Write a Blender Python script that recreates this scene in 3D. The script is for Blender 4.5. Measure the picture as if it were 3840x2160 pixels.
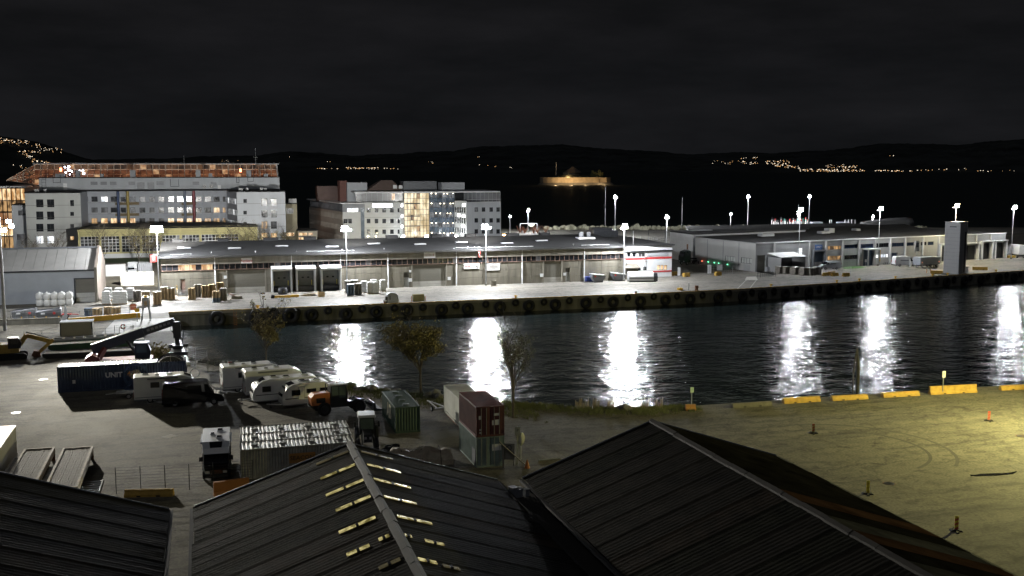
# Night harbour basin: yard and shed roofs in front, floodlit quay with a long warehouse behind the water.
import bpy, bmesh, math, random
from mathutils import Vector, Matrix
for o in list(bpy.data.objects): bpy.data.objects.remove(o)
SC = bpy.context.scene
COL = SC.collection
# ------------------------------------------------------------------ camera, sky, light, exposure
F = 3900.0; CAMH = 25.0; PIT = math.atan(452/F); YAW = math.radians(16.6)   # photo is 3840 x 2160
cd = bpy.data.cameras.new('camera'); cam = bpy.data.objects.new('camera', cd); COL.objects.link(cam)
cam.location = (0, 0, CAMH); cam.rotation_euler = (math.pi/2-PIT, 0, -YAW)
cd.sensor_width = 36; cd.lens = 36*F/3840; cd.clip_start = .5; cd.clip_end = 40000
SC.camera = cam
SC.view_settings.view_transform = 'Standard'; SC.view_settings.look = 'None'
SC.view_settings.exposure = 0; SC.view_settings.gamma = 1
SC.render.engine = 'CYCLES'
cy = SC.cycles
cy.use_denoising = True; cy.max_bounces = 5; cy.diffuse_bounces = 2; cy.glossy_bounces = 3
cy.transmission_bounces = 3; cy.transparent_max_bounces = 6; cy.sample_clamp_indirect = 6; cy.use_light_tree = True
cy.caustics_reflective = False; cy.caustics_refractive = False
W = bpy.data.worlds.new('World'); SC.world = W; W.use_nodes = True
nt = W.node_tree; nt.nodes.clear()
_o = nt.nodes.new('ShaderNodeOutputWorld'); _b = nt.nodes.new('ShaderNodeBackground')
_s = nt.nodes.new('ShaderNodeTexSky'); _s.sky_type = 'NISHITA'; _s.sun_disc = False
_s.sun_elevation = math.radians(-3.0); _s.sun_rotation = math.radians(200)
# thin high cloud, lit faintly by the town: one even noise over the whole dome
_t = nt.nodes.new('ShaderNodeTexCoord'); _m = nt.nodes.new('ShaderNodeMapping'); _m.inputs['Scale'].default_value = (1.6, 1.6, 7)
_n = nt.nodes.new('ShaderNodeTexNoise'); _n.inputs['Scale'].default_value = 2.6; _n.inputs['Detail'].default_value = 7; _n.inputs['Roughness'].default_value = .58
_r = nt.nodes.new('ShaderNodeValToRGB'); _r.color_ramp.elements[0].position = .38; _r.color_ramp.elements[0].color = (.0056, .0060, .0068, 1)
_r.color_ramp.elements[1].position = .78; _r.color_ramp.elements[1].color = (.0122, .0122, .0138, 1)
_a = nt.nodes.new('ShaderNodeMix'); _a.data_type = 'RGBA'; _a.blend_type = 'ADD'; _a.inputs[0].default_value = 1
_k = nt.nodes.new('ShaderNodeMix'); _k.data_type = 'RGBA'; _k.blend_type = 'MULTIPLY'; _k.inputs[0].default_value = 1; _k.inputs[7].default_value = (.012, .012, .012, 1)
L_ = nt.links.new
L_(_t.outputs['Generated'], _m.inputs['Vector']); L_(_m.outputs[0], _n.inputs['Vector']); L_(_n.outputs['Fac'], _r.inputs[0])
L_(_s.outputs[0], _k.inputs[6]); L_(_r.outputs[0], _a.inputs[6]); L_(_k.outputs[2], _a.inputs[7])
L_(_a.outputs[2], _b.inputs['Color']); _b.inputs['Strength'].default_value = 1.0; L_(_b.outputs[0], _o.inputs[0])
# faint fill added from behind the camera, standing in for ambient night light
sd = bpy.data.lights.new('sky_fill', 'SUN'); sd.energy = .13; sd.angle = math.radians(12); sd.color = (.92, .95, 1)
so = bpy.data.objects.new('sky_fill', sd); COL.objects.link(so); so.rotation_euler = (math.radians(48), 0, math.radians(-30))

# ------------------------------------------------------------------ photo pixel -> place
_cy, _sy, _cp, _sp = math.cos(YAW), math.sin(YAW), math.cos(PIT), math.sin(PIT)
FW = (_sy*_cp, _cy*_cp, -_sp); RT = (_cy, -_sy, 0.); UP = (_sy*_sp, _cy*_sp, _cp)
def ray(px, py):
    a = (px-1920)/F; b = -(py-1080)/F
    return tuple(FW[i]+a*RT[i]+b*UP[i] for i in range(3))
def G(px, py, z=0.):                      # point on the level z
    d = ray(px, py); t = (z-CAMH)/d[2]; return Vector((d[0]*t, d[1]*t, z))
def PY(px, py, Y):
    d = ray(px, py); t = Y/d[1]; return Vector((d[0]*t, Y, CAMH+d[2]*t))
def PD(px, py, D):                        # point at horizontal distance D
    d = ray(px, py); t = D/math.hypot(d[0], d[1]); return Vector((d[0]*t, d[1]*t, CAMH+d[2]*t))
def HZ(px, py, X, Y):                     # height of that pixel above the spot X,Y
    d = ray(px, py); return CAMH+d[2]*math.hypot(X, Y)/math.hypot(d[0], d[1])

# ------------------------------------------------------------------ materials
MATS = {}
def mat(name, col, rough=.65, metal=0., var=.18, vs=.8, bump=0., bs=9., streak=0, emit=None, es=0., spec=.5, alpha=None):
    if name in MATS: return MATS[name]
    m = bpy.data.materials.new(name); m.use_nodes = True; n = m.node_tree.nodes; l = m.node_tree.links.new
    b = n['Principled BSDF']; b.inputs['Roughness'].default_value = rough; b.inputs['Metallic'].default_value = metal
    b.inputs['Specular IOR Level'].default_value = spec
    g = n.new('ShaderNodeNewGeometry'); mp = n.new('ShaderNodeMapping')
    mp.inputs['Scale'].default_value = (1, 1, .12) if streak == 1 else ((.08, 1, 1) if streak == 2 else (1, 1, 1))
    l(g.outputs['Position'], mp.inputs['Vector'])
    t = n.new('ShaderNodeTexNoise'); t.inputs['Scale'].default_value = vs; t.inputs['Detail'].default_value = 6; t.inputs['Roughness'].default_value = .62
    l(mp.outputs[0], t.inputs['Vector'])
    r = n.new('ShaderNodeValToRGB'); r.color_ramp.elements[0].position = .28; r.color_ramp.elements[1].position = .72
    r.color_ramp.elements[0].color = tuple(c*(1-var) for c in col)+(1,); r.color_ramp.elements[1].color = tuple(min(1, c*(1+var)) for c in col)+(1,)
    l(t.outputs['Fac'], r.inputs[0]); l(r.outputs[0], b.inputs['Base Color'])
    rr = n.new('ShaderNodeMapRange'); rr.inputs['To Min'].default_value = max(.02, rough-.12); rr.inputs['To Max'].default_value = min(1, rough+.12)
    l(t.outputs['Fac'], rr.inputs['Value']); l(rr.outputs[0], b.inputs['Roughness'])
    if bump:
        t2 = n.new('ShaderNodeTexNoise'); t2.inputs['Scale'].default_value = bs; t2.inputs['Detail'].default_value = 5
        l(mp.outputs[0], t2.inputs['Vector'])
        u = n.new('ShaderNodeBump'); u.inputs['Strength'].default_value = bump; u.inputs['Distance'].default_value = .05
        l(t2.outputs['Fac'], u.inputs['Height']); l(u.outputs[0], b.inputs['Normal'])
    if emit:
        b.inputs['Emission Strength'].default_value = es; b.inputs['Emission Color'].default_value = tuple(emit)+(1,)
    MATS[name] = m; return m
def litmat(name, a, c, es, vs=1.3):        # a lit room behind a pane: uneven curtains and furniture
    m = mat(name, (.05, .05, .05), rough=.2); n = m.node_tree.nodes; l = m.node_tree.links.new; b = n['Principled BSDF']
    g = n.new('ShaderNodeNewGeometry'); mp = n.new('ShaderNodeMapping'); mp.inputs['Scale'].default_value = (1, 1, .35); l(g.outputs['Position'], mp.inputs['Vector'])
    t = n.new('ShaderNodeTexNoise'); t.inputs['Scale'].default_value = vs; t.inputs['Detail'].default_value = 3; l(mp.outputs[0], t.inputs['Vector'])
    r = n.new('ShaderNodeValToRGB'); r.color_ramp.elements[0].position = .4; r.color_ramp.elements[1].position = .62
    r.color_ramp.elements[0].color = tuple(a)+(1,); r.color_ramp.elements[1].color = tuple(c)+(1,)
    l(t.outputs['Fac'], r.inputs[0]); l(r.outputs[0], b.inputs['Emission Color']); b.inputs['Emission Strength'].default_value = es
    return m
CONC = mat('weathered_concrete', (.21, .195, .16), .85, var=.3, vs=.7, bump=.3, bs=4, streak=1)
CONC2 = mat('rough_wall_concrete', (.15, .138, .108), .9, var=.35, vs=1.1, bump=.5, bs=6, streak=1)
CONCD = mat('dark_joint_concrete', (.09, .085, .08), .9)
QCONC = mat('stained_quay_concrete', (.13, .125, .105), .9, var=.55, vs=.6, bump=.5, bs=3, streak=1)
WHITE = mat('white_paint', (.72, .73, .74), .45, var=.08, vs=.6)
WALLW = mat('white_render_wall', (.56, .58, .60), .7, var=.1, vs=.4, streak=1)
GREYW = mat('grey_render_wall', (.40, .42, .45), .7, var=.1, vs=.4, streak=1)
CLAD = mat('light_grey_cladding', (.36, .365, .37), .42, var=.1, vs=.5, streak=1, spec=.5)
CLADD = mat('dark_grey_cladding', (.17, .18, .20), .45, var=.12)
STEEL = mat('galvanised_steel', (.45, .46, .47), .4, .7, var=.15, vs=3)
DSTEEL = mat('dark_painted_steel', (.035, .037, .042), .4, .3, var=.25, vs=2)
BLACK = mat('black_rubber', (.012, .012, .013), .8, var=.3, vs=3, bump=.2)
BLACKP = mat('black_car_paint', (.008, .008, .01), .18, .0, var=.1)
ROOFF = mat('dark_roof_felt', (.019, .019, .02), .92, var=.35, vs=.35, bump=.2, bs=5)
RUST = mat('rusty_steel', (.20, .10, .06), .8, .2, var=.4, vs=2.2, bump=.2)
YEL = mat('yellow_paint', (.72, .42, .04), .5, var=.2, vs=1.5)
YELC = mat('yellow_painted_concrete', (.44, .275, .055), .8, var=.3, vs=2, bump=.25)
ORANGE = mat('orange_paint', (.45, .15, .04), .4, var=.15)
RED = mat('red_paint', (.50, .045, .04), .5, var=.15)
BLUE = mat('dark_blue_paint', (.03, .055, .13), .45, .1, var=.25, vs=1.2)
WOOD = mat('pallet_wood', (.50, .36, .20), .8, var=.3, vs=2.5, bump=.2)
WOOD2 = mat('grey_weathered_wood', (.25, .23, .20), .85, var=.35, vs=2.5, bump=.2)
BROWN = mat('brown_frame', (.17, .11, .085), .6, var=.2)
GLASS = mat('dark_window_glass', (.02, .022, .026), .08, var=.5, vs=.8, spec=.6)
CARGL = mat('vehicle_glass', (.012, .013, .016), .06, var=.2, spec=.6)
WRAP = mat('white_plastic_wrap', (.74, .74, .72), .35, var=.12, vs=3, bump=.5, bs=7)
ROCK = mat('shore_rock', (.42, .41, .30), .9, var=.35, vs=1.4, bump=.6, bs=3)
ROCKD = mat('dark_shore_rock', (.16, .155, .14), .9, var=.4, vs=1.6, bump=.6, bs=3)
BARK = mat('tree_bark', (.09, .075, .06), .9, var=.3, vs=4, bump=.4)
LEAFY = mat('autumn_leaves', (.27, .23, .10), .7, var=.45, vs=1.2)
LEAFG = mat('dull_green_leaves', (.14, .14, .055), .7, var=.4, vs=1.2)
GRASS = mat('grass_blades', (.10, .11, .045), .8, var=.45, vs=.5)
DOORG = mat('grey_roller_door', (.15, .143, .12), .6, var=.15, vs=.5, streak=2)
RIM = mat('wheel_rim', (.35, .35, .36), .35, .6, var=.1)
TAIL = mat('red_lens', (.35, .02, .02), .2)
LENS = mat('clear_lens', (.6, .6, .6), .12, .3)
WARM = litmat('warm_lit_room', (.40, .2, .07), (1, .74, .42), 1.3)
WARM2 = litmat('dim_warm_room', (.10, .06, .03), (.75, .45, .2), .8)
COOLW = litmat('white_lit_room', (.35, .38, .42), (1, .98, .95), 2.0)
DIMW = litmat('dim_lit_room', (.01, .012, .014), (.16, .165, .18), .45)

# ------------------------------------------------------------------ mesh helpers
class MB:
    def __init__(s): s.v = []; s.f = []
    def add(s, vs, fs):
        k = len(s.v); s.v += [tuple(p) for p in vs]; s.f += [tuple(i+k for i in f) for f in fs]; return s
    def hexa(s, p): return s.add(p, [(0, 3, 2, 1), (4, 5, 6, 7), (0, 1, 5, 4), (1, 2, 6, 5), (2, 3, 7, 6), (3, 0, 4, 7)])
    def box(s, x0, x1, y0, y1, z0, z1):
        return s.hexa([(x0, y0, z0), (x1, y0, z0), (x1, y1, z0), (x0, y1, z0), (x0, y0, z1), (x1, y0, z1), (x1, y1, z1), (x0, y1, z1)])
    def cbox(s, c, d, rz=0., rx=0., ry=0.):
        M = Matrix.Rotation(rz, 3, 'Z') @ Matrix.Rotation(ry, 3, 'Y') @ Matrix.Rotation(rx, 3, 'X'); c = Vector(c)
        P = [(-1, -1, -1), (1, -1, -1), (1, 1, -1), (-1, 1, -1), (-1, -1, 1), (1, -1, 1), (1, 1, 1), (-1, 1, 1)]
        return s.hexa([c+M @ Vector((a*d[0]/2, b*d[1]/2, e*d[2]/2)) for a, b, e in P])
    def cyl(s, p, q, r, r2=None, n=8, cap=True):
        p = Vector(p); q = Vector(q); r2 = r if r2 is None else r2
        a = (q-p).normalized(); u = a.orthogonal().normalized(); w = a.cross(u)
        vs = []
        for c, rr in ((p, r), (q, r2)):
            for i in range(n):
                t = 2*math.pi*i/n; vs.append(c+u*rr*math.cos(t)+w*rr*math.sin(t))
        fs = [(i, (i+1) % n, n+(i+1) % n, n+i) for i in range(n)]
        if cap: fs += [tuple(reversed(range(n))), tuple(range(n, 2*n))]
        return s.add(vs, fs)
    def beam(s, p, q, w, h=None):
        p = Vector(p); q = Vector(q); a = (q-p).normalized(); h = w if h is None else h
        u = a.cross(Vector((0, 0, 1))); u = Vector((1, 0, 0)) if u.length < 1e-4 else u.normalized(); t = u.cross(a)
        c = [(-1, -1), (1, -1), (1, 1), (-1, 1)]
        return s.hexa([e+u*w/2*i+t*h/2*j for e in (p, q) for i, j in c])
    def tube(s, pts, r, n=6):
        for a, b in zip(pts, pts[1:]): s.cyl(a, b, r, n=n)
        return s
    def torus(s, c, R, r, axis='Y', n=16, m=8, ry=1.):
        vs = []
        for i in range(n):
            t = 2*math.pi*i/n
            for j in range(m):
                k = 2*math.pi*j/m; d = R+r*math.cos(k); h = r*ry*math.sin(k); a, b = d*math.cos(t), d*math.sin(t)
                vs.append({'Y': (c[0]+a, c[1]+h, c[2]+b), 'X': (c[0]+h, c[1]+a, c[2]+b), 'Z': (c[0]+a, c[1]+b, c[2]+h)}[axis])
        return s.add(vs, [(i*m+j, ((i+1) % n)*m+j, ((i+1) % n)*m+(j+1) % m, i*m+(j+1) % m) for i in range(n) for j in range(m)])
    def prof(s, pts, y0=None, y1=None):   # closed outline (x, z[, half width]) drawn out along y
        n = len(pts)
        lo = [(p[0], -p[2] if y0 is None else y0, p[1]) for p in pts]; hi = [(p[0], p[2] if y1 is None else y1, p[1]) for p in pts]
        return s.add(lo+hi, [tuple(range(n)), tuple(reversed(range(n, 2*n)))]+[((i+1) % n, i, n+i, n+(i+1) % n) for i in range(n)])
    def profx(s, pts, x0, x1):            # closed outline (y, z) drawn out along x
        n = len(pts); lo = [(x0, p[0], p[1]) for p in pts]; hi = [(x1, p[0], p[1]) for p in pts]
        return s.add(lo+hi, [tuple(reversed(range(n))), tuple(range(n, 2*n))]+[(i, (i+1) % n, n+(i+1) % n, n+i) for i in range(n)])
    def loft(s, loops, cap=True):
        n = len(loops[0]); k = [p for l in loops for p in l]; fs = []
        for a in range(len(loops)-1):
            fs += [(a*n+i, a*n+(i+1) % n, (a+1)*n+(i+1) % n, (a+1)*n+i) for i in range(n)]
        if cap: fs += [tuple(reversed(range(n))), tuple(range((len(loops)-1)*n, len(loops)*n))]
        return s.add(k, fs)
    def blob(s, c, r, seed, sub=1, jit=.22):
        bm = bmesh.new(); bmesh.ops.create_icosphere(bm, subdivisions=sub, radius=1); rn = random.Random(seed)
        for v in bm.verts: v.co *= 1+rn.uniform(-jit, jit)
        bm.verts.ensure_lookup_table()
        s.add([(c[0]+v.co.x*r[0], c[1]+v.co.y*r[1], c[2]+v.co.z*r[2]) for v in bm.verts], [tuple(v.index for v in f.verts) for f in bm.faces]); bm.free(); return s
def mesh(mb, name, m, off=None, smooth=False):
    me = bpy.data.meshes.new(name); v = mb.v
    if off: v = [(p[0]-off[0], p[1]-off[1], p[2]-off[2]) for p in v]
    me.from_pydata(v, [], mb.f); me.materials.append(m)
    if smooth:
        for p in me.polygons: p.use_smooth = True
    if len(mb.f) == 1: return me          # a single sheet keeps its own direction
    bm = bmesh.new(); bm.from_mesh(me); bmesh.ops.recalc_face_normals(bm, faces=bm.faces); bm.to_mesh(me); bm.free()
    return me
def tag(o, label=None, cat=None, group=None, kind=None):
    if label: o['label'] = label
    if cat: o['category'] = cat
    if group: o['group'] = group
    if kind: o['kind'] = kind
    return o
def mk(name, mb, m, parent=None, w=False, smooth=False, loc=None, rz=0.):
    """one mesh object; w: the shape is given in world coordinates under an unrotated thing"""
    off = None
    if w and parent is not None:
        off = Vector(parent.location)
        if parent.parent is not None: off = off+Vector(parent.parent.location)
    o = bpy.data.objects.new(name, mesh(mb, name, m, off, smooth)); COL.objects.link(o)
    if parent is not None: o.parent = parent
    if loc is not None: o.location = loc
    o.rotation_euler.z = rz
    return o
def top(name, mb, m, label, cat, group=None, at=None, smooth=False, rz=0.):
    """a thing that is one mesh; at: the mesh is local to this spot"""
    return tag(mk(name, mb, m, None, smooth=smooth, loc=at, rz=rz), label, cat, group)
def T(name, label, cat, loc=(0, 0, 0), rz=0., group=None):
    o = bpy.data.objects.new(name, None); COL.objects.link(o); o.location = loc; o.rotation_euler.z = rz; o.empty_display_size = .3
    return tag(o, label, cat, group)
def S(name, mb, m, smooth=False): return tag(mk(name, mb, m, smooth=smooth), kind='structure')
def inst(name, me, parent=None, loc=(0, 0, 0), rz=0., sc=None):
    o = bpy.data.objects.new(name, me); COL.objects.link(o); o.parent = parent; o.location = loc; o.rotation_euler.z = rz
    if sc: o.scale = sc
    return o
KIDS = {}
def dup(root, loc, rz=0., label=None, cat=None, group=None):
    def tree(o):
        return (o, [tree(x) for x in o.children])
    if root.name not in KIDS: KIDS[root.name] = tree(root)
    def cp(t, par):
        c = t[0].copy(); COL.objects.link(c); c.parent = par
        for k in t[1]: cp(k, c)
        return c
    r = cp(KIDS[root.name], None); r.location = loc; r.rotation_euler.z = rz; return tag(r, label, cat, group)
def lettering(txt, size, m, parent, loc, rot=(math.pi/2, 0, 0), name='lettering', ext=.01, bold=0.):
    c = bpy.data.curves.new(name, 'FONT'); c.body = txt; c.size = size; c.extrude = ext; c.align_x = 'CENTER'; c.align_y = 'CENTER'; c.resolution_u = 2; c.offset = bold
    t = bpy.data.objects.new(name, c); COL.objects.link(t); bpy.context.view_layer.update()
    me = bpy.data.meshes.new_from_object(t.evaluated_get(bpy.context.evaluated_depsgraph_get())); bpy.data.objects.remove(t)
    me.name = name; me.materials.clear(); me.materials.append(m)
    o = bpy.data.objects.new(name, me); COL.objects.link(o); o.parent = parent; o.location = loc; o.rotation_euler = rot; return o
def wheel(parent, x, y, r, wd, rim=RIM, name='wheel'):
    """axle along local y"""
    b = MB(); b.torus((0, 0, 0), r*.74, r*.26, 'Y', 16, 6, wd/(r*.52)); t = mk(name, b, BLACK, parent, loc=(x, y, r))
    mk('rim', MB().cyl((0, -wd*.38, 0), (0, wd*.38, 0), r*.56, n=12), rim, t); return t

class Face:
    """a vertical wall plane from ground point A to B (left to right as seen from the camera); d is the distance out of the wall"""
    def __init__(s, A, B):
        s.A = Vector((A[0], A[1], 0)); s.L = (Vector((B[0], B[1], 0))-s.A).length; s.u = (Vector((B[0], B[1], 0))-s.A)/s.L; s.n = Vector((s.u.y, -s.u.x, 0))
    def pt(s, u, z, d=0.): return s.A+s.u*u+s.n*d+Vector((0, 0, z))
    def uz(s, px, py):
        r = Vector(ray(px, py)); c = Vector((0, 0, CAMH)); t = (s.A-c).dot(s.n)/r.dot(s.n); p = c+r*t
        return (p-s.A).dot(s.u), p.z
    def rect(s, px0, py0, px1, py1):
        mx, my = (px0+px1)/2, (py0+py1)/2
        return s.uz(px0, my)[0], s.uz(px1, my)[0], s.uz(mx, py1)[1], s.uz(mx, py0)[1]
    def box(s, mb, u0, u1, z0, z1, d0, d1):
        return mb.hexa([s.pt(u, z, d) for u, z, d in ((u0, z0, d1), (u1, z0, d1), (u1, z0, d0), (u0, z0, d0), (u0, z1, d1), (u1, z1, d1), (u1, z1, d0), (u0, z1, d0))])
    def pbox(s, mb, r, d0, d1): u0, u1, z0, z1 = s.rect(*r); return s.box(mb, u0, u1, z0, z1, d0, d1)
    def wall(s, mb, U0, U1, Z0, Z1, holes, t=.3):
        """wall skin with real openings and reveals"""
        us = sorted({U0, U1, *[min(max(h[i], U0), U1) for h in holes for i in (0, 1)]}); zs = sorted({Z0, Z1, *[min(max(h[i], Z0), Z1) for h in holes for i in (2, 3)]})
        for a, b in zip(us, us[1:]):
            for c, d in zip(zs, zs[1:]):
                if b-a < 1e-5 or d-c < 1e-5: continue
                m, k = (a+b)/2, (c+d)/2
                if any(h[0] < m < h[1] and h[2] < k < h[3] for h in holes): continue
                mb.add([s.pt(a, c), s.pt(b, c), s.pt(b, d), s.pt(a, d)], [(0, 1, 2, 3)])
        for h in holes:
            q = [(h[0], h[2]), (h[1], h[2]), (h[1], h[3]), (h[0], h[3])]
            for i in range(4):
                (a, b), (c, d) = q[i], q[(i+1) % 4]
                mb.add([s.pt(a, b), s.pt(c, d), s.pt(c, d, -t), s.pt(a, b, -t)], [(0, 1, 2, 3)])
        return mb
    def window(s, th, h, pane=GLASS, frame=WHITE, mull=1, tran=0, fw=.07, dep=.16, sill=None, name='window'):
        u0, u1, z0, z1 = h; b = MB()
        for a in ((u0, u1, z0, z0+fw), (u0, u1, z1-fw, z1), (u0, u0+fw, z0+fw, z1-fw), (u1-fw, u1, z0+fw, z1-fw)): s.box(b, *a, -dep, -dep+.07)
        for i in range(mull):
            c = u0+(u1-u0)*(i+1)/(mull+1); s.box(b, c-fw*.4, c+fw*.4, z0+fw, z1-fw, -dep, -dep+.06)
        for i in range(tran):
            c = z0+(z1-z0)*(i+1)/(tran+1); s.box(b, u0+fw, u1-fw, c-fw*.4, c+fw*.4, -dep, -dep+.055)
        w = mk(name, b, frame, th, w=True)
        mk('pane', s.box(MB(), u0, u1, z0, z1, -dep-.06, -dep-.02), pane, w, w=True)
        if sill: mk('sill', s.box(MB(), u0-.08, u1+.08, z0-.09, z0-.005, -.02, .1), sill, w, w=True)
        return w
RN = random.Random(7)
# ------------------------------------------------------------------ the setting
def ground_mat(name, c1, c2, c3, rough, wet=.0):
    m = mat(name, c1, rough, var=.2, vs=.35, bump=.25, bs=7); n = m.node_tree.nodes; l = m.node_tree.links.new; b = n['Principled BSDF']
    g = n.new('ShaderNodeNewGeometry')
    t = n.new('ShaderNodeTexNoise'); t.inputs['Scale'].default_value = .09; t.inputs['Detail'].default_value = 8; t.inputs['Roughness'].default_value = .65; l(g.outputs['Position'], t.inputs['Vector'])
    mp = n.new('ShaderNodeMapping'); mp.inputs['Scale'].default_value = (.035, .55, 1); l(g.outputs['Position'], mp.inputs['Vector'])
    t2 = n.new('ShaderNodeTexNoise'); t2.inputs['Scale'].default_value = 1.; t2.inputs['Detail'].default_value = 6; t2.inputs['Distortion'].default_value = .6; l(mp.outputs[0], t2.inputs['Vector'])
    t3 = n.new('ShaderNodeTexNoise'); t3.inputs['Scale'].default_value = 5.; t3.inputs['Detail'].default_value = 6; l(g.outputs['Position'], t3.inputs['Vector'])
    r = n.new('ShaderNodeValToRGB'); e = r.color_ramp.elements; e[0].position = .34; e[0].color = (*c2, 1); e[1].position = .62; e[1].color = (*c1, 1)
    l(t.outputs['Fac'], r.inputs[0])
    x = n.new('ShaderNodeMix'); x.data_type = 'RGBA'; x.inputs[7].default_value = (*c3, 1); l(r.outputs[0], x.inputs[6])
    r2 = n.new('ShaderNodeMapRange'); r2.inputs['From Min'].default_value = .44; r2.inputs['From Max'].default_value = .72; r2.inputs['To Max'].default_value = .75; l(t2.outputs['Fac'], r2.inputs['Value']); l(r2.outputs[0], x.inputs[0])
    y = n.new('ShaderNodeMix'); y.data_type = 'RGBA'; y.blend_type = 'MULTIPLY'; y.inputs[0].default_value = .75; l(x.outputs[2], y.inputs[6])
    r3 = n.new('ShaderNodeMapRange'); r3.inputs['From Min'].default_value = .3; r3.inputs['From Max'].default_value = .7; r3.inputs['To Min'].default_value = .45; r3.inputs['To Max'].default_value = 1.3; l(t3.outputs['Fac'], r3.inputs['Value'])
    c = n.new('ShaderNodeCombineColor'); [l(r3.outputs[0], c.inputs[i]) for i in range(3)]; l(c.outputs[0], y.inputs[7])
    def mul(src, fac_out, lo, a0, a1):     # darken where fac lies between a0 and a1
        mr = n.new('ShaderNodeMapRange'); mr.inputs['From Min'].default_value = a0; mr.inputs['From Max'].default_value = a1; mr.inputs['To Min'].default_value = lo; mr.inputs['To Max'].default_value = 1.
        l(fac_out, mr.inputs['Value']); cc = n.new('ShaderNodeCombineColor'); [l(mr.outputs[0], cc.inputs[i]) for i in range(3)]
        mm = n.new('ShaderNodeMix'); mm.data_type = 'RGBA'; mm.blend_type = 'MULTIPLY'; mm.inputs[0].default_value = 1; l(src, mm.inputs[6]); l(cc.outputs[0], mm.inputs[7]); return mm.outputs[2]
    dn = n.new('ShaderNodeTexNoise'); dn.inputs['Scale'].default_value = .5; dn.inputs['Detail'].default_value = 4; l(g.outputs['Position'], dn.inputs['Vector'])
    dv = n.new('ShaderNodeVectorMath'); dv.operation = 'SCALE'; dv.inputs['Scale'].default_value = 3.; l(dn.outputs['Color'], dv.inputs[0])
    da = n.new('ShaderNodeVectorMath'); l(g.outputs['Position'], da.inputs[0]); l(dv.outputs[0], da.inputs[1])
    vo = n.new('ShaderNodeTexVoronoi'); vo.feature = 'DISTANCE_TO_EDGE'; vo.inputs['Scale'].default_value = .085; l(da.outputs[0], vo.inputs['Vector'])
    out = mul(y.outputs[2], vo.outputs['Distance'], .72, .003, .012)                    # cracks and old trench seams
    st = n.new('ShaderNodeTexNoise'); st.inputs['Scale'].default_value = .75; st.inputs['Detail'].default_value = 7; st.inputs['Roughness'].default_value = .7; l(da.outputs[0], st.inputs['Vector'])
    out = mul(out, st.outputs['Fac'], .55, .34, .5)                                    # oil and dirt stains
    mp2 = n.new('ShaderNodeMapping'); mp2.inputs['Scale'].default_value = (.05, 1.3, 1); mp2.inputs['Rotation'].default_value = (0, 0, .12); l(da.outputs[0], mp2.inputs['Vector'])
    tk = n.new('ShaderNodeTexNoise'); tk.inputs['Scale'].default_value = 1.; tk.inputs['Detail'].default_value = 5; l(mp2.outputs[0], tk.inputs['Vector'])
    out = mul(out, tk.outputs['Fac'], .6, .36, .47)                                    # long wheel tracks
    l(out, b.inputs['Base Color'])
    return m
YARD = ground_mat('worn_yard_asphalt', (.205, .185, .138), (.145, .132, .10), (.10, .092, .078), .9)
APRON = ground_mat('pale_quay_concrete', (.31, .288, .243), (.24, .226, .20), (.17, .16, .148), .8)
SHORE = [(-2.2, 141.5), (2.5, 135), (7, 129.3), (12, 122.5), (18, 115.5), (23, 111), (28.2, 106.8), (33, 102.8), (37.7, 99.8), (43, 98), (48.7, 97.8), (61, 97.4), (78, 97.1), (90, 96.8), (420, 97)]
LEFTB = [(-6, 187.6), (-5.2, 168), (-3.4, 152)]
QUAY = [(-6, 187.6), (40, 188.3), (90, 189.2), (106, 190.6), (128.3, 194.0), (191, 205.4), (420, 247)]
LAND = [(-700, -40), (420, -40)] + SHORE[::-1] + LEFTB[::-1] + QUAY[1:] + [(420, 330), (250, 380), (185, 401), (124, 408), (96, 420), (90, 440), (-700, 440)]
def sheet(name, pts, z, m):
    from mathutils.geometry import tessellate_polygon
    tr = tessellate_polygon([[Vector((x, y, 0)) for x, y in pts]]); vs = [(x, y, z) for x, y in pts]; fs = []
    for a, b, c in tr:
        (x0, y0), (x1, y1), (x2, y2) = pts[a], pts[b], pts[c]
        fs.append((a, b, c) if (x1-x0)*(y2-y0)-(x2-x0)*(y1-y0) > 0 else (a, c, b))
    me = bpy.data.meshes.new(name); me.from_pydata(vs, [], fs); me.materials.append(m)
    o = bpy.data.objects.new(name, me); COL.objects.link(o); return tag(o, kind='structure')
sheet('ground', LAND, 0., YARD)
def lerpx(pts, x):
    for (a, b), (c, d) in zip(pts, pts[1:]):
        if a <= x <= c: return b+(d-b)*(x-a)/(c-a)
sheet('quay_apron', [(x, y+.5) for x, y in QUAY[:-1]] + [(260, 218.4), (262, 247), (214, 240), (127, 225), (104, 222), (90.5, 216), (-18, 216), (-18, 206), (-45, 199), (-45, 191), (-12, 188.1)], .004, APRON)
sheet('car_park', [(92, 262), (135, 262), (240, 300), (330, 340), (250, 374), (185, 392), (124, 398), (96, 392)], .004, ground_mat('car_park_asphalt', (.24, .23, .19), (.18, .17, .15), (.14, .135, .12), .85))
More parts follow.
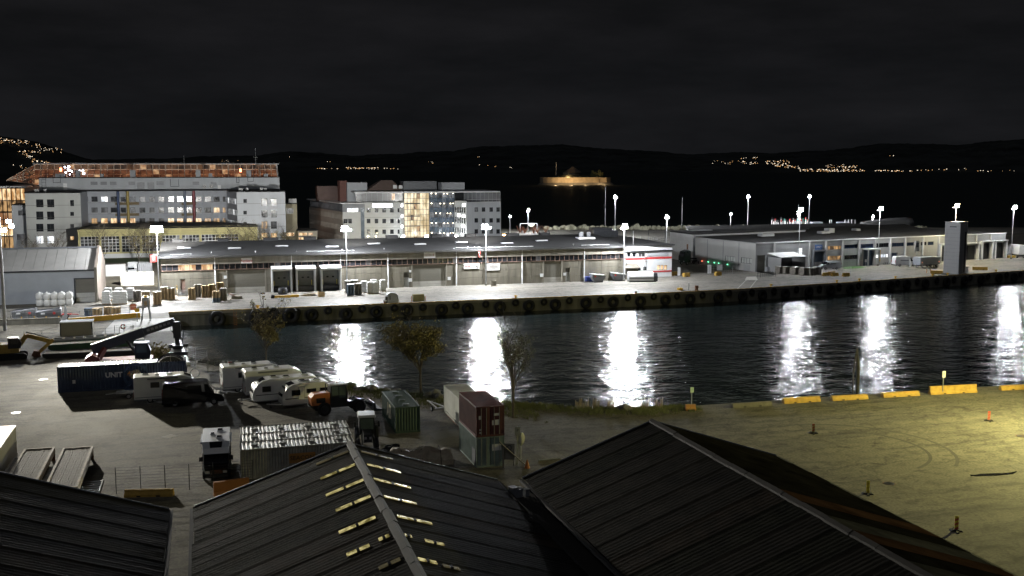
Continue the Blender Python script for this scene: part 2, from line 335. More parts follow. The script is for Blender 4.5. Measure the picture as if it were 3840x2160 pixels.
# water
def water_mat(name, rough, bumps, spec=.5):
    wm = bpy.data.materials.new(name); wm.use_nodes = True; n = wm.node_tree.nodes; l = wm.node_tree.links.new; b = n['Principled BSDF']
    b.inputs['Base Color'].default_value = (.018, .027, .027, 1); b.inputs['Roughness'].default_value = rough; b.inputs['IOR'].default_value = 1.333; b.inputs['Specular IOR Level'].default_value = spec
    g = n.new('ShaderNodeNewGeometry'); prev = None
    for sc, dist, det in bumps:
        mp = n.new('ShaderNodeMapping'); mp.inputs['Scale'].default_value = (.75, 1, 1); mp.inputs['Rotation'].default_value = (0, 0, .35); l(g.outputs['Position'], mp.inputs['Vector'])
        t = n.new('ShaderNodeTexNoise'); t.inputs['Scale'].default_value = sc; t.inputs['Detail'].default_value = det; t.inputs['Roughness'].default_value = .55; l(mp.outputs[0], t.inputs['Vector'])
        u = n.new('ShaderNodeBump'); u.inputs['Strength'].default_value = 1; u.inputs['Distance'].default_value = dist; l(t.outputs['Fac'], u.inputs['Height'])
        if prev: l(prev.outputs[0], u.inputs['Normal'])
        prev = u
    if prev: l(prev.outputs[0], b.inputs['Normal'])
    MATS[name] = wm; return wm
SEA = -2.4
S('water', MB().add([(-60, 60, SEA), (520, 60, SEA), (520, 300, SEA), (-60, 300, SEA)], [(0, 1, 2, 3)]), water_mat('rippled_harbour_water', .16, ((.22, .5, 3), (1.0, .17, 3))))
S('fjord', MB().add([(-9000, 300, SEA), (9000, 300, SEA), (9000, 14000, SEA), (-9000, 14000, SEA)], [(0, 1, 2, 3)]), water_mat('windblown_fjord_water', .6, ((.05, .8, 3),), .12))
# banks and quay wall
b = MB()
for (x0, y0), (x1, y1) in zip(SHORE, SHORE[1:]):
    b.add([(x0, y0, 0), (x1, y1, 0), (x1+.8, y1+3.2, SEA-.4), (x0+.8, y0+3.2, SEA-.4)], [(0, 1, 2, 3)])
S('shore_bank', b, mat('bank_soil', (.085, .08, .06), .95, var=.5, vs=1.2, bump=.8, bs=3))
b = MB()
for (x0, y0), (x1, y1) in zip(LEFTB + [SHORE[0]], (LEFTB + [SHORE[0]])[1:]):
    b.add([(x0, y0, 0), (x1, y1, 0), (x1, y1, SEA-.5), (x0, y0, SEA-.5)], [(0, 1, 2, 3)])
S('basin_edge', b, QCONC)
qt = T('quay_wall', 'stained concrete quay wall of the floodlit pier, rising from the basin', 'quay wall', (40, 188.3, 0))
b = MB(); cope = MB(); edge = MB()
for (x0, y0), (x1, y1) in zip(QUAY, QUAY[1:]):
    fc = Face((x0, y0), (x1, y1)); fc.box(b, 0, fc.L, SEA-.6, -.35, -.5, 0); fc.box(cope, 0, fc.L, -.35, .06, -.5, .12); fc.box(edge, 0, fc.L, .06, .2, -.16, .1)
mk('wall_face', b, QCONC, qt, w=True); mk('coping', cope, CONC, qt, w=True); mk('edge_beam', edge, mat('worn_yellow_edge', (.42, .28, .09), .8, var=.6, vs=1.5), qt, w=True)
for px, py in ((882, 1190),):
    p = PY(px, 1185, 187.3); b = MB()
    for k in range(9): b.box(p.x-.25, p.x+.25, p.y-.24, p.y-.2, -.3-.3*k, -.25-.3*k)
    for s in (-.28, .25): b.box(p.x+s, p.x+s+.04, p.y-.24, p.y-.19, -2.9, .1)
    mk('ladder', b, mat('rusty_orange_steel', (.4, .16, .06), .7, var=.3), qt, w=True)
# tyre fenders
TY = [mesh(MB().torus((0, 0, 0), R*.68, R*.32, 'Y', 18, 8, wd), 'tyre_fender', BLACK, smooth=True) for R, wd in ((.72, .8), (1.15, .9), (1.5, .85))]
def quay_at(x):
    for (a, c), (d, e) in zip(QUAY, QUAY[1:]):
        if a <= x <= d: return c+(e-c)*(x-a)/(d-a), math.atan2(e-c, d-a)
x = 16.; k = 0
TL = ('small black tyre fender hung under the lit quay edge', 'large black tyre fender hung low on the quay wall')
while x < 215:
    y, a = quay_at(x); big = k % 2; R = (.72, 1.15)[big]; xx = x+RN.uniform(-.5, .5)
    o = inst('tyre_fender', TY[big], None, (xx, y-R*.3-.15, (-.62, -1.25)[big]+RN.uniform(-.15, .1)), a); o.rotation_euler.x = RN.uniform(-.06, .06)
    tag(o, TL[big], 'tyre', 'tyre fenders along the quay'); x += 2.9; k += 1
for px, zz in ((815, -1.3), (965, -1.2), (1025, -.7), (1092, -1.25)):
    p = PY(px, 1200, 187.3); o = inst('tyre_fender', TY[2 if zz < -1 else 1], None, (p.x, 186.9, zz))
    tag(o, 'huge earthmover tyre fender hung near the ladder on the quay wall', 'tyre', 'huge tyres near the ladder')
# breakwater boulders and shore rocks
BL = [mesh(MB().blob((0, 0, 0), (1, .8, .75), 40+i, 2 if i < 8 else 1, .13), 'boulder', ROCK if i < 8 else ROCKD) for i in range(16)]
for me in BL:
    for p in me.polygons: p.use_smooth = False
px = 2050.
while px < 3480:
    p = G(px, 862-(4 if px > 2900 else 0)+RN.uniform(-2, 1)); r = RN.uniform(1.1, 1.75)*(1 if px < 3150 else .7)
    o = inst('boulder', BL[RN.randrange(8)], None, (p.x, p.y, r*.45), RN.uniform(0, 6), (r, r, r*RN.uniform(.75, 1.25))); o.rotation_euler.x = RN.uniform(-.5, .5)
    tag(o, 'pale boulder in the breakwater row along the far edge of the pier', 'boulder', 'breakwater boulders'); px += RN.uniform(13, 19)*(1 if px < 3150 else .8)
for (x0, y0), (x1, y1) in zip(SHORE[:10], SHORE[1:10]):
    L = math.hypot(x1-x0, y1-y0); q = 0
    while q < L:
        t = q/L; r = RN.uniform(.28, .95) if RN.random() < .7 else RN.uniform(.2, .4); d = RN.uniform(-1., 1.6)
        o = inst('shore_rock', BL[8+RN.randrange(8)], None, (x0+(x1-x0)*t+d*.3, y0+(y1-y0)*t+d, r*.25-max(0, d)*.75), RN.uniform(0, 6), (r*1.2, r, r*.85))
        tag(o, 'grey rock on the bank between the yard and the water', 'rock', 'rocks along the near bank'); q += RN.uniform(.55, 1.1)
# rough grass on the near bank (nobody could count it)
b = MB()
def tuft(x, y, z, h, n):
    for i in range(n):
        a = RN.uniform(0, 6.3); l = h*RN.uniform(.5, 1.2); w = .035; dx, dy = math.cos(a)*l*.45, math.sin(a)*l*.45; ox, oy = RN.uniform(-.25, .25), RN.uniform(-.25, .25)
        b.add([(x+ox-w, y+oy, z), (x+ox+w, y+oy, z), (x+ox+dx, y+oy+dy, z+l)], [(0, 1, 2)])
for i in range(2600):
    k = RN.random()**.8; x = -1+50*k; y = next(y0+(y1-y0)*(x-x0)/(x1-x0) for (x0, y0), (x1, y1) in zip(SHORE, SHORE[1:]) if x0 <= x <= x1)
    w = 2. if x < 14 else (9 if x < 32 else 3.5)
    d = RN.uniform(-1.6, w)*(RN.random()**.5)
    tuft(x, y-d, 0 if d > 0 else d*-.0+d*.75, RN.uniform(.15, .5), 5)
tag(mk('grass', b, GRASS), 'rough grass growing on the bank by the water', 'grass', kind='stuff')
b = MB()
for i in range(150):
    p = G(RN.choice((2170, 2200, 2235, 2290, 2420, 2470))+RN.uniform(-14, 14), 1532+RN.uniform(-6, 4)); h = RN.uniform(.4, 1.2); q = RN.uniform(-.15, .15)
    b.add([(p.x-.015, p.y, 0), (p.x+.015, p.y, 0), (p.x+q+.03, p.y, h*.85), (p.x+q, p.y, h)], [(0, 1, 2, 3)])
tag(mk('reeds', b, mat('dry_reeds', (.30, .24, .17), .8, var=.3)), 'dry reddish weeds standing at the bank edge', 'weeds', kind='stuff')
# lawn behind the left shed and small lawn by the terminal
p = [G(*q) for q in ((370, 985), (640, 985), (640, 968), (372, 968))]; sheet('lawn', [(q.x, q.y) for q in p], .006, mat('lawn_grass', (.05, .085, .03), .9, var=.4, vs=1, bump=.6))
p = [G(*q) for q in ((3165, 1010), (3245, 1004), (3225, 998), (3160, 1001))]; sheet('lawn', [(q.x, q.y) for q in p], .012, mat('bright_lawn', (.06, .16, .03), .9, var=.4, vs=1, bump=.6))
# far hills over the fjord
def hills(name, pts, D0, D1, D2, m, seed):
    rn = random.Random(seed); rows = []; xs = []
    x = pts[0][0]
    while x <= pts[-1][0]: xs.append(x); x += 12
    ph = [rn.uniform(0, 6) for _ in range(8)]
    for x in xs:
        y = lerpx(pts, x); y += sum(math.sin(x/(190/1.9**i)+ph[i])*3.2/1.6**i for i in range(6))+rn.uniform(-1.2, 1.2)
        top = PD(x, y, D1); c = []
        for fr, D in ((0, D0), (.45, D0+(D1-D0)*.4), (.8, D0+(D1-D0)*.75), (1, D1), (.3, D2)):
            q = PD(x, y, D); z = SEA-2+(top.z-SEA)*fr*(1+(rn.uniform(-.05, .05) if 0 < fr < 1 else 0)); c.append((q.x, q.y, z if fr else SEA-2))
        rows.append(c)
    b = MB(); k = 5; b.add([p for r in rows for p in r], [(i*k+j, (i+1)*k+j, (i+1)*k+j+1, i*k+j+1) for i in range(len(rows)-1) for j in range(k-1)])
    return S(name, b, m, True)
HM = mat('dark_wooded_hill', (.045, .05, .05), 1., var=.5, vs=.006, spec=0)
RIDGE = [(-700, 575), (300, 598), (700, 594), (932, 582), (1072, 564), (1165, 565), (1320, 580), (1480, 579), (1580, 568), (1700, 565), (1800, 551), (1960, 547), (2100, 544), (2300, 552), (2400, 558), (2600, 577), (2740, 572), (2880, 574), (3000, 567), (3120, 565), (3200, 556), (3240, 545), (3300, 539), (3450, 537), (3600, 535), (3720, 525), (3840, 522), (4700, 510)]
hills('hills', RIDGE, 6500, 7900, 9500, HM, 3)
LH = [(-900, 470), (-300, 490), (0, 514), (70, 521), (130, 530), (190, 548), (240, 566), (300, 588), (380, 606), (520, 618), (640, 636), (700, 650)]
hills('near_hill', LH, 2600, 3400, 4200, HM, 5)
# town lights (too many and too small to count)
def town(name, spots, D0, D1, ridge, base, size, cols, label, seed):
    rn = random.Random(seed)
    for ci, (c, es) in enumerate(cols):
        b = MB()
        for (x0, y0, x1, y1, nn, sp) in spots:
            for i in range(int(nn/len(cols))):
                t = rn.random(); x = x0+(x1-x0)*t+rn.uniform(-4, 4); y = y0+(y1-y0)*t+rn.uniform(-sp, sp)
                fr = max(0, (base-y)/(base-lerpx(ridge, x))); D = D0+(D1-D0)*min(1, fr)*.85-30; p = PD(x, y, D); s = size*rn.uniform(.6, 1.5)
                b.box(p.x-s, p.x+s, p.y-s, p.y+s, p.z-s*.6, p.z+s*.6)
        tag(mk(name, b, mat(f'{name}_{ci}', (.1, .1, .1), emit=c, es=es)), f'{label}, {("warm orange", "white")[ci]} ones', 'lights', kind='stuff')
AMB = (((1, .55, .22), 1.9), ((1, .85, .65), 2.9))
town('town_lights', [(2660, 610, 2830, 608, 22, 7), (2775, 592, 2840, 592, 10, 3), (2780, 608, 2840, 614, 14, 5), (2870, 610, 2960, 608, 40, 7), (2905, 618, 3010, 630, 34, 5), (3000, 636, 3120, 640, 50, 5), (3090, 622, 3215, 625, 46, 7), (3100, 638, 3240, 639, 44, 4), (3280, 640, 3420, 641, 34, 2), (3430, 637, 3620, 634, 12, 3), (3340, 584, 3360, 584, 3, 1), (3650, 641, 3830, 641, 8, 2)], 6500, 7900, RIDGE, 644, 1.25, AMB, 'scattered town lights on the shore across the fjord under the right hills', 11)
town('town_lights', [(1190, 632, 1300, 632, 16, 1.5), (1300, 630, 1420, 631, 50, 3), (1430, 630, 1490, 632, 7, 2), (1230, 606, 1240, 608, 3, 1), (1580, 604, 1625, 610, 4, 4), (1790, 588, 1800, 588, 2, 1), (1720, 616, 1920, 630, 4, 5), (800, 602, 900, 606, 9, 4), (1080, 588, 1110, 588, 3, 1), (1820, 625, 1925, 630, 3, 3)], 6500, 7900, RIDGE, 644, 1.2, AMB, 'small lights on the fjord shore behind the glass office block', 12)
town('hillside_lights', [(0, 525, 240, 568, 56, 10), (0, 532, 130, 528, 26, 6), (70, 565, 180, 570, 22, 5), (80, 572, 130, 600, 22, 8), (110, 602, 190, 610, 18, 4), (40, 612, 110, 632, 9, 5)], 2600, 3400, LH, 655, .55, AMB, 'house and street lights on the hillside above the glass roof', 13)
# fortress island
ic = PD(2160, 690, 1680); ic.z = 0
isl = T('fortress_island', 'floodlit round fortress with ring wall and tower on an island in the fjord', 'fortress', ic)
STN = mat('fortress_stone', (.42, .35, .25), .9, var=.25, vs=.15, bump=.2)
r_ = Vector(RT); fwd = Vector((_sy, _cy, 0))
def ring(cx, cd_, rx, ry, z0, z1, n=28, r1=1.):
    lo = [ic+r_*(cx+rx*math.cos(2*math.pi*i/n))+fwd*(cd_+ry*math.sin(2*math.pi*i/n))+Vector((0, 0, z0)) for i in range(n)]
    hi = [ic+r_*(cx+r1*rx*math.cos(2*math.pi*i/n))+fwd*(cd_+r1*ry*math.sin(2*math.pi*i/n))+Vector((0, 0, z1)) for i in range(n)]
    return MB().loft([lo, hi])
mk('rock_base', ring(0, 5, 62, 40, SEA-1, 1.2, 28, .93), ROCKD, isl, w=True)
mk('ring_wall', ring(-8, 4, 50, 34, .8, 9.5), STN, isl, w=True)
mk('bastion', ring(40, 8, 16, 20, .8, 9.0, 6), STN, isl, w=True)
mk('inner_mound', ring(-6, 8, 34, 24, 9, 13.5, 20, .8), mat('island_turf', (.05, .05, .03), .9), isl, w=True)
tw = mk('round_tower', ring(-7, 8, 14, 12, 12, 17, 10, .97), STN, isl, w=True)
mk('tower_roof', ring(-5, 8, 15, 13, 16.8, 26.5, 10, .06), mat('tower_roof_slate', (.16, .13, .1), .8), tw, w=True)
mk('flagpole', MB().cyl(ic+r_*-32+Vector((0, 0, 10)), ic+r_*-32+Vector((0, 0, 33)), .35, n=5), WHITE, isl, w=True)
for cx, h in ((28, 8), (39, 9), (33, 6)): mk('tree', MB().blob(ic+r_*cx+fwd*6+Vector((0, 0, 12)), (5, 5, h), 3, 2, .25), LEAFG, isl, w=True)
for cx, cdp, z, e in ((-34, -46, 2, 17000), (-10, -48, 2, 18000), (12, -46, 2, 9000), (42, -34, 2, 11000), (-14, -16, 11, 6000)):
    ld = bpy.data.lights.new('island_floodlight', 'POINT'); ld.energy = e; ld.color = (1, .66, .32); ld.shadow_soft_size = .5
    lo = bpy.data.objects.new('island_floodlight', ld); COL.objects.link(lo); lo.parent = isl; lo.location = r_*cx+fwd*cdp+Vector((0, 0, z))
# ------------------------------------------------------------------ lamps
LAMPW = mat('lit_floodlight_lens', (.8, .8, .8), emit=(.93, .95, 1), es=90)
LAMPY = mat('lit_yellow_lens', (.8, .8, .6), emit=(1, .86, .45), es=80)
def plight(parent, loc, e, col, r=.3, name='point_light'):
    ld = bpy.data.lights.new(name, 'POINT'); ld.energy = e; ld.color = col; ld.shadow_soft_size = r
    o = bpy.data.objects.new(name, ld); COL.objects.link(o); o.parent = parent; o.location = loc; return o
def spot(parent, loc, target, e, col, ang, blend=.6, r=.3, name='floodlight_beam'):
    ld = bpy.data.lights.new(name, 'SPOT'); ld.energy = e; ld.color = col; ld.shadow_soft_size = r; ld.spot_size = math.radians(ang); ld.spot_blend = blend
    o = bpy.data.objects.new(name, ld); COL.objects.link(o); o.parent = parent; o.location = loc
    o.rotation_euler = (Vector(target)-Vector(parent.location)-Vector(loc)).to_track_quat('-Z', 'Y').to_euler(); return o
COOL = (.93, .96, 1.)
def mast(xy, h, e, label, heads=4, r=.75, col=COOL, lens=LAMPW, pr=.13, group=None, hs=.5, name='floodlight_mast', lr=.3, beam=0, back_fill=None):
    t = T(name, label, 'light mast', (xy[0], xy[1], 0), 0, group)
    mk('pole', MB().cyl((0, 0, .3), (0, 0, h), pr, pr*.5, 8), STEEL, t)
    mk('base', MB().cyl((0, 0, 0), (0, 0, .4), pr*2.2, pr*2, 8), CONC, t)
    mk('crossarm', MB().box(-r-.1, r+.1, -.05, .05, h-.1, h).box(-.05, .05, -r*.7, .3, h-.09, h-.01), STEEL, t)
    nc = (heads+1)//2
    for i in range(heads):                 # two tiers of floodlights, massed to match the size of their glare
        x = (i//2-(nc-1)/2)*hs*1.08; z = h+.25+(i % 2)*hs*.85
        fl = mk('floodlight', MB().cbox((0, 0, 0), (hs, .22, hs*.8), rx=.35), DSTEEL, t, loc=(x, -.3, z))
        mk('lens', MB().cbox((0, -.13, -.05), (hs*.94, .05, hs*.76), rx=.35), lens, fl)
    mk('bracket', MB().box(-.05, .05, -.2, .05, h-.05, h+.3+hs), STEEL, t)
    if e: plight(t, (0, -1.0, h-.35), e, col, lr)
    if beam: spot(t, (0, -1.2, h-.3), Vector((xy[0]*.70, xy[1]*.70, SEA)), beam, col, 75, .8, lr)
    if back_fill: spot(t, (0, .9, h+.3), Vector(back_fill[0]), back_fill[1], (1, .98, .92), back_fill[2], .8, lr)  # extra spot added to brighten the offices behind; no head faces there
    return t
mast((-8.4, 212.3), PY(600, 868, 212.3).z, 40000, 'tall floodlight mast at the corner with the red number 1 sign', 6, 1.1, hs=.7, beam=40000, back_fill=((-18, 330, 9), 230000, 75))
mast((28.1, 212.6), 12.2, 27000, 'floodlight mast on the warehouse wall beside the pallet stacks and loading docks', 5, .95, hs=.62, beam=34000, back_fill=((58, 345, 9), 62000, 60))
mast((57.6, 212.6), 12.1, 27000, 'floodlight mast on the warehouse wall between the two white wall signs', 5, .95, hs=.62, beam=34000, back_fill=((76, 345, 9), 62000, 60))
mast((88.9, 211.9), 11.8, 27000, 'floodlight mast at the warehouse corner beside the red and white annex', 4, .9, hs=.55, beam=34000)
for (hx, hy), (bx, by), e, lab, n in (
    ((2309, 742), (2306, 888), 22000, 'tall light mast standing on a round footing in the car park', 3),
    ((2500, 817), (2499, 922), 16000, 'light mast between the annex roof and the white gable of the terminal', 3),
    ((2807, 740), (2803, 856), 20000, 'tall light mast by the boulders behind the yellow containers', 3),
    ((2740, 803), (2739, 857), 6000, 'short light mast between boulders behind the terminal', 1),
    ((3037, 738), (3032, 848), 20000, 'tall light mast beside the white marker posts', 3),
    ((3270, 815), (3271, 842), 3000, 'short double lamp post behind the terminal roof', 2),
    ((1980, 792), (1980, 872), 14000, 'light mast behind the white frame with the round disc', 2),
    ((1911, 813), (1912, 880), 500, 'slim dim lamp post right of the glass office block', 1)):
    p = G(bx, by); mast((p.x, p.y), HZ(hx, hy, p.x, p.y), e, lab, n, .7, pr=.15, hs=.6)
for (hx, hy), xy, e, lab, c, ln in (
    ((2968, 792), (139.6, 222.9), 7500, 'light mast at the terminal wall beside the small white-roofed lean-to', COOL, LAMPW),
    ((3238, 787), (165.4, 227.2), 8500, 'light mast at the terminal wall beside the entrance canopy and small lawn', COOL, LAMPW),
    ((3787, 782), (213.2, 234.2), 8500, 'light mast on a yellow footing at the far end of the terminal', COOL, LAMPW)):
    mast(xy, HZ(hx, hy, *xy), e, lab, 4, .8, c, ln, hs=.55, beam=2200 if xy[0] < 200 else 1800)
p = G(3575, 985); mast((p.x, p.y), HZ(3577, 777, p.x, p.y), 12000, 'yellowish floodlight mast rising behind the tall grey tower', 4, .9, (1, .9, .6), LAMPY, hs=.6, beam=9000)
# tall ladder mast at the left edge that floods the yard
t = T('lattice_light_mast', 'very tall mast with ladder crossbars and floodlights at the yard edge by the grey shed', 'light mast', (-29.6, 174.3, 0))
mk('pole', MB().cyl((0, 0, 0), (0, 0, 18.4), .28, .16, 10), mat('pale_mast_paint', (.55, .55, .57), .5), t); b = MB()
for z in (18.3, 17.1, 15.8, 14.6): b.box(-1.7, 1.9, -.05, .05, z-.06, z+.06)
for s in (-.9, .9): b.cyl((s, 0, 14.4), (s, 0, 18.4), .04, n=5)
mk('crossbars', b, DSTEEL, t)
for x, z in ((1.4, 16.9), (1.75, 16.2), (.7, 15.6)):
    fl = mk('floodlight', MB().cbox((0, 0, 0), (.7, .25, .6), rx=.4), DSTEEL, t, loc=(x, -.3, z)); mk('lens', MB().cbox((0, -.16, -.07), (.64, .05, .52), rx=.4), LAMPW, fl)
spot(t, (1.6, -.8, 16.6), (3, 104, 0), 200000, (1, .95, .82), 36, 1, .35)
spot(t, (1.0, -.8, 16.6), (-12, 96, 0), 170000, (1, .95, .82), 38, 1, .35)
plight(t, (.3, 1.0, 16.0), 16000, COOL, .3)
# yard lamp beyond the right edge of the view whose pool of yellow light shows on the asphalt
t = T('street_lamp', 'yellow street lamp standing in the asphalt yard', 'street lamp', (82, 74.5, 0))
mk('pole', MB().cyl((0, 0, 0), (0, 0, 11), .13, .06, 8), STEEL, t); mk('arm', MB().tube([(0, 0, 11), (-.8, 0, 11.35), (-1.7, 0, 11.4)], .045), STEEL, t)
hd = mk('lamp_head', MB().prof([(-.4, -.06, .1), (.35, -.06, .13), (.3, .1, .08), (-.3, .1, .06)]), DSTEEL, t, loc=(-1.9, 0, 11.42)); mk('lens', MB().box(-.3, .28, -.1, .1, -.1, -.065), LAMPY, hd)
spot(t, (-1.9, 0, 11.2), (66, 78, 0), 46000, (1, .92, .36), 176, .25, .15)
# dark poles
for (hx, hy), (bx, by), lab in (((2271, 700), (2269, 856), 'dark radio pole with a box on it behind the car park boulders'), ((2557, 740), (2556, 862), 'plain unlit flagpole by the boulders left of the terminal')):
    p = G(bx, by); h = HZ(hx, hy, p.x, p.y); t = T('pole', lab, 'pole', p); mk('shaft', MB().cyl((0, 0, 0), (0, 0, h), .16, .1, 6), STEEL, t)
    mk('finial' if bx > 2400 else 'equipment_box', MB().box(-.2, .2, -.2, .2, h-.05, h+.1) if bx > 2400 else MB().box(-.7, -.1, -.2, .2, h*.48, h*.58).box(-.6, .6, -.1, .1, h-.3, h), DSTEEL, t)
# ------------------------------------------------------------------ long concrete warehouse
wf = Face((-8, 214.2), (90, 214.2)); NB = 18; BW = 98/NB
wh = T('warehouse', 'long low concrete warehouse with dark flat roof, window strip and loading docks', 'warehouse', (41, 214.2, 0))
big = [(852, 1014, 995, 1097), (1546, 991, 1673, 1077), (2038, 978, 2107, 1059)]           # roller doors
small = [(677, 1050, 695, 1097), (1514, 1041, 1535, 1079), (2121, 1021, 2137, 1060)]
docks = [(1017, 1004, 1093, 1105), (1108, 1002, 1181, 1102), (1200, 1000, 1275, 1098)]
def rz(r): u0, u1, z0, z1 = wf.rect(*r); return (u0, u1, max(0, z0) if z0 < .6 else z0, min(z1, 4.65))
hb = [rz(r) for r in big]; hs_ = [rz(r) for r in small]; hd_ = [wf.rect(*r) for r in docks]
hb = [(a, b, .0, d) for a, b, c, d in hb]
mk('inner_wall', MB().box(-7.9, 89.9, 214.55, 214.9, 0, 7.3).box(-7.9, -7.6, 214.9, 252, 0, 7.3).box(89.6, 89.9, 214.9, 252, 0, 7.3).box(-7.6, 89.6, 251.7, 252, 0, 7.3), CONCD, wh, w=True)
for i in range(NB):                                                                   # panels: three rows below, one fascia each bay
    a, c = i*BW+.025, (i+1)*BW-.025
    mk('fascia_panel', wf.box(MB(), a, c, 5.95, 7.38, -.3, .1+.02*(i % 3)), CONC, wh, w=True)
    for k in range(3):
        z0, z1 = 1.58*k+.0, 1.58*(k+1)-.03
        segs = [(a, c)]
        for h in hb+hs_+[(d[0]+.35, d[1]-.35, 0, 4.4) for d in hd_]:
            if h[2] < z1 and h[3] > z0+.3:
                ns = []
                for s0, s1 in segs:
                    if h[0] > s0 and h[0] < s1: ns.append((s0, h[0]))
                    if h[1] > s0 and h[1] < s1: ns.append((h[1], s1))
                    if h[1] <= s0 or h[0] >= s1: ns.append((s0, s1))
                segs = ns
        for s0, s1 in segs:
            if s1-s0 > .08: mk('wall_panel', wf.box(MB(), s0, s1, z0, z1, -.3, .0+.015*((i+k) % 2)), CONC2, wh, w=True)
    fr = MB(); wf.box(fr, a-.02, c+.02, 4.74, 4.84, -.2, .14); wf.box(fr, a-.02, c+.02, 5.88, 5.94, -.2, .02)
    for q in range(6): u = a+(c-a)*q/5; wf.box(fr, u-.035, u+.035, 4.84, 5.88, -.2, -.02)
    w_ = mk('window', fr, BROWN if i > 0 else BROWN, wh, w=True)
    for q in range(5):
        u0, u1 = a+(c-a)*q/5+.035, a+(c-a)*(q+1)/5-.035; lit = (i == 0 and q >= 3) or (i == 1 and q in (0, 2, 3))
        mk('pane', wf.box(MB(), u0, u1, 4.84, 5.88, -.16, -.12), WARM if lit else (DIMW if (i*5+q) % 17 == 3 else GLASS), w_, w=True)
for k, h in enumerate(hb):
    d = mk('roller_door', wf.box(MB(), h[0], h[1], h[2], h[3], -.3, -.25), DOORG, wh, w=True); n_ = 8
    for j in range(n_): z0 = h[2]+(h[3]-h[2])*j/n_; mk('slat', wf.box(MB(), h[0]+.03, h[1]-.03, z0+.02, z0+(h[3]-h[2])/n_-.02, -.25, -.21), mat('pale_door_slat', (.40, .39, .36), .55) if j < 2 else DOORG, d, w=True)
    f = MB(); [wf.box(f, u-.12, u+.12, 0, h[3]+.1, -.2, .1) for u in (h[0]-.06, h[1]+.06)]; mk('door_frame', f, CONC, d, w=True)
for k, h in enumerate(hs_):
    d = mk('door', wf.box(MB(), h[0], h[1], h[2], h[3], -.28, -.2), BROWN if k == 0 else mat('grey_steel_door', (.3, .31, .32), .5), wh, w=True)
    mk('handle', wf.box(MB(), h[1]-.2, h[1]-.1, h[2]+1, h[2]+1.05, -.2, -.12), STEEL, d, w=True)
b = MB()
for k, h in enumerate(hd_):
    a, c = h[0], h[1]; z1 = h[3]-.2
    d = mk('dock_housing', wf.box(wf.box(wf.box(MB(), a, a+.3, .0, z1, 0, 2.2), c-.3, c, .0, z1, 0, 2.2), a+.28, c-.28, z1-.3, z1-.01, 0, 2.1), WHITE, wh, w=True)
    mk('housing_roof', MB().hexa([wf.pt(*q) for q in ((a-.05, z1, 2.5), (c+.05, z1, 2.5), (c+.05, z1+.45, 0), (a-.05, z1+.45, 0), (a-.05, z1+.16, 2.5), (c+.05, z1+.16, 2.5), (c+.05, z1+.6, 0), (a-.05, z1+.6, 0))]), WHITE, d, w=True)
    mk('dock_door', wf.box(MB(), a+.3, c-.3, 1.1, z1, -.1, -.04), mat('dock_door_grey', (.13, .14, .145), .5), d, w=True)
    for q in (.32, .6): mk('door_window', wf.box(MB(), a+(c-a)*q, a+(c-a)*q+.45, 2.6, 2.9, -.04, -.02), GLASS, d, w=True)
    mk('dock_leveller', wf.box(MB(), a+.3, c-.3, .0, 1.1, -.1, .9), DSTEEL, d, w=True)
    for s in (a+.45, c-.75): mk('bumper', wf.box(MB(), s, s+.16, 1.2, 2.2, 0, .12), mat('yellow_bumper', (.7, .6, .1), .6), d, w=True)
for px in (807, 1094, 1278, 1455, 1711, 1957, 2190, 2341):
    u = wf.uz(px, 1040)[0]; mk('downpipe', MB().cyl(wf.pt(u, 0, .2), wf.pt(u, 4.75, .2), .11, n=6).cyl(wf.pt(u, 4.9, .2), wf.pt(u, 7.4, .2), .05, n=6), WHITE, wh, w=True)
for px, py, r in ((845, 1039, .3), (1538, 1017, .22), (1538, 1050, .35), (1684, 1044, .33), (2031, 1032, .35), (2117, 1028, .3)):
    u, z = wf.uz(px, py); mk('wall_box', wf.box(MB(), u-r, u+r, z-r, z+r, .03, .16), WHITE, wh, w=True)
# roof
rf = mk('roof', MB().profx([(213.7, 7.38), (233, 8.95), (252.4, 7.4), (252.4, 7.62), (233, 9.2), (213.7, 7.6)], -8.4, 90.3), ROOFF, wh, w=True)
mk('eave_flashing', MB().box(-8.45, 90.35, 213.55, 213.72, 7.3, 7.66), mat('dark_flashing', (.08, .08, .08), .5, .3), rf, w=True)
zr = lambda y: 7.62+(y-213.7)*1.6/19.3
for r in ((667, 927, 713), (854, 928, 904), (1033, 920, 1079), (1224, 922, 1266), (1380, 911, 1425), (1552, 913, 1599), (1711, 906, 1749), (1879, 909, 1923), (2008, 900, 2053)):
    p = Vector(ray((r[0]+r[2])/2, r[1])); c = Vector((0, 0, CAMH)); nn = Vector((0, -1.6, 19.3)); t = (Vector((0, 213.7, 7.8))-c).dot(nn)/p.dot(nn); q = c+p*t
    sk = mk('roof_light', MB().box(q.x-1.35, q.x+1.35, q.y-.5, q.y+.5, zr(q.y)-.1, zr(q.y)+.2), CLADD, wh, w=True); mk('glazing', MB().box(q.x-1.25, q.x+1.25, q.y-.56, q.y-.44, zr(q.y)+.02, zr(q.y)+.26), CLAD, sk, w=True)
for px0, px1 in ((646, 688), (815, 856), (987, 1041), (1140, 1184), (1448, 1491), (1617, 1653), (1744, 1782), (1900, 1942), (2025, 2057)):
    a = PY(px0, 900, 233).x; c = PY(px1, 900, 233).x; mk('ridge_vent', MB().box(a, c, 232, 234, 8.9, 9.75), ROOFF, wh, w=True)
b = MB(); 
for px0, px1, py in ((640, 720, 955), (1150, 1330, 939), (1700, 2000, 932), (2180, 2285, 916)): p = PY(px0, py, 215.5); q = PY(px1, py-6, 215.5); b.cyl((p.x, 215.5, 7.95), (q.x, 215.5, 7.95), .04, n=5)
mk('roof_pipe', b, WHITE, wh, w=True)
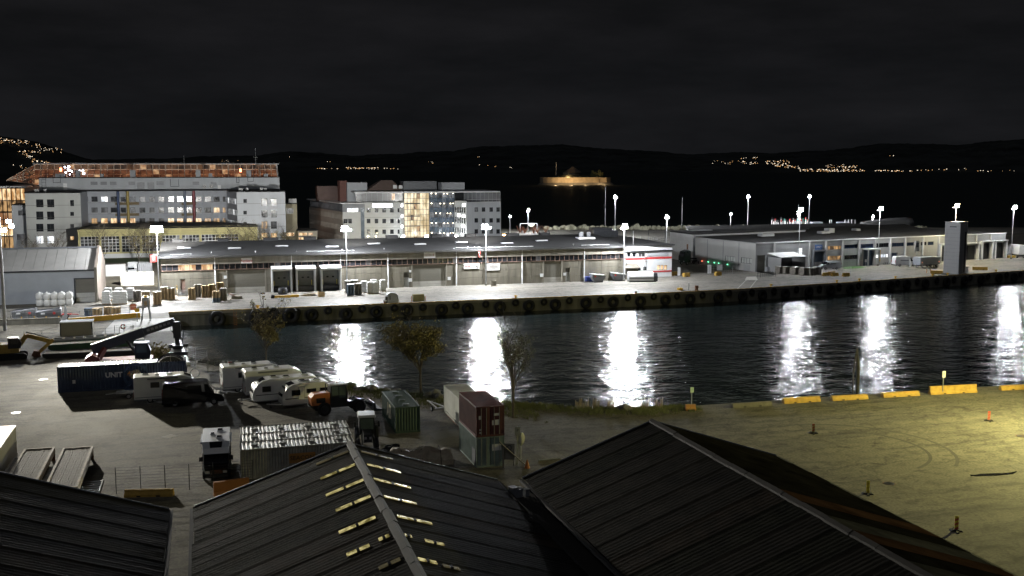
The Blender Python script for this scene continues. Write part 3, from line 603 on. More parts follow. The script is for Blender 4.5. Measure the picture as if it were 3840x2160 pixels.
for px in (790, 957, 1110, 1283, 1440, 1755, 1895, 2150):
    p = PY(px, 940, 216.5); mk('roof_cowl', MB().cyl((p.x, 216.5, zr(216.5)-.1), (p.x, 216.5, zr(216.5)+.25), .05, n=6).cyl((p.x, 216.5, zr(216.5)+.25), (p.x, 216.5, zr(216.5)+.32), .18, n=6), STEEL, wh, w=True)
p = PY(2196, 903, 226); st = mk('vent_plinth', MB().box(p.x-2, p.x+2, 225, 227.5, 8.2, 8.95), WHITE, wh, w=True)
for dx in (-1.2, .6): mk('chimney', MB().box(p.x+dx-.45, p.x+dx+.5, 225.6, 226.6, 8.95, 10.2), DSTEEL, st, w=True)
p = PY(2258, 897, 240); mk('ventilation_unit', MB().box(p.x-3, p.x+3.4, 238, 243, 8, 9.6).box(p.x-2.6, p.x+2.2, 239, 242.5, 9.6, 10.2), DSTEEL, wh, w=True)
# signs on the warehouse
def sign(th, fc, r, m, d=.12, name='sign'):
    u0, u1, z0, z1 = fc.rect(*r); s = mk(name, fc.box(MB(), u0, u1, z0, z1, d, d+.05), m, th, w=True); p = fc.pt((u0+u1)/2, (z0+z1)/2, d+.055)-Vector(th.location); return s, p, u1-u0, z1-z0
PAPER = mat('white_sign_board', (.78, .77, .75), .5, var=.05); TXR = mat('red_lettering', (.55, .05, .06), .5); TXG = mat('grey_lettering', (.30, .28, .27), .5)
s_, p, w_, h_ = sign(wh, wf, (904, 967, 945, 987), PAPER); lettering('Ramberg', .62, TXR, s_, p); mk('underline', wf.box(MB(), *(wf.uz(910, 982)[0], wf.uz(939, 982)[0]), wf.uz(924, 983)[1], wf.uz(924, 981.6)[1], .17, .18), TXR, s_, w=True)
s_, p, w_, h_ = sign(wh, wf, (1589, 946, 1632, 967), PAPER); lettering('NOR LINES', .3, mat('faded_red_lettering', (.6, .35, .34), .6), s_, p-Vector((.35, 0, 0)))
mk('emblem', MB().cyl(Vector(wh.location)+p+Vector((.72, 0, .05)), Vector(wh.location)+p+Vector((.95, -.01, .3)), .06).cyl(Vector(wh.location)+p+Vector((.72, 0, -.2)), Vector(wh.location)+p+Vector((.95, -.01, .05)), .06), mat('faded_red_lettering', (0, 0, 0)), s_, w=True)
s_, p, w_, h_ = sign(wh, wf, (1739, 988, 1797, 1008), PAPER); lettering('NOR', .52, TXR, s_, p+Vector((-.95, 0, -.02))); lettering('LINES', .44, TXG, s_, p+Vector((.12, 0, -.02)))
mk('emblem', MB().torus(Vector(wh.location)+p+Vector((1.15, -.02, .05)), .2, .05, 'Y', 12, 5).torus(Vector(wh.location)+p+Vector((1.3, -.02, -.1)), .16, .04, 'Y', 12, 5), TXG, s_, w=True)
s_, p, w_, h_ = sign(wh, wf, (1826, 988, 1874, 1014), mat('grey_sign_board', (.5, .5, .49), .5)); b = MB()
for z, hw, hh in ((.42, .75, .09), (.2, 1.05, .035), (.08, .9, .035), (-.06, 1.0, .035), (-.36, .45, .05)): b.cbox(Vector(wh.location)+p+Vector((0, 0, z)), (hw*2, .02, hh*2))
mk('lettering', b, TXG, s_, w=True)
s_, p, w_, h_ = sign(wh, wf, (2061, 947, 2092, 954), CONC, .13); b = MB()
for k in range(9): b.cbox(Vector(wh.location)+p+Vector((-.72+.18*k, 0, 0)), (.12, .02, .22))
mk('lettering', b, DSTEEL, s_, w=True)
sg = T('gate_number_sign', 'red hanging sign with a white number 1 at the warehouse corner', 'sign', PY(575, 969, 213.5)); mk('board', MB().box(-.56, .56, -.04, .04, -.7, .7), RED, sg); mk('bracket', MB().box(-.1, .9, 0, .06, .7, .82), STEEL, sg)
lettering('1', 1.2, WHITE, sg, (0, -.05, 0), bold=.02)
fl = T('pennant', 'red and white striped pennant hanging from the warehouse fascia', 'pennant', PY(1797, 953, 213.6)); mk('cloth', MB().prof([(-.25, .65), (.12, .75), (.3, .3), (.15, -.7), (-.1, -.6), (.02, .1)], -.03, .03), RED, fl); mk('stripe', MB().box(-.16, .1, -.05, -.032, .25, .4).box(-.05, .12, -.05, -.032, -.2, -.08), WHITE, fl); mk('wall_arm', MB().box(-.3, -.24, -.03, .5, .6, .68), STEEL, fl)
# ------------------------------------------------------------------ red and white annex
ax = T('annex_building', 'two-storey white annex with red bands at the warehouse end', 'building', (97, 217.2, 0)); af = Face((90.6, 217.2), (103.6, 218.5)); fl_ = af.L
REDB = mat('red_band', (.55, .06, .06), .5)
h1 = []; 
for px in (2358, 2378): h1.append(af.rect(px-6, 948, px+6, 963))
for px in (2398, 2420): h1.append(af.rect(px-7, 1000, px+5, 1014))
h2 = [af.rect(2464+i*13, 994, 2464+i*13+12, 1012) for i in range(3)]; h3 = [af.rect(2395, 948, 2420, 964)]
mk('wall', af.wall(MB(), 0, fl_, 0, 7.3, h1+h2+h3), WHITE, ax, w=True)
for h in h1: af.window(ax, h, GLASS, DSTEEL, 0)
for h in h2: af.window(ax, h, WARM, DSTEEL, 0)
for h in h3: af.window(ax, h, DIMW, WHITE, 1)
for a, c in ((2346, 2508),):
    for y0, y1 in ((965, 972), (1017, 1022)):
        u0, u1, z0, z1 = af.rect(a, y0, c, y1); mk('red_band', af.box(MB(), .05, fl_-.05, z0, z1, .0, .08), REDB, ax, w=True)
u0, u1, z0, z1 = af.rect(2346, 941, 2508, 944); mk('dark_gutter', af.box(MB(), 0, fl_, z0, z1+.1, 0, .35), DSTEEL, ax, w=True)
mk('shutter', af.pbox(MB(), (2428, 949, 2506, 960), .02, .12), GREYW, ax, w=True)
mk('body', MB().box(90.7, 103.4, 218.6, 252, 0, 7.2), WHITE, ax, w=True); mk('roof', MB().box(90.4, 103.9, 217.5, 252.5, 7.3, 7.5), ROOFF, ax, w=True)
mk('porch', af.box(MB(), .2, 3.4, 0, 2.6, .05, 1.6), CONC2, ax, w=True); mk('porch_roof', MB().hexa([af.pt(*q) for q in ((.0, 2.5, 2.2), (3.7, 2.5, 2.2), (3.7, 3.3, 0.02), (.0, 3.3, 0.02), (.0, 2.6, 2.2), (3.7, 2.6, 2.2), (3.7, 3.4, 0.02), (.0, 3.4, .02))]), CONC, ax, w=True)
mk('mast_pole', MB().cyl(af.pt(5.7, 0, .5), af.pt(5.7, 6, .5), .06, n=6).cyl(af.pt(4, 7.3, -2), af.pt(4, 10.6, -2), .04, n=5), STEEL, ax, w=True)
# ------------------------------------------------------------------ grey shed on the left
gs = T('grey_shed', 'grey steel shed with pitched roof and large sliding door beside the white sacks', 'shed', (-30, 199.6, 0)); _a, _b = G(-150, 1149), G(359, 1132); gf = Face((_a.x, _a.y), (_b.x, _b.y))
gh = [gf.rect(284, 1046, 361, 1132)]; ze = gf.uz(200, 1018)[1]
mk('wall', gf.wall(MB(), 0, gf.L, 0, ze, gh), mat('bluish_grey_sheet', (.36, .385, .42), .5, var=.1, vs=.4), gs, w=True)
d = mk('sliding_door', gf.box(MB(), gh[0][0], gh[0][1], gh[0][2], gh[0][3], -.3, -.22), DOORG, gs, w=True)
for j in range(5): z0 = gh[0][2]+(gh[0][3]-gh[0][2])*j/5; mk('door_panel', gf.box(MB(), gh[0][0]+.05, gh[0][1]-.05, z0+.03, z0+(gh[0][3]-gh[0][2])/5-.03, -.22, -.17), mat('pale_door_panel', (.5, .5, .47), .5) if j < 2 else DOORG, d, w=True)
f = MB(); gf.box(f, gh[0][0]-.25, gh[0][0], 0, gh[0][3]+.2, 0, .12); gf.box(f, gh[0][0], gh[0][1], gh[0][3], gh[0][3]+.2, 0, .12); mk('door_frame', f, DSTEEL, gs, w=True)
mk('gutter', gf.box(MB(), 0, gf.L, ze-.05, ze+.22, 0, .35), DSTEEL, gs, w=True)
zt = ze+3.6
for i in range(13):
    u0, u1 = gf.L*i/13+.02, gf.L*(i+1)/13-.02
    mk('roof_sheet', MB().hexa([gf.pt(*q) for q in ((u0, ze, .2), (u1, ze, .2), (u1, zt, -8), (u0, zt, -8), (u0, ze+.15, .2), (u1, ze+.15, .2), (u1, zt+.15, -8), (u0, zt+.15, -8))]), mat('pale_roof_sheet', (.44, .43, .41), .55, var=.12, vs=.5), gs, w=True)
    mk('roof_sheet', MB().hexa([gf.pt(*q) for q in ((u0, ze, -16.2), (u1, ze, -16.2), (u1, zt, -8.05), (u0, zt, -8.05), (u0, ze+.15, -16.2), (u1, ze+.15, -16.2), (u1, zt+.15, -8.05), (u0, zt+.15, -8.05))]), MATS['pale_roof_sheet'], gs, w=True)
mk('ridge_cap', gf.box(MB(), 0, gf.L, zt+.12, zt+.34, -8.5, -7.5), CLADD, gs, w=True)
eb = MB(); pts = [(.35, 0), (.35, ze+.5), (-8, zt+.55), (-16.3, ze+.5), (-16.3, 0)]; eb.loft([[gf.pt(gf.L, z, d_) for d_, z in pts], [gf.pt(gf.L+.45, z, d_) for d_, z in pts]]); mk('end_wall', eb, mat('brownish_end_wall', (.24, .2, .17), .7, var=.2, streak=1), gs, w=True)
mk('end_trim', gf.box(MB(), gf.L-.02, gf.L+.47, 0, ze+.6, .35, .42), CONC, gs, w=True)
# shed-side wash light seen over the ridge
# ------------------------------------------------------------------ office block on the left
of = T('office_block', 'pale six-storey office block with two wings and coloured round columns', 'office building', (-15, 345, 0))
X = lambda px, Y, py=800: PY(px, py, Y).x
lw = Face((X(97, 328), 328), (X(304, 328), 328)); mf = Face((X(304, 348), 348), (X(852, 348), 348)); cw = Face((X(852, 348), 348), (X(890, 326), 326)); rw = Face((X(890, 326), 326), (X(1071, 326), 326))
Zt = 17.6
z1s = lambda X_, s=3.02, x0=0: x0+X_/s
LWALL = mat('office_pale_render', (.43, .44, .43), .75, var=.08, vs=.3, streak=1); MWALL = mat('office_blue_grey_render', (.36, .38, .42), .75, var=.08, vs=.3, streak=1)
def wing(fc, holes, m, lits=(), frame=DSTEEL, mull=1, wname='wall', top_=Zt, tran=0, sill=None):
    mk(wname, fc.wall(MB(), 0, fc.L, 0, top_, [h for h, _ in holes]), m, of, w=True)
    for h, p in holes: fc.window(of, h, p, frame, mull, tran, sill=sill)
hl = []
for ri, (y0, y1) in enumerate(((808, 897), (945, 1037), (1085, 1173), (1225, 1310))):
    for x0, x1 in ((410, 492), (533, 614)): hl.append((lw.rect(x0/3.02, 480+y0/3.02, x1/3.02, 480+y1/3.02), COOLW if ri == 3 else GLASS))
for ri, (y0, y1) in enumerate(((815, 885), (950, 995), (1088, 1132), (1225, 1270))): hl.append((lw.rect(795/3.02, 480+y0/3.02, 838/3.02, 480+y1/3.02), (GLASS, GLASS, DIMW, WARM)[ri]))
wing(lw, hl, LWALL, tran=0)
cols = [(318, 330), (343, 366), (379, 404), (415, 439), (452, 473), (488, 508), (523, 545), (560, 580), (595, 616), (630, 653), (664, 687), (699, 721), (734, 756), (767, 791), (801, 824), (835, 846)]
hm = []
for ri, (y0, y1) in enumerate(((737, 757), (778, 798), (818, 839))):
    for ci, (a, c) in enumerate(cols):
        p = GLASS
        if ri == 2: p = WARM if ci in (0, 2, 3, 4, 5, 9, 10, 11, 12) else (WARM2 if ci in (1, 13, 14, 15) else GLASS)
        if ri == 0: p = COOLW if ci in (2,) else (DIMW if ci in (6, 13) else GLASS)
        if ri == 1: p = WARM if ci == 14 else (WARM2 if ci == 15 else (DIMW if ci in (1, 2, 5, 9) else GLASS))
        hm.append((mf.rect(a, y0, c, y1), p))
wing(mf, hm, MWALL, frame=DSTEEL, sill=WHITE)
hc = []
for y0, y1 in ((740, 762), (781, 803), (823, 843)):
    for i in range(7): hc.append((cw.rect(854+i*5.1, y0+i*.9, 857.4+i*5.1, y1+i*.9), COOLW if (i+int(y0)) % 5 == 0 else DIMW))
wing(cw, hc, MWALL, mull=0, frame=WHITE)
hr = []
for ri, (y0, y1) in enumerate(((637, 733), (787, 880), (932, 1028), (1080, 1168))):
    for ki, (x0, x1) in enumerate(((1450, 1528), (1572, 1650))): hr.append((rw.rect(560+x0/3.45, 560+y0/3.45, 560+x1/3.45, 560+y1/3.45), (WARM if ri == 3 else (WARM2 if (ri, ki) == (2, 0) else (DIMW if ri == 0 else GLASS)))))
for y0, y1 in ((643, 693), (795, 843), (940, 988)): hr.append((rw.rect(560+1217/3.45, 560+y0/3.45, 560+1262/3.45, 560+y1/3.45), GLASS))
wing(rw, hr, mat('office_white_render', (.52, .54, .57), .75, var=.08, vs=.3, streak=1))
for fc in (lw, rw, mf):
    b = MB(); [fc.box(b, .02, fc.L-.02, z-.04, z+.04, -.02, .015) for z in (3.6, 7.1, 10.6, 14.1)]; mk('floor_joint', b, CONCD, of, w=True)
# bodies behind the facade skins, roofs
def ext(fc, z0, z1, d, m, nm): return mk(nm, fc.box(MB(), .02, fc.L-.02, z0, z1, -d, -.35), m, of, w=True)
ext(lw, 0, Zt-.05, 26, LWALL, 'wing_core'); ext(rw, 0, Zt-.05, 26, LWALL, 'wing_core'); ext(mf, 0, Zt-.05, 18, MWALL, 'main_core')
mk('side_wall', MB().box(lw.pt(lw.L, 0).x-.35, lw.pt(lw.L, 0).x-.005, 328.01, 348, 0, Zt-.01), MWALL, of, w=True)
mk('side_wall', MB().box(rw.pt(rw.L, 0).x-.35, rw.pt(rw.L, 0).x, 326.01, 350, 0, Zt-.01), LWALL, of, w=True)
mk('roof', MB().box(lw.A.x-.2, mf.A.x+.2, 327.7, 352, Zt, Zt+.35).box(mf.A.x+.25, mf.pt(mf.L, 0).x, 347.6, 366, Zt+.02, Zt+.37).box(rw.A.x-2.3, rw.pt(rw.L, 0).x+.2, 325.7, 352, Zt, Zt+.33), ROOFF, of, w=True)
for px, c in ((445.5, BLUE), (481.5, mat('ochre_column', (.36, .27, .07), .5)), (694.5, mat('steel_blue_column', (.16, .19, .26), .5)), (728, mat('maroon_column', (.22, .04, .05), .5))):
    u, _ = mf.uz(px, 780); mk('column', MB().cyl(mf.pt(u, 0, 1.2), mf.pt(u, Zt, 1.2), .42, n=12), c, of, w=True)
b = MB()
for c0, c1 in ((3, 6), (10, 12)):
    for y in (757, 798): u0 = mf.uz(cols[c0][0]-2, y)[0]; u1, z = mf.uz(cols[c1-1][1]+14, y+5); mf.box(b, u0+1.5, u1, z-.5, z+.35, 0, .35)
mk('balcony_panel', b, mat('weathered_brown_panel', (.17, .13, .07), .8), of, w=True)
# penthouse storey
ph = Face((X(152, 352), 352), (X(1051, 352), 352)); zp = PY(600, 667, 352).z
s6 = lambda a, b_, c, d: (a/2.1467, 480+b_/2.1467, c/2.1467, 480+d/2.1467)
pw = [(728, 430, 787, 460), (806, 430, 862, 460), (882, 430, 940, 460), (1032, 430, 1088, 460), (1102, 436, 1165, 490), (1185, 436, 1243, 490), (1548, 430, 1605, 460), (1695, 432, 1745, 458)]
ht = [ph.rect(*s6(*r)) for r in pw]
mk('penthouse_wall', ph.wall(MB(), 0, ph.L, Zt+.3, zp, ht), GREYW, of, w=True)
for h in ht: ph.window(of, h, CLADD, GREYW, 0)
mk('penthouse_core', ph.box(MB(), 0.02, ph.L-.02, Zt+.3, zp-.02, -9, -.4), GREYW, of, w=True); mk('penthouse_roof', ph.box(MB(), -.2, ph.L+.2, zp, zp+.25, -9.2, .15), ROOFF, of, w=True)
b = MB(); [ph.pbox(b, s6(1260, 432+q, 1318, 437+q), .01, .12) for q in (0, 10, 20)]; mk('louvre', b, DSTEEL, of, w=True)
for r in ((510, 445, 541, 502), (1752, 460, 1778, 491)): mk('roof_door', ph.pbox(MB(), s6(*r), .01, .1), WHITE, of, w=True)
for cx in (1645, 1700):
    u, z = ph.uz(cx/2.1467, 480+471/2.1467); a = mk('fan_unit', ph.box(MB(), u-.55, u+.55, z-.55, z+.6, .05, .6), CLAD, of, w=True); mk('fan', MB().torus(ph.pt(u, z, .62), .3, .08, 'Y', 12, 5), DSTEEL, a, w=True)
b = MB()
for x in (340, 372): u = ph.uz(x/2.1467, 700)[0]; b.cyl(ph.pt(u, Zt+.3, .3), ph.pt(u, zp+3, .3), .05, n=5)
for q in range(7): b.cyl(ph.pt(ph.uz(340/2.1467, 700)[0], Zt+1+q*.9, .3), ph.pt(ph.uz(372/2.1467, 700)[0], Zt+1+q*.9, .3), .04, n=5)
mk('roof_ladder', b, DSTEEL, of, w=True); b = MB()
for x0, x1, y in ((1372, 1440, 470), (430, 490, 440), (1905, 1925, 440), (1995, 2040, 430)): u0 = ph.uz(x0/2.1467, 690)[0]; u1 = ph.uz(x1/2.1467, 690)[0]; z = ph.uz(x0/2.1467, 480+y/2.1467)[1]; b.tube([ph.pt(u0, z+2.3, .25), ph.pt(u0, z, .25), ph.pt(u1, z, .25), ph.pt(u1, z+2.3, .25)], .07)
mk('wall_pipe', b, DSTEEL, of, w=True)
for x0, x1, yt in ((440, 520, 368), (605, 640, 340), (803, 830, 368), (1045, 1090, 338), (1575, 1615, 338), (1680, 1710, 366), (1985, 2025, 340), (2125, 2160, 368)):
    u0, u1 = ph.uz(x0/2.1467, 660)[0], ph.uz(x1/2.1467, 660)[0]; mk('roof_vent', ph.box(MB(), u0, u1, zp, PY(x0/2.1467, 480+yt/2.1467, 353).z, -3, -1), CLADD, of, w=True)
for px, yt in ((692, 583), (961, 556), (977, 612)):
    u, _ = ph.uz(px, 660); z = PY(px, yt, 353).z; b = MB().cyl(ph.pt(u, zp, -1), ph.pt(u, z, -1), .06, n=5)
    if px == 961: b.cyl(ph.pt(u-.7, z-3, -1), ph.pt(u+.7, z-3, -1), .05, n=5).cyl(ph.pt(u-.5, z-3.6, -1), ph.pt(u+.5, z-3.6, -1), .05, n=5)
    mk('antenna', b, STEEL, of, w=True)
b = MB()
for px, d_, w_ in ((905, -5, 1.2), (930, -6, .8), (985, -6, 1.), (1000, -7, .7), (130, -4, 1.2), (160, -5, .7)):
    fc = rw if px > 800 else lw; u, _ = fc.uz(px, 720); fc.box(b, u-w_/2, u+w_/2, Zt+.3, Zt+1.1, d_-1, d_)
mk('roof_equipment', b, CLAD, of, w=True)
# low side blocks
sb = Face((X(45, 332), 332), (X(97, 332), 332)); zb = PY(70, 770, 332).z; hb2 = [sb.rect(205/3.02, 480+935/3.02, 290/3.02, 480+990/3.02), sb.rect(190/3.02, 480+1200/3.02, 295/3.02, 480+1265/3.02)]
mk('side_block', sb.wall(MB(), 0, sb.L, 0, zb, hb2), GREYW, of, w=True); [sb.window(of, h, DIMW, DSTEEL, 2) for h in hb2]; mk('side_block_roof', sb.box(MB(), -.1, sb.L, zb, zb+.3, -12, .2), ROOFF, of, w=True); mk('side_block_core', sb.box(MB(), .01, sb.L, 0, zb-.01, -12, -.4), GREYW, of, w=True)
eb = Face((X(1073, 336), 336), (X(1114, 336), 336)); zb = PY(1090, 765, 336).z; he = [eb.rect(1074, 781, 1100, 801), eb.rect(1074, 872, 1104, 886)]
mk('east_block', eb.wall(MB(), 0, eb.L, 0, zb, he), mat('ochre_render', (.30, .27, .19), .8, var=.1), of, w=True); [eb.window(of, h, (DIMW, WARM)[i], WHITE, 2) for i, h in enumerate(he)]
mk('east_block_core', eb.box(MB(), .01, eb.L-.01, 0, zb-.01, -12, -.4), mat('ochre_render', (0, 0, 0)), of, w=True); mk('east_roof', eb.box(MB(), -.1, eb.L+.2, zb, zb+.3, -12, .2), ROOFF, of, w=True); mk('east_roof_plant', eb.box(MB(), 1, 3.4, zb+.3, zb+1.6, -4, -1), CLAD, of, w=True)
# ------------------------------------------------------------------ swimming hall: glass roof and lit curtain wall behind the office
sw = T('glass_hall', 'glass-roofed hall glowing orange behind the office block', 'hall', (0, 376, 0))
gl = Face((X(128, 376), 376), (X(1046, 376), 376)); zt_ = PY(600, 617, 382).z; zl = PY(600, 690, 376).z
ORG = litmat('orange_lit_glazing', (.10, .028, .012), (.34, .13, .06), .5, .35); ORG2 = litmat('bright_orange_glazing', (.45, .2, .09), (.85, .55, .3), .7, .6); DKG = litmat('dim_orange_glazing', (.03, .014, .008), (.2, .1, .05), .6, .5)
NCOL = 38; LEAN = 6.
def gp(i, j, d=0.):
    f = j/4; return gl.pt(gl.L*i/NCOL, zl+(zt_-zl)*f, -LEAN*f+d)
for i in range(NCOL):
    for j in range(4):
        q = [gp(i+.06, j+.06), gp(i+.94, j+.06), gp(i+.94, j+.94), gp(i+.06, j+.94)]; q2 = [p-Vector((0, -.05, 0)) for p in q]
        mk('pane', MB().hexa(q+q2), (DKG if j == 3 else ORG) if (i*7+j*3) % 11 else ORG2, sw, w=True)
b = MB()
for i in range(NCOL+1): b.beam(gp(i, 0, .1), gp(i, 4, .1), .2 if i % 5 else .4)
for j in range(5): b.beam(gp(0, j, .12), gp(NCOL, j, .12), .2)
mk('glazing_bars', b, mat('painted_glazing_bar', (.60, .50, .40), .5), sw, w=True)
for i in range(7): plight(sw, gl.pt(gl.L*(i+.5)/7, zl+.4, 2.2)-Vector(sw.location), 420, (1, .45, .22), .3)  # points added outside the glass to wash the bars orange
mk('ridge_beam', MB().beam(gp(-.3, 4.15), gp(NCOL+.4, 4.15), .5), CLADD, sw, w=True); mk('back_slope', MB().hexa([gp(0, 4)+Vector((0, .3, 0)), gp(NCOL, 4)+Vector((0, .3, 0)), gl.pt(gl.L, zl, -14), gl.pt(0, zl, -14), gp(0, 4)+Vector((0, .5, 0)), gp(NCOL, 4)+Vector((0, .5, 0)), gl.pt(gl.L, zl, -14.3), gl.pt(0, zl, -14.3)]), CLADD, sw, w=True)
mk('end_post', MB().beam(gp(NCOL, 0), gp(NCOL, 4), .5), WHITE, sw, w=True); mk('base_wall', gl.box(MB(), -6, gl.L, 0, zl-.05, -13, -.2), CLADD, sw, w=True)
A_, B_, C_ = PY(22, 676, 376), PY(130, 617, 381), PY(130, 690, 376); hp = MB(); hp2 = MB()
lp = lambda s, t: A_.lerp(C_, s).lerp(A_.lerp(B_, s), t)
for i in range(5):
    for j in range(4):
        s0, s1 = i/5+.02, (i+1)/5-.02; q = [lp(s0, j/4+.04), lp(s1, j/4+.04), lp(s1, (j+1)/4-.04), lp(s0, (j+1)/4-.04)]
        mk('pane', MB().hexa(q+[p+Vector((0, .05, 0)) for p in q]), ORG if (i+j) % 3 else DKG, sw, w=True)
[hp.beam(lp(i/5, 0), lp(i/5, 1), .18) for i in range(1, 6)]; [hp.beam(lp(0.02, j/4), lp(1, j/4), .16) for j in range(5)]
mk('hip_bars', hp, MATS['painted_glazing_bar'], sw, w=True)
LEDW = mat('white_lit_sign_tube', (.8, .8, .8), emit=(.85, .85, 1), es=9); b = MB(); rn = random.Random(3)
for k in range(15): p = PY(rn.choice((245, 255, 262, 310, 295, 250))+rn.uniform(-8, 8), 620+rn.uniform(2, 34), 374); b.cbox(p, (rn.uniform(.25, .9), .1, rn.uniform(.2, .7)), ry=rn.uniform(0, 3))
mk('hanging_light', b, LEDW, sw, w=True)
for px, py in ((902, 639), (228, 636)): mk('red_lamp', MB().cbox(PY(px, py, 374), (.7, .2, 1.2)), mat('red_lit_lamp', (.5, .1, .1), emit=(1, .25, .12), es=7), sw, w=True)
cu = Face((X(-40, 352), 352), (X(98, 352), 352)); zc = PY(40, 706, 352).z
b = MB(); n_ = 8
for i in range(n_):
    for j in range(5):
        u0, u1 = cu.L*i/n_+.12, cu.L*(i+1)/n_-.12; z0, z1 = zc*j/5+.12, zc*(j+1)/5-.12
        mk('pane', cu.box(MB(), u0, u1, z0, z1, -.05, 0), (WARM2, ORG2, WARM)[(i*3+j*5) % 3], sw, w=True)
for i in range(n_+1): cu.box(b, cu.L*i/n_-.12, cu.L*i/n_+.12, 0, zc, -.1, .3)
for j in range(6): cu.box(b, 0, cu.L, zc*j/5-.1, zc*j/5+.1, -.1, .15)
mk('curtain_wall_frame', b, BROWN, sw, w=True); mk('curtain_wall_roof', cu.box(MB(), -.3, cu.L+.3, zc+.1, zc+.6, -14, .6), WHITE, sw, w=True)
# ------------------------------------------------------------------ yellow hall with grid windows
gy = T('yellow_hall', 'low yellowish hall with white grid windows and dark roof before the office block', 'hall', (-5, 308, 0)); gf2 = Face((X(290, 308), 308), (X(964, 308), 308)); zg = PY(600, 856, 308).z
YW = mat('yellow_panel_wall', (.52, .47, .22), .7, var=.12, vs=.5); NG = 9; gw = gf2.L/NG; hg = []
zw0, zw1 = PY(420, 946, 308).z, PY(420, 886, 308).z
for i in range(NG-1): hg.append((gw*i+.45, gw*(i+1)-.1, zw0, zw1))
mk('wall', gf2.wall(MB(), 0, gf2.L, 1.2, zg, hg), YW, gy, w=True); mk('plinth', gf2.box(MB(), 0, gf2.L, 0, 1.2, -.3, .1), WALLW, gy, w=True); mk('core', gf2.box(MB(), .1, gf2.L-.1, 0, zg-.05, -16, -.9), YW, gy, w=True)
for i, h in enumerate(hg):
    b = MB(); u0, u1, z0, z1 = h
    for q in range(6): u = u0+(u1-u0)*q/5; gf2.box(b, u-.06, u+.06, z0, z1, -.25, -.1)
    for q in range(6): z = z0+(z1-z0)*q/5; gf2.box(b, u0, u1, z-.05, z+.05, -.25, -.11)
    wn = mk('window', b, WHITE, gy, w=True)
    for q in range(5):
        for r in range(5):
            a, c = u0+(u1-u0)*q/5+.06, u0+(u1-u0)*(q+1)/5-.06; d, e = z0+(z1-z0)*r/5+.05, z0+(z1-z0)*(r+1)/5-.05
            mk('pane', gf2.box(MB(), a, c, d, e, -.3, -.26), DIMW if (q*3+r*5+i) % 4 == 0 or (i < 3 and 1 < r < 4 and q < 3) else GLASS, wn, w=True)
b = MB(); [gf2.box(b, gw*i-.15, gw*i+.3, 1.2, zg, 0, .25) for i in range(NG)]; mk('pilasters', b, YW, gy, w=True)
b = MB(); [gf2.box(b, .35, gf2.L-.4, zw1+.5+.62*k, zw1+.56+.62*k, 0, .05) for k in range(4)]; mk('wall_joints', b, mat('dull_yellow_joint', (.3, .27, .14), .8), gy, w=True)
zr2 = PY(600, 838, 314).z; pts0 = [(.4, zg), (-16, zg), (-12, zr2), (-4, zr2)]
mk('roof', MB().hexa([gf2.pt(-.3, zg, .5), gf2.pt(gf2.L+.3, zg, .5), gf2.pt(gf2.L+.3, zg, -16.5), gf2.pt(-.3, zg, -16.5), gf2.pt(5, zr2, -5), gf2.pt(gf2.L-12, zr2, -5), gf2.pt(gf2.L-12, zr2, -12), gf2.pt(5, zr2, -12)]), ROOFF, gy, w=True)
# lit foyer between the blocks
fo = T('lit_foyer', 'small glazed foyer with warm light between the office block and the glass office', 'building', (28, 332, 0)); ff = Face((X(1116, 332), 332), (X(1188, 332), 332)); zf = PY(1150, 866, 332).z
hf = [ff.rect(1120, 872, 1152, 884), ff.rect(1120, 889, 1142, 903), ff.rect(1156, 872, 1174, 883)]
mk('wall', ff.wall(MB(), 0, ff.L, 0, zf, hf), mat('foyer_render', (.4, .36, .28), .8), fo, w=True); [ff.window(fo, h, WARM, WHITE, 3) for h in hf]; mk('roof', ff.box(MB(), -.2, ff.L+.2, zf, zf+.3, -8, .5), ROOFF, fo, w=True); mk('core', ff.box(MB(), .1, ff.L-.1, 0, zf-.05, -8, -.5), YW, fo, w=True)
mk('canopy', ff.pbox(MB(), (1118, 885.5, 1165, 887.5), .02, 1.2), DSTEEL, fo, w=True)
# ------------------------------------------------------------------ glass office with lit atrium
go = T('glass_office', 'pale office complex with warm lit glass atrium and bright white roof sign', 'office building', (65, 345, 0))
q3 = lambda a, b_, c, d: (1100+a/3.1415, 640+b_/3.1415, 1100+c/3.1415, 640+d/3.1415)
P0 = Vector((X(1160, 392), 392)); P1 = Vector((X(1285, 344), 344)); P2 = Vector((X(1368, 343), 343)); P3 = Vector((X(1500, 341), 341)); P4 = Vector((X(1516, 345), 345)); P5 = Vector((X(1610, 345), 345)); P6 = Vector((X(1704, 342), 342)); P7 = Vector((X(1750, 336), 336)); P8 = Vector((X(1878, 338), 338))
Z3 = PY(1430, 758, 342).z; Z4 = PY(1600, 719, 344).z; ZL = PY(1285, 764, 344).z
TAN = mat('office_tan_render', (.42, .38, .33), .8, var=.08, vs=.3); PW = mat('office_bright_render', (.56, .57, .57), .75, var=.06, vs=.3)
fL = Face(P0, P1); fA = Face(P1, P2); fB = Face(P2, P3); fS = Face(P3, P4); fT = Face(P4, P5); fC = Face(P5, P6); fD = Face(P6, P7); fE = Face(P7, P8)
def skin(fc, holes, m, z1, z0=0., nm='wall'): return mk(nm, fc.wall(MB(), 0, fc.L, z0, z1, holes), m, go, w=True)
rows = ((ZL-5.2, ZL-3.6), (ZL-8.7, ZL-7.1), (ZL-12.2, ZL-10.6)); hL = [(fL.L*(i+.35)/26, fL.L*(i+.72)/26, a, c) for a, c in rows for i in range(26)]
skin(fL, hL, TAN, ZL-2.7)
for k, (a, c) in enumerate(rows):
    b = MB(); [fL.box(b, fL.L*(i+.33)/26, fL.L*(i+.74)/26, a, c, -.25, -.2) for i in range(26)]; mk('window_row', b, GLASS, go, w=True)
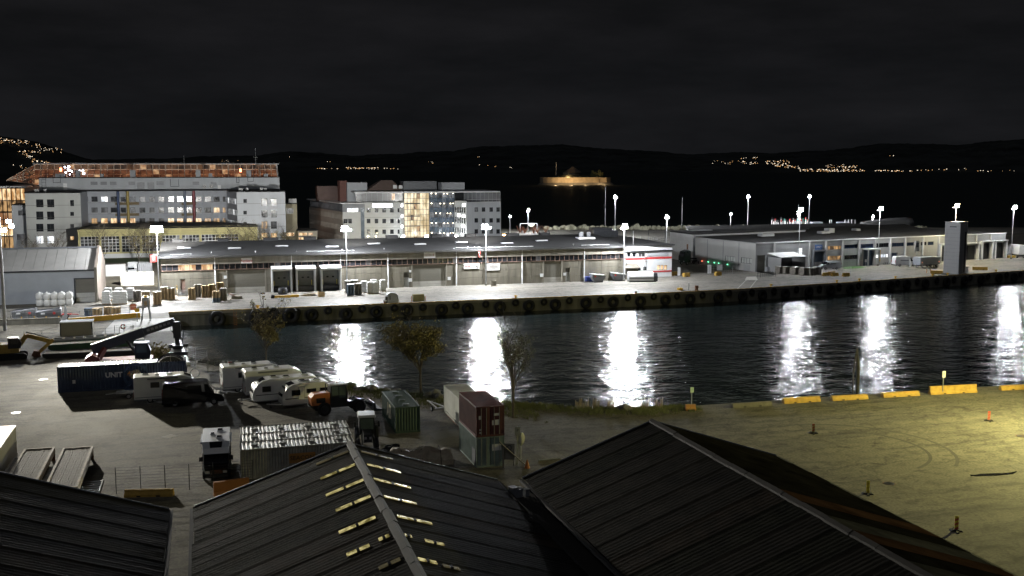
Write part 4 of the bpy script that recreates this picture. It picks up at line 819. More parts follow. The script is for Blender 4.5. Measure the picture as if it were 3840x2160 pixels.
b = MB(); [fL.box(b, fL.L*(i+.4)/26, fL.L*(i+.66)/26, ZL-2.3, ZL-.6, -.32, -.28) for i in range(26)]
mk('top_storey', fL.box(MB(), 0, fL.L, ZL-2.7, ZL, -.6, -.35), CLADD, go, w=True); mk('window_row', b, DIMW, go, w=True)
hA = [fA.rect(*q3(590, 567, 640, 622)), fA.rect(*q3(645, 567, 690, 622))]; skin(fA, hA, PW, ZL-2.7); [fA.window(go, h, GLASS, DSTEEL, 1) for h in hA]
hA2 = [fA.rect(*q3(630, 440, 768, 498))]; mk('top_storey', fA.wall(MB(), 0, fA.L, ZL-2.7, ZL, hA2), CLADD, go, w=True); w_ = fA.window(go, hA2[0], COOLW, DSTEEL, 3)
mk('stair_glazing', fA.pbox(MB(), q3(795, 435, 838, 800), .02, .1), mat('blue_grey_glazing', (.10, .13, .17), .15), go, w=True)
mk('roof_edge', MB().loft([[fL.pt(0, ZL, .9), fL.pt(fL.L+.6, ZL, .9), fA.pt(fA.L, ZL, .7), fA.pt(fA.L, ZL, -12), fL.pt(0, ZL, -12)], [fL.pt(0, ZL+.3, .9), fL.pt(fL.L+.6, ZL+.3, .9), fA.pt(fA.L, ZL+.3, .7), fA.pt(fA.L, ZL+.3, -12), fL.pt(0, ZL+.3, -12)]]), WHITE, go, w=True)
hB = []
for y0, y1 in ((442, 492), (567, 620), (693, 745)):
    for x0, x1 in ((865, 908), (960, 1000), (1048, 1092), (1140, 1183), (1228, 1252)): hB.append(fB.rect(*q3(x0, y0, x1, y1)))
skin(fB, hB, PW, Z3)
for i, h in enumerate(hB): fB.window(go, h, DIMW if i == 10 else GLASS, DSTEEL, 1 if h[1]-h[0] > .8 else 0)
u0, u1, z0, z1 = fB.rect(*q3(930, 388, 1168, 430)); sg = mk('roof_sign', fB.box(MB(), u0, u1, z0, z1, .15, .35), CLADD, go, w=True)
mk('sign_face', fB.box(MB(), u0+.05, u1-.05, z0+.05, z1-.05, .35, .4), mat('lit_white_sign', (.8, .8, .8), emit=(.9, .95, 1), es=6), sg, w=True)
hS = [fS.rect(1504, y, 1513, y+13) for y in (764, 804, 843)]; skin(fS, hS, PW, Z3); [fS.window(go, h, mat('very_bright_room', (.8, .8, .8), emit=(1, 1, 1), es=5), DSTEEL, 0) for h in hS]
b = MB(); [fB.box(b, .02, fB.L-.02, z-.04, z+.04, -.02, .015) for z in (Z3-5, Z3-8.5)]; mk('floor_joint', b, CONCD, go, w=True)
# atrium
NA, NR = 8, 9; za = Z4-.4
ATR = litmat('atrium_glow', (.5, .37, .19), (1, .86, .58), 1.15, .9)
for i in range(NA):
    for j in range(NR):
        mk('atrium_pane', fT.box(MB(), fT.L*i/NA+.05, fT.L*(i+1)/NA-.05, za*j/NR+.05, za*(j+1)/NR-.05, -.05, 0), ATR if not (j % 2 == 0 and 2 <= i < 5 and (i+j) % 3 == 0) else WARM2, go, w=True)
b = MB(); [fT.box(b, fT.L*i/NA-.05, fT.L*i/NA+.05, 0, za, -.02, .12) for i in range(NA+1)]; [fT.box(b, 0, fT.L, za*j/NR-.05, za*j/NR+.05, -.02, .11) for j in range(NR+1)]; [fT.box(b, .2, fT.L*.62, za*j-.14, za*j+.14, .05, .3) for j in (.33, .53, .79)]
mk('atrium_frame', b, DSTEEL, go, w=True)
# bowed glass with lit ceilings
BG = mat('blue_grey_glazing', (.1, .13, .17), .15); nb = 7; arc = []
for i in range(nb+1): t = i/nb; p = P5.lerp(P6, t); arc.append(Vector((p.x+.8*math.sin(math.pi*t)*.3, p.y-2.4*math.sin(math.pi*t))))
DL = mat('ceiling_downlight', (.8, .7, .5), emit=(1, .85, .6), es=14)
for i in range(nb):
    fc = Face(arc[i], arc[i+1]); b = MB()
    for j in range(5):
        z0, z1 = za*j/5, za*(j+1)/5
        mk('glass_panel', fc.box(MB(), .03, fc.L-.03, z0+.05, z0+(z1-z0)*.52, -.06, 0), BG, go, w=True)
        mk('glass_panel', fc.box(MB(), .03, fc.L-.03, z0+(z1-z0)*.55, z1-.05, -.06, 0), litmat('bluish_dim_floor', (.03, .04, .05), (.25, .27, .3), .7) if (i+j) % 3 else DIMW, go, w=True)
        if (i+j*2) % 3 != 1: fc.box(b, fc.L*.4, fc.L*.6, z1-.3, z1-.1, .0, .06)
    fr = MB(); fc.box(fr, -.05, .05, 0, za, -.05, .1); [fc.box(fr, 0, fc.L, za*j/5-.07, za*j/5+.07, -.05, .12) for j in range(1, 6)]
    mk('glazing_frame', fr, CLADD, go, w=True)
    if b.v: mk('ceiling_lights', b, DL, go, w=True)
hD = []
for y0, y1 in ((425, 488), (545, 612), (670, 728)):
    for i in range(5): hD.append(fD.rect(*q3(1905+i*26, y0+i*2, 1920+i*26, y1+i*2)))
skin(fD, hD, PW, Z3+.3); [fD.window(go, h, GLASS, DSTEEL, 0, fw=.05) for h in hD]
for x, y in ((2010, 405), (1952, 525), (2008, 535), (2003, 655)): u, z = fD.uz(1100+x/3.1415, 640+y/3.1415); mk('wall_lamp', fD.box(MB(), u-.7, u+.7, z-.45, z+.45, .02, .15), mat('very_bright_room', (0, 0, 0)), go, w=True)
hE = [fE.rect(*q3(x, y, x+42, y+52)) for y in (432, 560, 690) for x in (2135, 2220, 2310, 2392)]; skin(fE, hE, GREYW, Z3-.2); [fE.window(go, h, GLASS if i % 5 else DIMW, DSTEEL, 1) for i, h in enumerate(hE)]
mk('terrace_rail', fE.box(fE.box(MB(), 0, fE.L, Z3+.7, Z3+.78, -.1, -.04), 0, fE.L, Z3-.2, Z3-.02, -.3, .1), STEEL, go, w=True)
# core, recessed top storey, roof and plant
ct = lambda fc, u, d: fc.pt(u, 0, d)
def slab(pts, z0, z1, m, nm): return mk(nm, MB().loft([[Vector((p.x, p.y, z0)) for p in pts], [Vector((p.x, p.y, z1)) for p in pts]]), m, go, w=True)
slab([P0+Vector((.8, 0)), P1+Vector((.6, .8)), P3+Vector((0, .8)), P4+Vector((0, 1)), P5+Vector((0, 1)), P6+Vector((0, 1)), P7+Vector((.4, 1)), P8+Vector((-.3, .6)), P8+Vector((-8, 30)), P0+Vector((12, 6))], 0, ZL-.1, CLADD, 'core')
Q1 = Vector((X(1335, 350), 350)); Q2 = Vector((X(1515, 348), 348)); Q5 = Vector((X(1740, 344), 344)); Q6 = Vector((X(1876, 346), 346)); tsf = [Face(Q1, Q2), Face(Q5, Q6)]
for fc in tsf:
    mk('top_storey', fc.box(MB(), 0, fc.L, ZL, Z4-.3, -10, 0), mat('dark_glass_storey', (.06, .065, .075), .2), go, w=True); b = MB(); [fc.box(b, fc.L*i/9-.06, fc.L*i/9+.06, ZL, Z4-.3, 0, .08) for i in range(10)]; mk('storey_mullions', b, CLADD, go, w=True)
mk('lit_window', tsf[0].pbox(MB(), q3(1160, 270, 1195, 345), .02, .06), WARM, go, w=True)
slab([Vector((X(1330, 346), 346)), Vector((X(1500, 343), 343)), Vector((X(1700, 340), 340)), Vector((X(1730, 341), 341)), Vector((X(1876, 341), 341)), Vector((X(1876, 341)+1, 365)), Vector((X(1330, 346), 368))], Z4-.3, Z4+.1, WHITE, 'roof')
for (x0, y0, x1, y1), m, dY in (((553, 120, 640, 215), mat('dull_red_render', (.15, .07, .06), .8), 356), ((640, 140, 875, 230), GREYW, 354), ((1300, 125, 1690, 250), CLADD, 356), ((1750, 140, 2020, 250), GREYW, 352), ((290, 182, 575, 330), mat('reddish_render', (.15, .105, .095), .8), 372), ((575, 215, 720, 330), GREYW, 366)):
    r = q3(x0, y0, x1, y1); fc = Face((X(r[0], dY), dY), (X(r[2], dY), dY)); mk('roof_plant_room', fc.box(MB(), 0, fc.L, min(ZL, PY(r[0], r[3], dY).z), PY(r[0], r[1], dY).z, -6, 0), m, go, w=True)
r = q3(875, 115, 1290, 235); fc = Face((X(r[0], 353), 353), (X(r[2], 353), 353)); za_, zb_ = PY(r[0], r[3], 353).z, PY(r[0], r[1], 353).z
mk('pitched_roof', MB().hexa([fc.pt(0, za_, 0), fc.pt(fc.L, za_, 0), fc.pt(fc.L, za_, -10), fc.pt(0, za_, -10), fc.pt(fc.L*.45, zb_, -3), fc.pt(fc.L*.75, zb_, -3), fc.pt(fc.L*.75, zb_, -6), fc.pt(fc.L*.45, zb_, -6)]), mat('reddish_roof', (.15, .11, .095), .8), go, w=True)
b = MB(); [fc.pbox(b, q3(x, 170, x+45, 212), .3, .6) for x in (1172, 1238)]; mk('roof_window', b, WHITE, go, w=True)
for px, e in ((1512, 500), (1600, 700), (1711, 500), (1380, 250), (1410, 250)):
    p = PY(px, 886, 336); mk('ground_lamp', MB().cbox(p, (.9, .2, .6)) if e > 300 else MB().cbox(p, (.3, .2, .2)), LAMPW if e > 300 else LAMPY, go, w=True); plight(go, p-Vector(go.location)+Vector((0, -1, 0)), e*1.4, (.95, 1, .98) if e > 300 else (1, .9, .6), .3)
pl = T('lamp_post', 'orange street lamp beyond the warehouse ridge beside the glass office', 'street lamp', (X(1890, 300), 300, 0)); hz_ = PY(1890, 883, 300).z; mk('pole', MB().cyl((0, 0, 0), (0, 0, hz_), .07, n=6), STEEL, pl); mk('lamp_head', MB().box(-.4, .4, -.2, .2, hz_, hz_+.3), mat('orange_lens', (.8, .5, .2), emit=(1, .62, .25), es=40), pl); plight(pl, (0, -.6, hz_), 700, (1, .65, .3), .2)
# ------------------------------------------------------------------ terminal on the right
te = T('terminal_building', 'long low grey terminal with window bands and loading bays on the pier', 'terminal', (170, 232, 0))
C0 = Vector((127.3, 222.1)); C1 = Vector((213.9, 237.4)); uu = (C1-C0).normalized(); vv = Vector((-uu.y, uu.x)); BL = C0+vv*24
fR = Face(C0, C1); fLf = Face(BL, C0); ZR = 6.8
z5 = lambda a, b_, c, d: (2480+a/3.45, 680+b_/3.45, 2480+c/3.45, 680+d/3.45); z6 = lambda a, b_, c, d: (3100+a/3.45, 700+b_/3.45, 3100+c/3.45, 700+d/3.45)
up = [z6(10, 765, 190, 815), z6(230, 750, 400, 800), z6(440, 740, 605, 795), z6(640, 730, 805, 785), z6(845, 725, 1000, 775), z6(1030, 720, 1130, 765), z6(1220, 715, 1290, 760), z6(1310, 710, 1385, 755)]
lo = [z6(10, 895, 185, 950), z6(230, 885, 400, 940), z6(635, 872, 800, 920)]
ent = z5(1965, 905, 2100, 1045); door = [ent, z6(475, 815, 605, 1000), z6(830, 855, 915, 945), z5(1240, 955, 1350, 1170)]
dk = [z6(1770, 760, 1925, 940), z6(1990, 735, 2105, 930), z6(2160, 725, 2285, 925), z6(1455, 770, 1540, 965)]
win = z5(1765, 865, 1830, 950)
H_ = lambda r: fR.rect(*r)
hu = [H_(r) for r in up+lo]; hdoor = []
for r in door+dk: u0, u1, z0, z1 = H_(r); hdoor.append((u0, u1, max(.0, z0) if z0 > .8 else 0, z1))
hw = [H_(win)]
mk('wall', fR.wall(MB(), 0, fR.L, 0, ZR, hu+hdoor+hw, .4), CLAD, te, w=True)
for i, h in enumerate(hu): fR.window(te, h, COOLW if i == 10 else (WARM2 if i in (0, 8) else (mat('bluish_window_glass', (.03, .05, .10), .08) if i % 3 else GLASS)), DSTEEL, 4, name='window')
fR.window(te, hw[0], COOLW, DSTEEL, 0, 2)
for i, h in enumerate(hdoor):
    d = mk('loading_door' if i > 2 else 'door', fR.box(MB(), h[0], h[1], h[2], h[3], -.4, -.34), DOORG if i == 3 else (DSTEEL if i > 3 else mat('blue_door', (.05, .08, .13), .4)), te, w=True)
    if i > 3: mk('dock_shelter', fR.box(fR.box(fR.box(MB(), h[0]-.5, h[0], 0, h[3]+.5, .02, .9), h[1], h[1]+.5, 0, h[3]+.5, .02, .9), h[0]-.5, h[1]+.5, h[3]+.5, h[3]+.75, .02, 1.1), WHITE, te, w=True); mk('dock_bumper', fR.box(MB(), h[0]+.1, h[0]+.5, .6, 1.1, 0, .3), BLACK, d, w=True)
mk('entrance_frame', fR.box(fR.box(fR.box(MB(), hdoor[0][0]-.35, hdoor[0][0], 0, hdoor[0][3]+.4, 0, .5), hdoor[0][1], hdoor[0][1]+.35, 0, hdoor[0][3]+.4, 0, .5), hdoor[0][0], hdoor[0][1], hdoor[0][3], hdoor[0][3]+.4, 0, .5), CLADD, te, w=True)
cn = mk('entrance_canopy', fR.box(MB(), hdoor[1][0]-.4, hdoor[1][1]+.3, hdoor[1][3]+.1, hdoor[1][3]+.35, 0, 2.2), WHITE, te, w=True); mk('canopy_post', fR.box(fR.box(MB(), hdoor[1][0]-.35, hdoor[1][0]-.1, 0, hdoor[1][3]+.1, 1.8, 2.05), hdoor[1][1]+.05, hdoor[1][1]+.25, 0, hdoor[1][3]+.1, 1.8, 2.05), CLAD, cn, w=True); mk('canopy_stripe', fR.box(MB(), hdoor[1][1]+.05, hdoor[1][1]+.2, 1.2, hdoor[1][3], 2.05, 2.12), YEL, cn, w=True)
for px in (2903, 3035, 3097, 3159, 3220, 3280, 3338, 3394, 3460, 3518, 3660, 3712):
    u, _ = fR.uz(px, 940); mk('pilaster', fR.box(MB(), u-.22, u+.22, 0, ZR-.1, .01, .28), mat('pale_pilaster', (.5, .5, .5), .5), te, w=True)
for zz in (1.4, 2.9, 5.2, 6.1):
    b = MB(); us = [0]+sorted(sum([[h[0]-.05, h[1]+.05] for h in hu+hdoor+hw if h[2]-.1 < zz < h[3]+.1], []))+[fR.L]
    for a, c in zip(us[::2], us[1::2]):
        if c > a: fR.box(b, a, c, zz-.03, zz+.03, -.01, .03)
    mk('cladding_rail', b, STEEL, te, w=True)
mk('parapet', fR.box(MB(), -.1, fR.L+.1, ZR, ZR+.22, -.3, .12), WHITE, te, w=True)
hl2 = [fLf.rect(2718, 961, 2757, 981), fLf.rect(2778, 967, 2820, 988)]; GW = mat('side_grey_cladding', (.42, .42, .41), .55, var=.08, vs=.3, streak=1)  # cladding of the side wall, slightly paler than the front
mk('wall', fLf.wall(MB(), 0, fLf.L, 0, ZR, hl2), GW, te, w=True); [fLf.window(te, h, DIMW if 0 else mat('pale_frosted_pane', (.5, .52, .5), .3), DSTEEL, 3) for h in hl2]; mk('parapet', fLf.box(MB(), 0, fLf.L+.1, ZR, ZR+.2, -.3, .1), STEEL, te, w=True)
for px in (2653, 2712, 2771): u, _ = fLf.uz(px, 940); mk('wall_joint', fLf.box(MB(), u-.06, u+.06, 0, ZR-.02, 0, .05), CLADD, te, w=True)
mk('side_door', fLf.pbox(MB(), (2789, 992, 2812, 1016), .01, .08), CLAD, te, w=True)
rb = [C0+vv*.4, C1+vv*.4-uu*.1, C1+vv*60-uu*.1, C0+vv*70+uu*30, C0+vv*24+uu*.4]
def slab2(pts, z0, z1, m, nm): return mk(nm, MB().loft([[Vector((p.x, p.y, z0)) for p in pts], [Vector((p.x, p.y, z1)) for p in pts]]), m, te, w=True)
slab2([p for p in (C0+vv*.6+uu*.5, C1+vv*.6-uu*.3, C1+vv*59-uu*.3, C0+vv*69+uu*30, C0+vv*24+uu*.8)], 0, ZR-.05, CLADD, 'core'); slab2(rb, ZR-.05, ZR+.06, ROOFF, 'roof')
mk('ridge', MB().loft([[Vector((p.x, p.y, z)) for p, z in ((C0+vv*30+uu*8, ZR), (C0+vv*36+uu*8, ZR+.9), (C0+vv*42+uu*8, ZR))], [Vector((p.x, p.y, z)) for p, z in ((C1+vv*30, ZR), (C1+vv*36, ZR+.9), (C1+vv*42, ZR))]]), ROOFF, te, w=True)
for a, d_, s, h in ((20, 20, 4, .8), (42, 22, 3, .7), (46, 24, 2, 1.3), (60, 28, 1.5, .6), (12, 38, 7, 1.)): p = C0+uu*a+vv*d_; mk('roof_vent', MB().cbox((p.x, p.y, ZR+h/2), (s, 2, h), math.atan2(uu.y, uu.x)), CLAD, te, w=True)
# LED status lamps along the side wall
for px, py, g_ in ((2615, 978, 1), (2636.5, 981.5, 0), (2660, 983, 1), (2683, 986, 1), (2699, 989, 1), (2732, 991.6, 1)):
    u, z = fLf.uz(px, py); z = max(z, 1.); mk('status_lamp', fLf.box(MB(), u-.09, u+.09, z-.08, z+.08, .3, .42), mat('green_led', (.1, .5, .3), emit=(.2, 1, .5), es=6) if g_ else mat('red_led', (.5, .1, .1), emit=(1, .2, .1), es=6), te, w=True)
# name sign
u0, u1, z0, z1 = H_(z5(1985, 820, 2075, 890)); s_ = mk('sign', fR.box(MB(), u0, u1, z0, z1, .05, .2), mat('blue_sign', (.07, .14, .32), .4), te, w=True); lettering('LERØY', .62, WHITE, s_, fR.pt((u0+u1)/2, (z0+z1)/2+.1, .22)-Vector(te.location), (math.pi/2, 0, math.atan2(uu.y, uu.x)))
# lean-to with white roof
le = T('lean_to', 'small open lean-to with bright white roof against the terminal wall', 'shelter', (135, 221, 0)); u0 = fR.uz(2876, 990)[0]; u1 = fR.uz(2968, 990)[0]
mk('side_wall', fR.box(MB(), u0, u0+.15, 0, 3.6, .3, 5), CLAD, le, w=True); mk('side_wall', fR.box(MB(), u1-.15, u1, 0, 3.6, .3, 5), CLAD, le, w=True); mk('back_wall', fR.box(MB(), u0+.15, u1-.15, 0, 3.6, .3, .4), CLADD, le, w=True)
mk('roof', MB().hexa([fR.pt(u0-.2, 3.65, 5.3), fR.pt(u1+.2, 3.65, 5.3), fR.pt(u1+.2, 4.35, .3), fR.pt(u0-.2, 4.35, .3), fR.pt(u0-.2, 3.8, 5.3), fR.pt(u1+.2, 3.8, 5.3), fR.pt(u1+.2, 4.5, .3), fR.pt(u0-.2, 4.5, .3)]), WHITE, le, w=True)
# rear hall with white gable
rh = T('rear_hall', 'white ribbed hall with dark flat roof standing behind the terminal corner', 'hall', (128, 256, 0)); A_ = Vector((X(2514, 262), 262)); B_ = Vector((X(2600, 249), 249)); f1 = Face(A_, B_); zh = PY(2514, 868, 262).z
for j in range(8): mk('cladding_strip', f1.box(MB(), 0, f1.L, zh*j/8+.03, zh*(j+1)/8-.02, -.2, .02*(j % 2)), WHITE, rh, w=True)
mk('body', MB().loft([[Vector((*p, 0)) for p in (A_+Vector((.2, .2)), B_+Vector((.2, .2)), B_+Vector((40, 10)), A_+Vector((55, 18)))], [Vector((*p, zh-.1)) for p in (A_+Vector((.2, .2)), B_+Vector((.2, .2)), B_+Vector((40, 10)), A_+Vector((55, 18)))]]), CLAD, rh, w=True)
mk('roof', MB().loft([[Vector((*p, zh-.1)) for p in (A_+Vector((-.2, -.2)), B_+Vector((-.1, -.3)), B_+Vector((41, 10)), A_+Vector((56, 18)))], [Vector((*p, zh+.15)) for p in (A_+Vector((-.2, -.2)), B_+Vector((-.1, -.3)), B_+Vector((41, 10)), A_+Vector((56, 18)))]]), ROOFF, rh, w=True)
# ------------------------------------------------------------------ tall clad tower on the quay
p = G(3578, 1027); tt = T('clad_tower', 'tall windowless grey clad tower standing at the quay edge', 'tower', p, math.radians(25))
W_ = 3.7; ht_ = HZ(3578, 833, p.x, p.y)
for sx, sy, n_ in ((-1, 0, 'W'), (0, -1, 'S'), (1, 0, 'E'), (0, 1, 'N')):
    for j in range(14):
        z0, z1 = ht_*j/14+.02, ht_*(j+1)/14-.02
        mk('cladding_sheet', MB().box(-W_/2, -W_/2+.06, -W_/2+.06, W_/2-.06, z0, z1) if n_ == 'W' else MB().box(-W_/2+.02, W_/2-.02, -W_/2, -W_/2+.05, z0, z1) if n_ == 'S' else MB().box(W_/2-.06, W_/2, -W_/2+.06, W_/2-.06, z0, z1) if n_ == 'E' else MB().box(-W_/2+.02, W_/2-.02, W_/2-.05, W_/2, z0, z1), mat('tower_grey_sheet', (.34, .345, .355), .5, var=.08, vs=.4), tt)
mk('core', MB().box(-W_/2+.08, W_/2-.08, -W_/2+.08, W_/2-.08, 0, ht_-.05), CLADD, tt); mk('cap', MB().box(-W_/2-.06, W_/2+.06, -W_/2-.06, W_/2+.06, ht_, ht_+.14), CLAD, tt)
mk('dark_slot', MB().box(.6, 1.3, -W_/2-.03, -W_/2-.002, .5, ht_*.82), DSTEEL, tt); mk('lettering', MB().box(-W_/2-.02, -W_/2-.002, -.9, .7, ht_-1.15, ht_-.85), DSTEEL, tt)
mk('footing', MB().box(-W_/2-.3, W_/2+.3, -W_/2-.3, W_/2+.3, 0, .18), CONC, tt)
# ------------------------------------------------------------------ shed roofs in the foreground
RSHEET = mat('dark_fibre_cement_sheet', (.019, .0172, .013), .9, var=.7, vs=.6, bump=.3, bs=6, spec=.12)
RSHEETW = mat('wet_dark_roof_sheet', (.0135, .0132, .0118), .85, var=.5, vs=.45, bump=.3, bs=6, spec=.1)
RSHEETD = mat('shade_dark_sheet', (.014, .0132, .011), .95, var=.6, vs=.6, bump=.3, spec=0)  # darker colour keeps the far slope in shade despite the yard lamp
RSHEETB = mat('browned_roof_sheet', (.022, .017, .011), .9, var=.7, vs=.8, bump=.3, spec=.12)
RSHEETC = mat('mossy_roof_sheet', (.016, .0162, .0105), .95, var=.8, vs=.9, bump=.4, spec=.1)
RSHEETS = mat('rust_streaked_sheet', (.06, .034, .022), .9, var=.55, vs=.45, bump=.2, spec=0)
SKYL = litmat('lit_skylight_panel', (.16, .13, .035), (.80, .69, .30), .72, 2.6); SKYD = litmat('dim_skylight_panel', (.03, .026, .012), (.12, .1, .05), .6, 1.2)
RCAP = mat('weathered_ridge_cap', (.045, .04, .032), .75, var=.35, vs=1.5)
def shed(label, xl, xr, ridge, Y1, Y0, ze, zr_, m_l, m_r, pitch=2.15, sky=(), wallm=mat('shade_dark_board', (.02, .018, .016), .9)):  # walls coloured near black for the shade between the sheds
    t = T('gable_shed', label, 'shed', ((xl+xr)/2, Y1, 0))
    mk('wall', MB().box(xl+.3, xl+.55, Y0, Y1-.3, 0, ze-.05).box(xr-.55, xr-.3, Y0, Y1-.3, 0, ze-.05), wallm, t, w=True)
    mk('gable_wall', MB().prof([(xl+.3, 0), (xr-.3, 0), (xr-.3, ze-.1), (ridge, zr_-.15), (xl+.3, ze-.1)], Y1-.55, Y1-.3), wallm, t, w=True)
    n = int((Y1-Y0)/pitch)
    def sl(x, side): return ze+(zr_-ze)*((x-xl)/(ridge-xl) if side < 0 else (xr-x)/(xr-ridge))
    for i in range(n):
        ya, yb = Y1-pitch*i, Y1-pitch*(i+1)
        for side, m in ((-1, m_l), (1, m_r)):
            rn = random.Random(i*3+side+int(xl*7)); xe = (xl if side < 0 else xr)+rn.uniform(-.07, .07); jz = rn.uniform(-.012, .018); b = MB(); k = 14; lo_, hi_ = [], []
            for q in range(k+1):                       # corrugated cross-section, lap joint at the far edge
                y = ya+(yb-.06-ya)*q/k; dz = (.014 if q % 2 else 0)+(.035 if q == 0 else .0)
                lo_.append((xe, y+rn.uniform(-.01, .01), ze+dz+jz+rn.uniform(-.006, .006))); hi_.append((ridge, y, zr_+dz+jz))
            b.add(lo_+hi_, [(q, q+1, k+2+q, k+1+q) for q in range(k)]); mk('roof_sheet', b, m(i) if callable(m) else (m, m, RSHEETB, m, RSHEETC)[rn.randrange(5)], t, w=True)
    rn = random.Random(int(xl)); y = Y1+.05
    while y > Y0:
        e = y-rn.uniform(1.7, 2.1); dx, dz = rn.uniform(-.03, .03), rn.uniform(-.015, .03)
        mk('ridge_cap', MB().prof([(ridge-.26+dx, zr_-.04+dz), (ridge+dx, zr_+.1+dz), (ridge+.26+dx, zr_-.04+dz), (ridge+.22+dx, zr_+.06+dz), (ridge+dx, zr_+.19+dz), (ridge-.22+dx, zr_+.06+dz)], e+.02, y), RCAP, t, w=True); y = e
    mk('verge_trim', MB().hexa([(xl, Y1+.02, ze-.12), (xl, Y1+.08, ze-.12), (ridge, Y1+.08, zr_-.12), (ridge, Y1+.02, zr_-.12), (xl, Y1+.02, ze+.1), (xl, Y1+.08, ze+.1), (ridge, Y1+.08, zr_+.1), (ridge, Y1+.02, zr_+.1)]).hexa([(ridge, Y1+.02, zr_-.12), (ridge, Y1+.08, zr_-.12), (xr, Y1+.08, ze-.12), (xr, Y1+.02, ze-.12), (ridge, Y1+.02, zr_+.1), (ridge, Y1+.08, zr_+.1), (xr, Y1+.08, ze+.1), (xr, Y1+.02, ze+.1)]), CLADD, t, w=True)
    GUT = mat('blackened_gutter', (.02, .02, .02), .8); mk('gutter', MB().box(xl-.2, xl+.02, Y0, Y1+.05, ze-.2, ze-.04), GUT, t, w=True); mk('gutter', MB().box(xr-.02, xr+.2, Y0, Y1+.05, ze-.2, ze-.04), GUT, t, w=True)
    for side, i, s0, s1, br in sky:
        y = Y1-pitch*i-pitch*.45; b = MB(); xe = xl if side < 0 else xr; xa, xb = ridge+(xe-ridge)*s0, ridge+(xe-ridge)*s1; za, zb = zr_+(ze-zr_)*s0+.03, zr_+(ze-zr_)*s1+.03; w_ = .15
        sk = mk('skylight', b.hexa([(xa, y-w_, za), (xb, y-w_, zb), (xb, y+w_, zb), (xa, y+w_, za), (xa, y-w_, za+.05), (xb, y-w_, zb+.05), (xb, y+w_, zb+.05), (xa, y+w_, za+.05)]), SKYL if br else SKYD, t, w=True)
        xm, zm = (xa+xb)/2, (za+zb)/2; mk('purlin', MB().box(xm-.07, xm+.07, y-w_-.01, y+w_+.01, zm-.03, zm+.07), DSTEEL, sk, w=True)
    return t
YS = 63.; cL, cR, cM = PY(725, 1895, YS), PY(1866, 1800, YS), PY(1312, 1660, YS); rL, rR, rM = PY(1960, 1800, YS), PY(2912, 1717, YS), PY(2445, 1585, YS); lR = PY(635, 1895, YS)
zE = (cL.z+cR.z+rL.z+rR.z)/4; zR = (cM.z+rM.z)/2
ysk = lambda py, px: PY(px, py, 50)
def sky_i(px, py, side):                                  # which sheet row a skylight pixel lies on (centre shed)
    xl, xr, rd = cL.x, cR.x, cM.x; e = xl if side < 0 else xr; nn = Vector((zR-zE, 0, (e-rd))) if True else None
    nn = Vector((-(zE-zR)/(e-rd), 0, 1)); r = Vector(ray(px, py)); c = Vector((0, 0, CAMH)); t = (Vector((rd, 0, zR))-c).dot(nn)/r.dot(nn); p = c+r*t
    return p
SK = []
for a, c, side, br in (((1330, 1743), (1203, 1800), -1, 1), ((1362, 1803), (1222, 1860), -1, 1), ((1390, 1866), (1258, 1915), -1, 1), ((1408, 1945), (1270, 1998), -1, 1), ((1385, 2048), (1300, 2085), -1, 1), ((1459, 2012), (1420, 2027), -1, 1), ((1312, 1695), (1185, 1742), -1, 0), ((1500, 2100), (1420, 2135), -1, 0),
                       ((1375, 1741), (1504, 1777), 1, 1), ((1402, 1798), (1540, 1833), 1, 1), ((1440, 1863), (1562, 1893), 1, 1), ((1490, 1938), (1620, 1968), 1, 1), ((1515, 2007), (1545, 2018), 1, 1), ((1592, 2026), (1668, 2050), 1, 1), ((1556, 2094), (1640, 2118), 1, 1), ((1660, 2122), (1725, 2140), 1, 0), ((1355, 1698), (1470, 1722), 1, 0)):
    A, B = sky_i(*a, side), sky_i(*c, side); e = cL.x if side < 0 else cR.x; s0, s1 = (A.x-cM.x)/(e-cM.x), (B.x-cM.x)/(e-cM.x); yy = (A.y+B.y)/2; SK.append((side, (YS-yy)/2.15-.45, max(.03, s0), s1, br))
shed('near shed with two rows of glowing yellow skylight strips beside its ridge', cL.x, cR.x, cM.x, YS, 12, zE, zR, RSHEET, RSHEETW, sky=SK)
shed('near shed with plain dark roof and pale ridge, rust streaks on its far slope', rL.x, rR.x, rM.x, YS, 12, zE, zR, RSHEET, lambda i: RSHEETD if i < 7 else (mat('plain_grey_sheet', (.055, .055, .052), .9, var=.5, vs=.6, spec=0), RSHEETS, RSHEETD)[i % 3])
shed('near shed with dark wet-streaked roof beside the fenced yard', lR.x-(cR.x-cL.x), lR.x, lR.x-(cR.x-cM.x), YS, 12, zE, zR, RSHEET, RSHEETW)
vg = T('valley_shade_strip', 'added black strip standing in for shade between the two right sheds', 'gutter', ((cR.x+rL.x)/2, YS, zE-.7)); mk('shade_sheet', MB().box(cR.x-.25, rL.x+.25, 12, YS-.4, zE-.62, zE-.5), mat('shade_dark_board', (.02, .018, .016), .9), vg, w=True); mk('outlet', MB().box((cR.x+rL.x)/2-.15, (cR.x+rL.x)/2+.15, YS-.4, YS-.2, 0, zE-.5), CLADD, vg, w=True)  # dark sheet added to keep the gap between the roofs black
# box vents between the two right sheds
for px, py, s in ((1925, 1815, .8), (1972, 1850, .6), (1945, 1805, .7)):
    p = PY(px, py, 61); vt = T('gutter_box', 'small pale metal box at the valley between the two right sheds', 'box', (p.x, p.y, zE-.6), .3, 'valley boxes'); mk('body', MB().box(-.25*s, .25*s, -.3*s, .3*s, 0, .9*s), CLADD, vt); mk('lid', MB().box(-.3*s, .3*s, -.35*s, .35*s, .9*s, .96*s), CLAD, vt)
    mk('bracket', MB().box(-.1, .1, -.1, .1, -.5, 0), DSTEEL, vt)
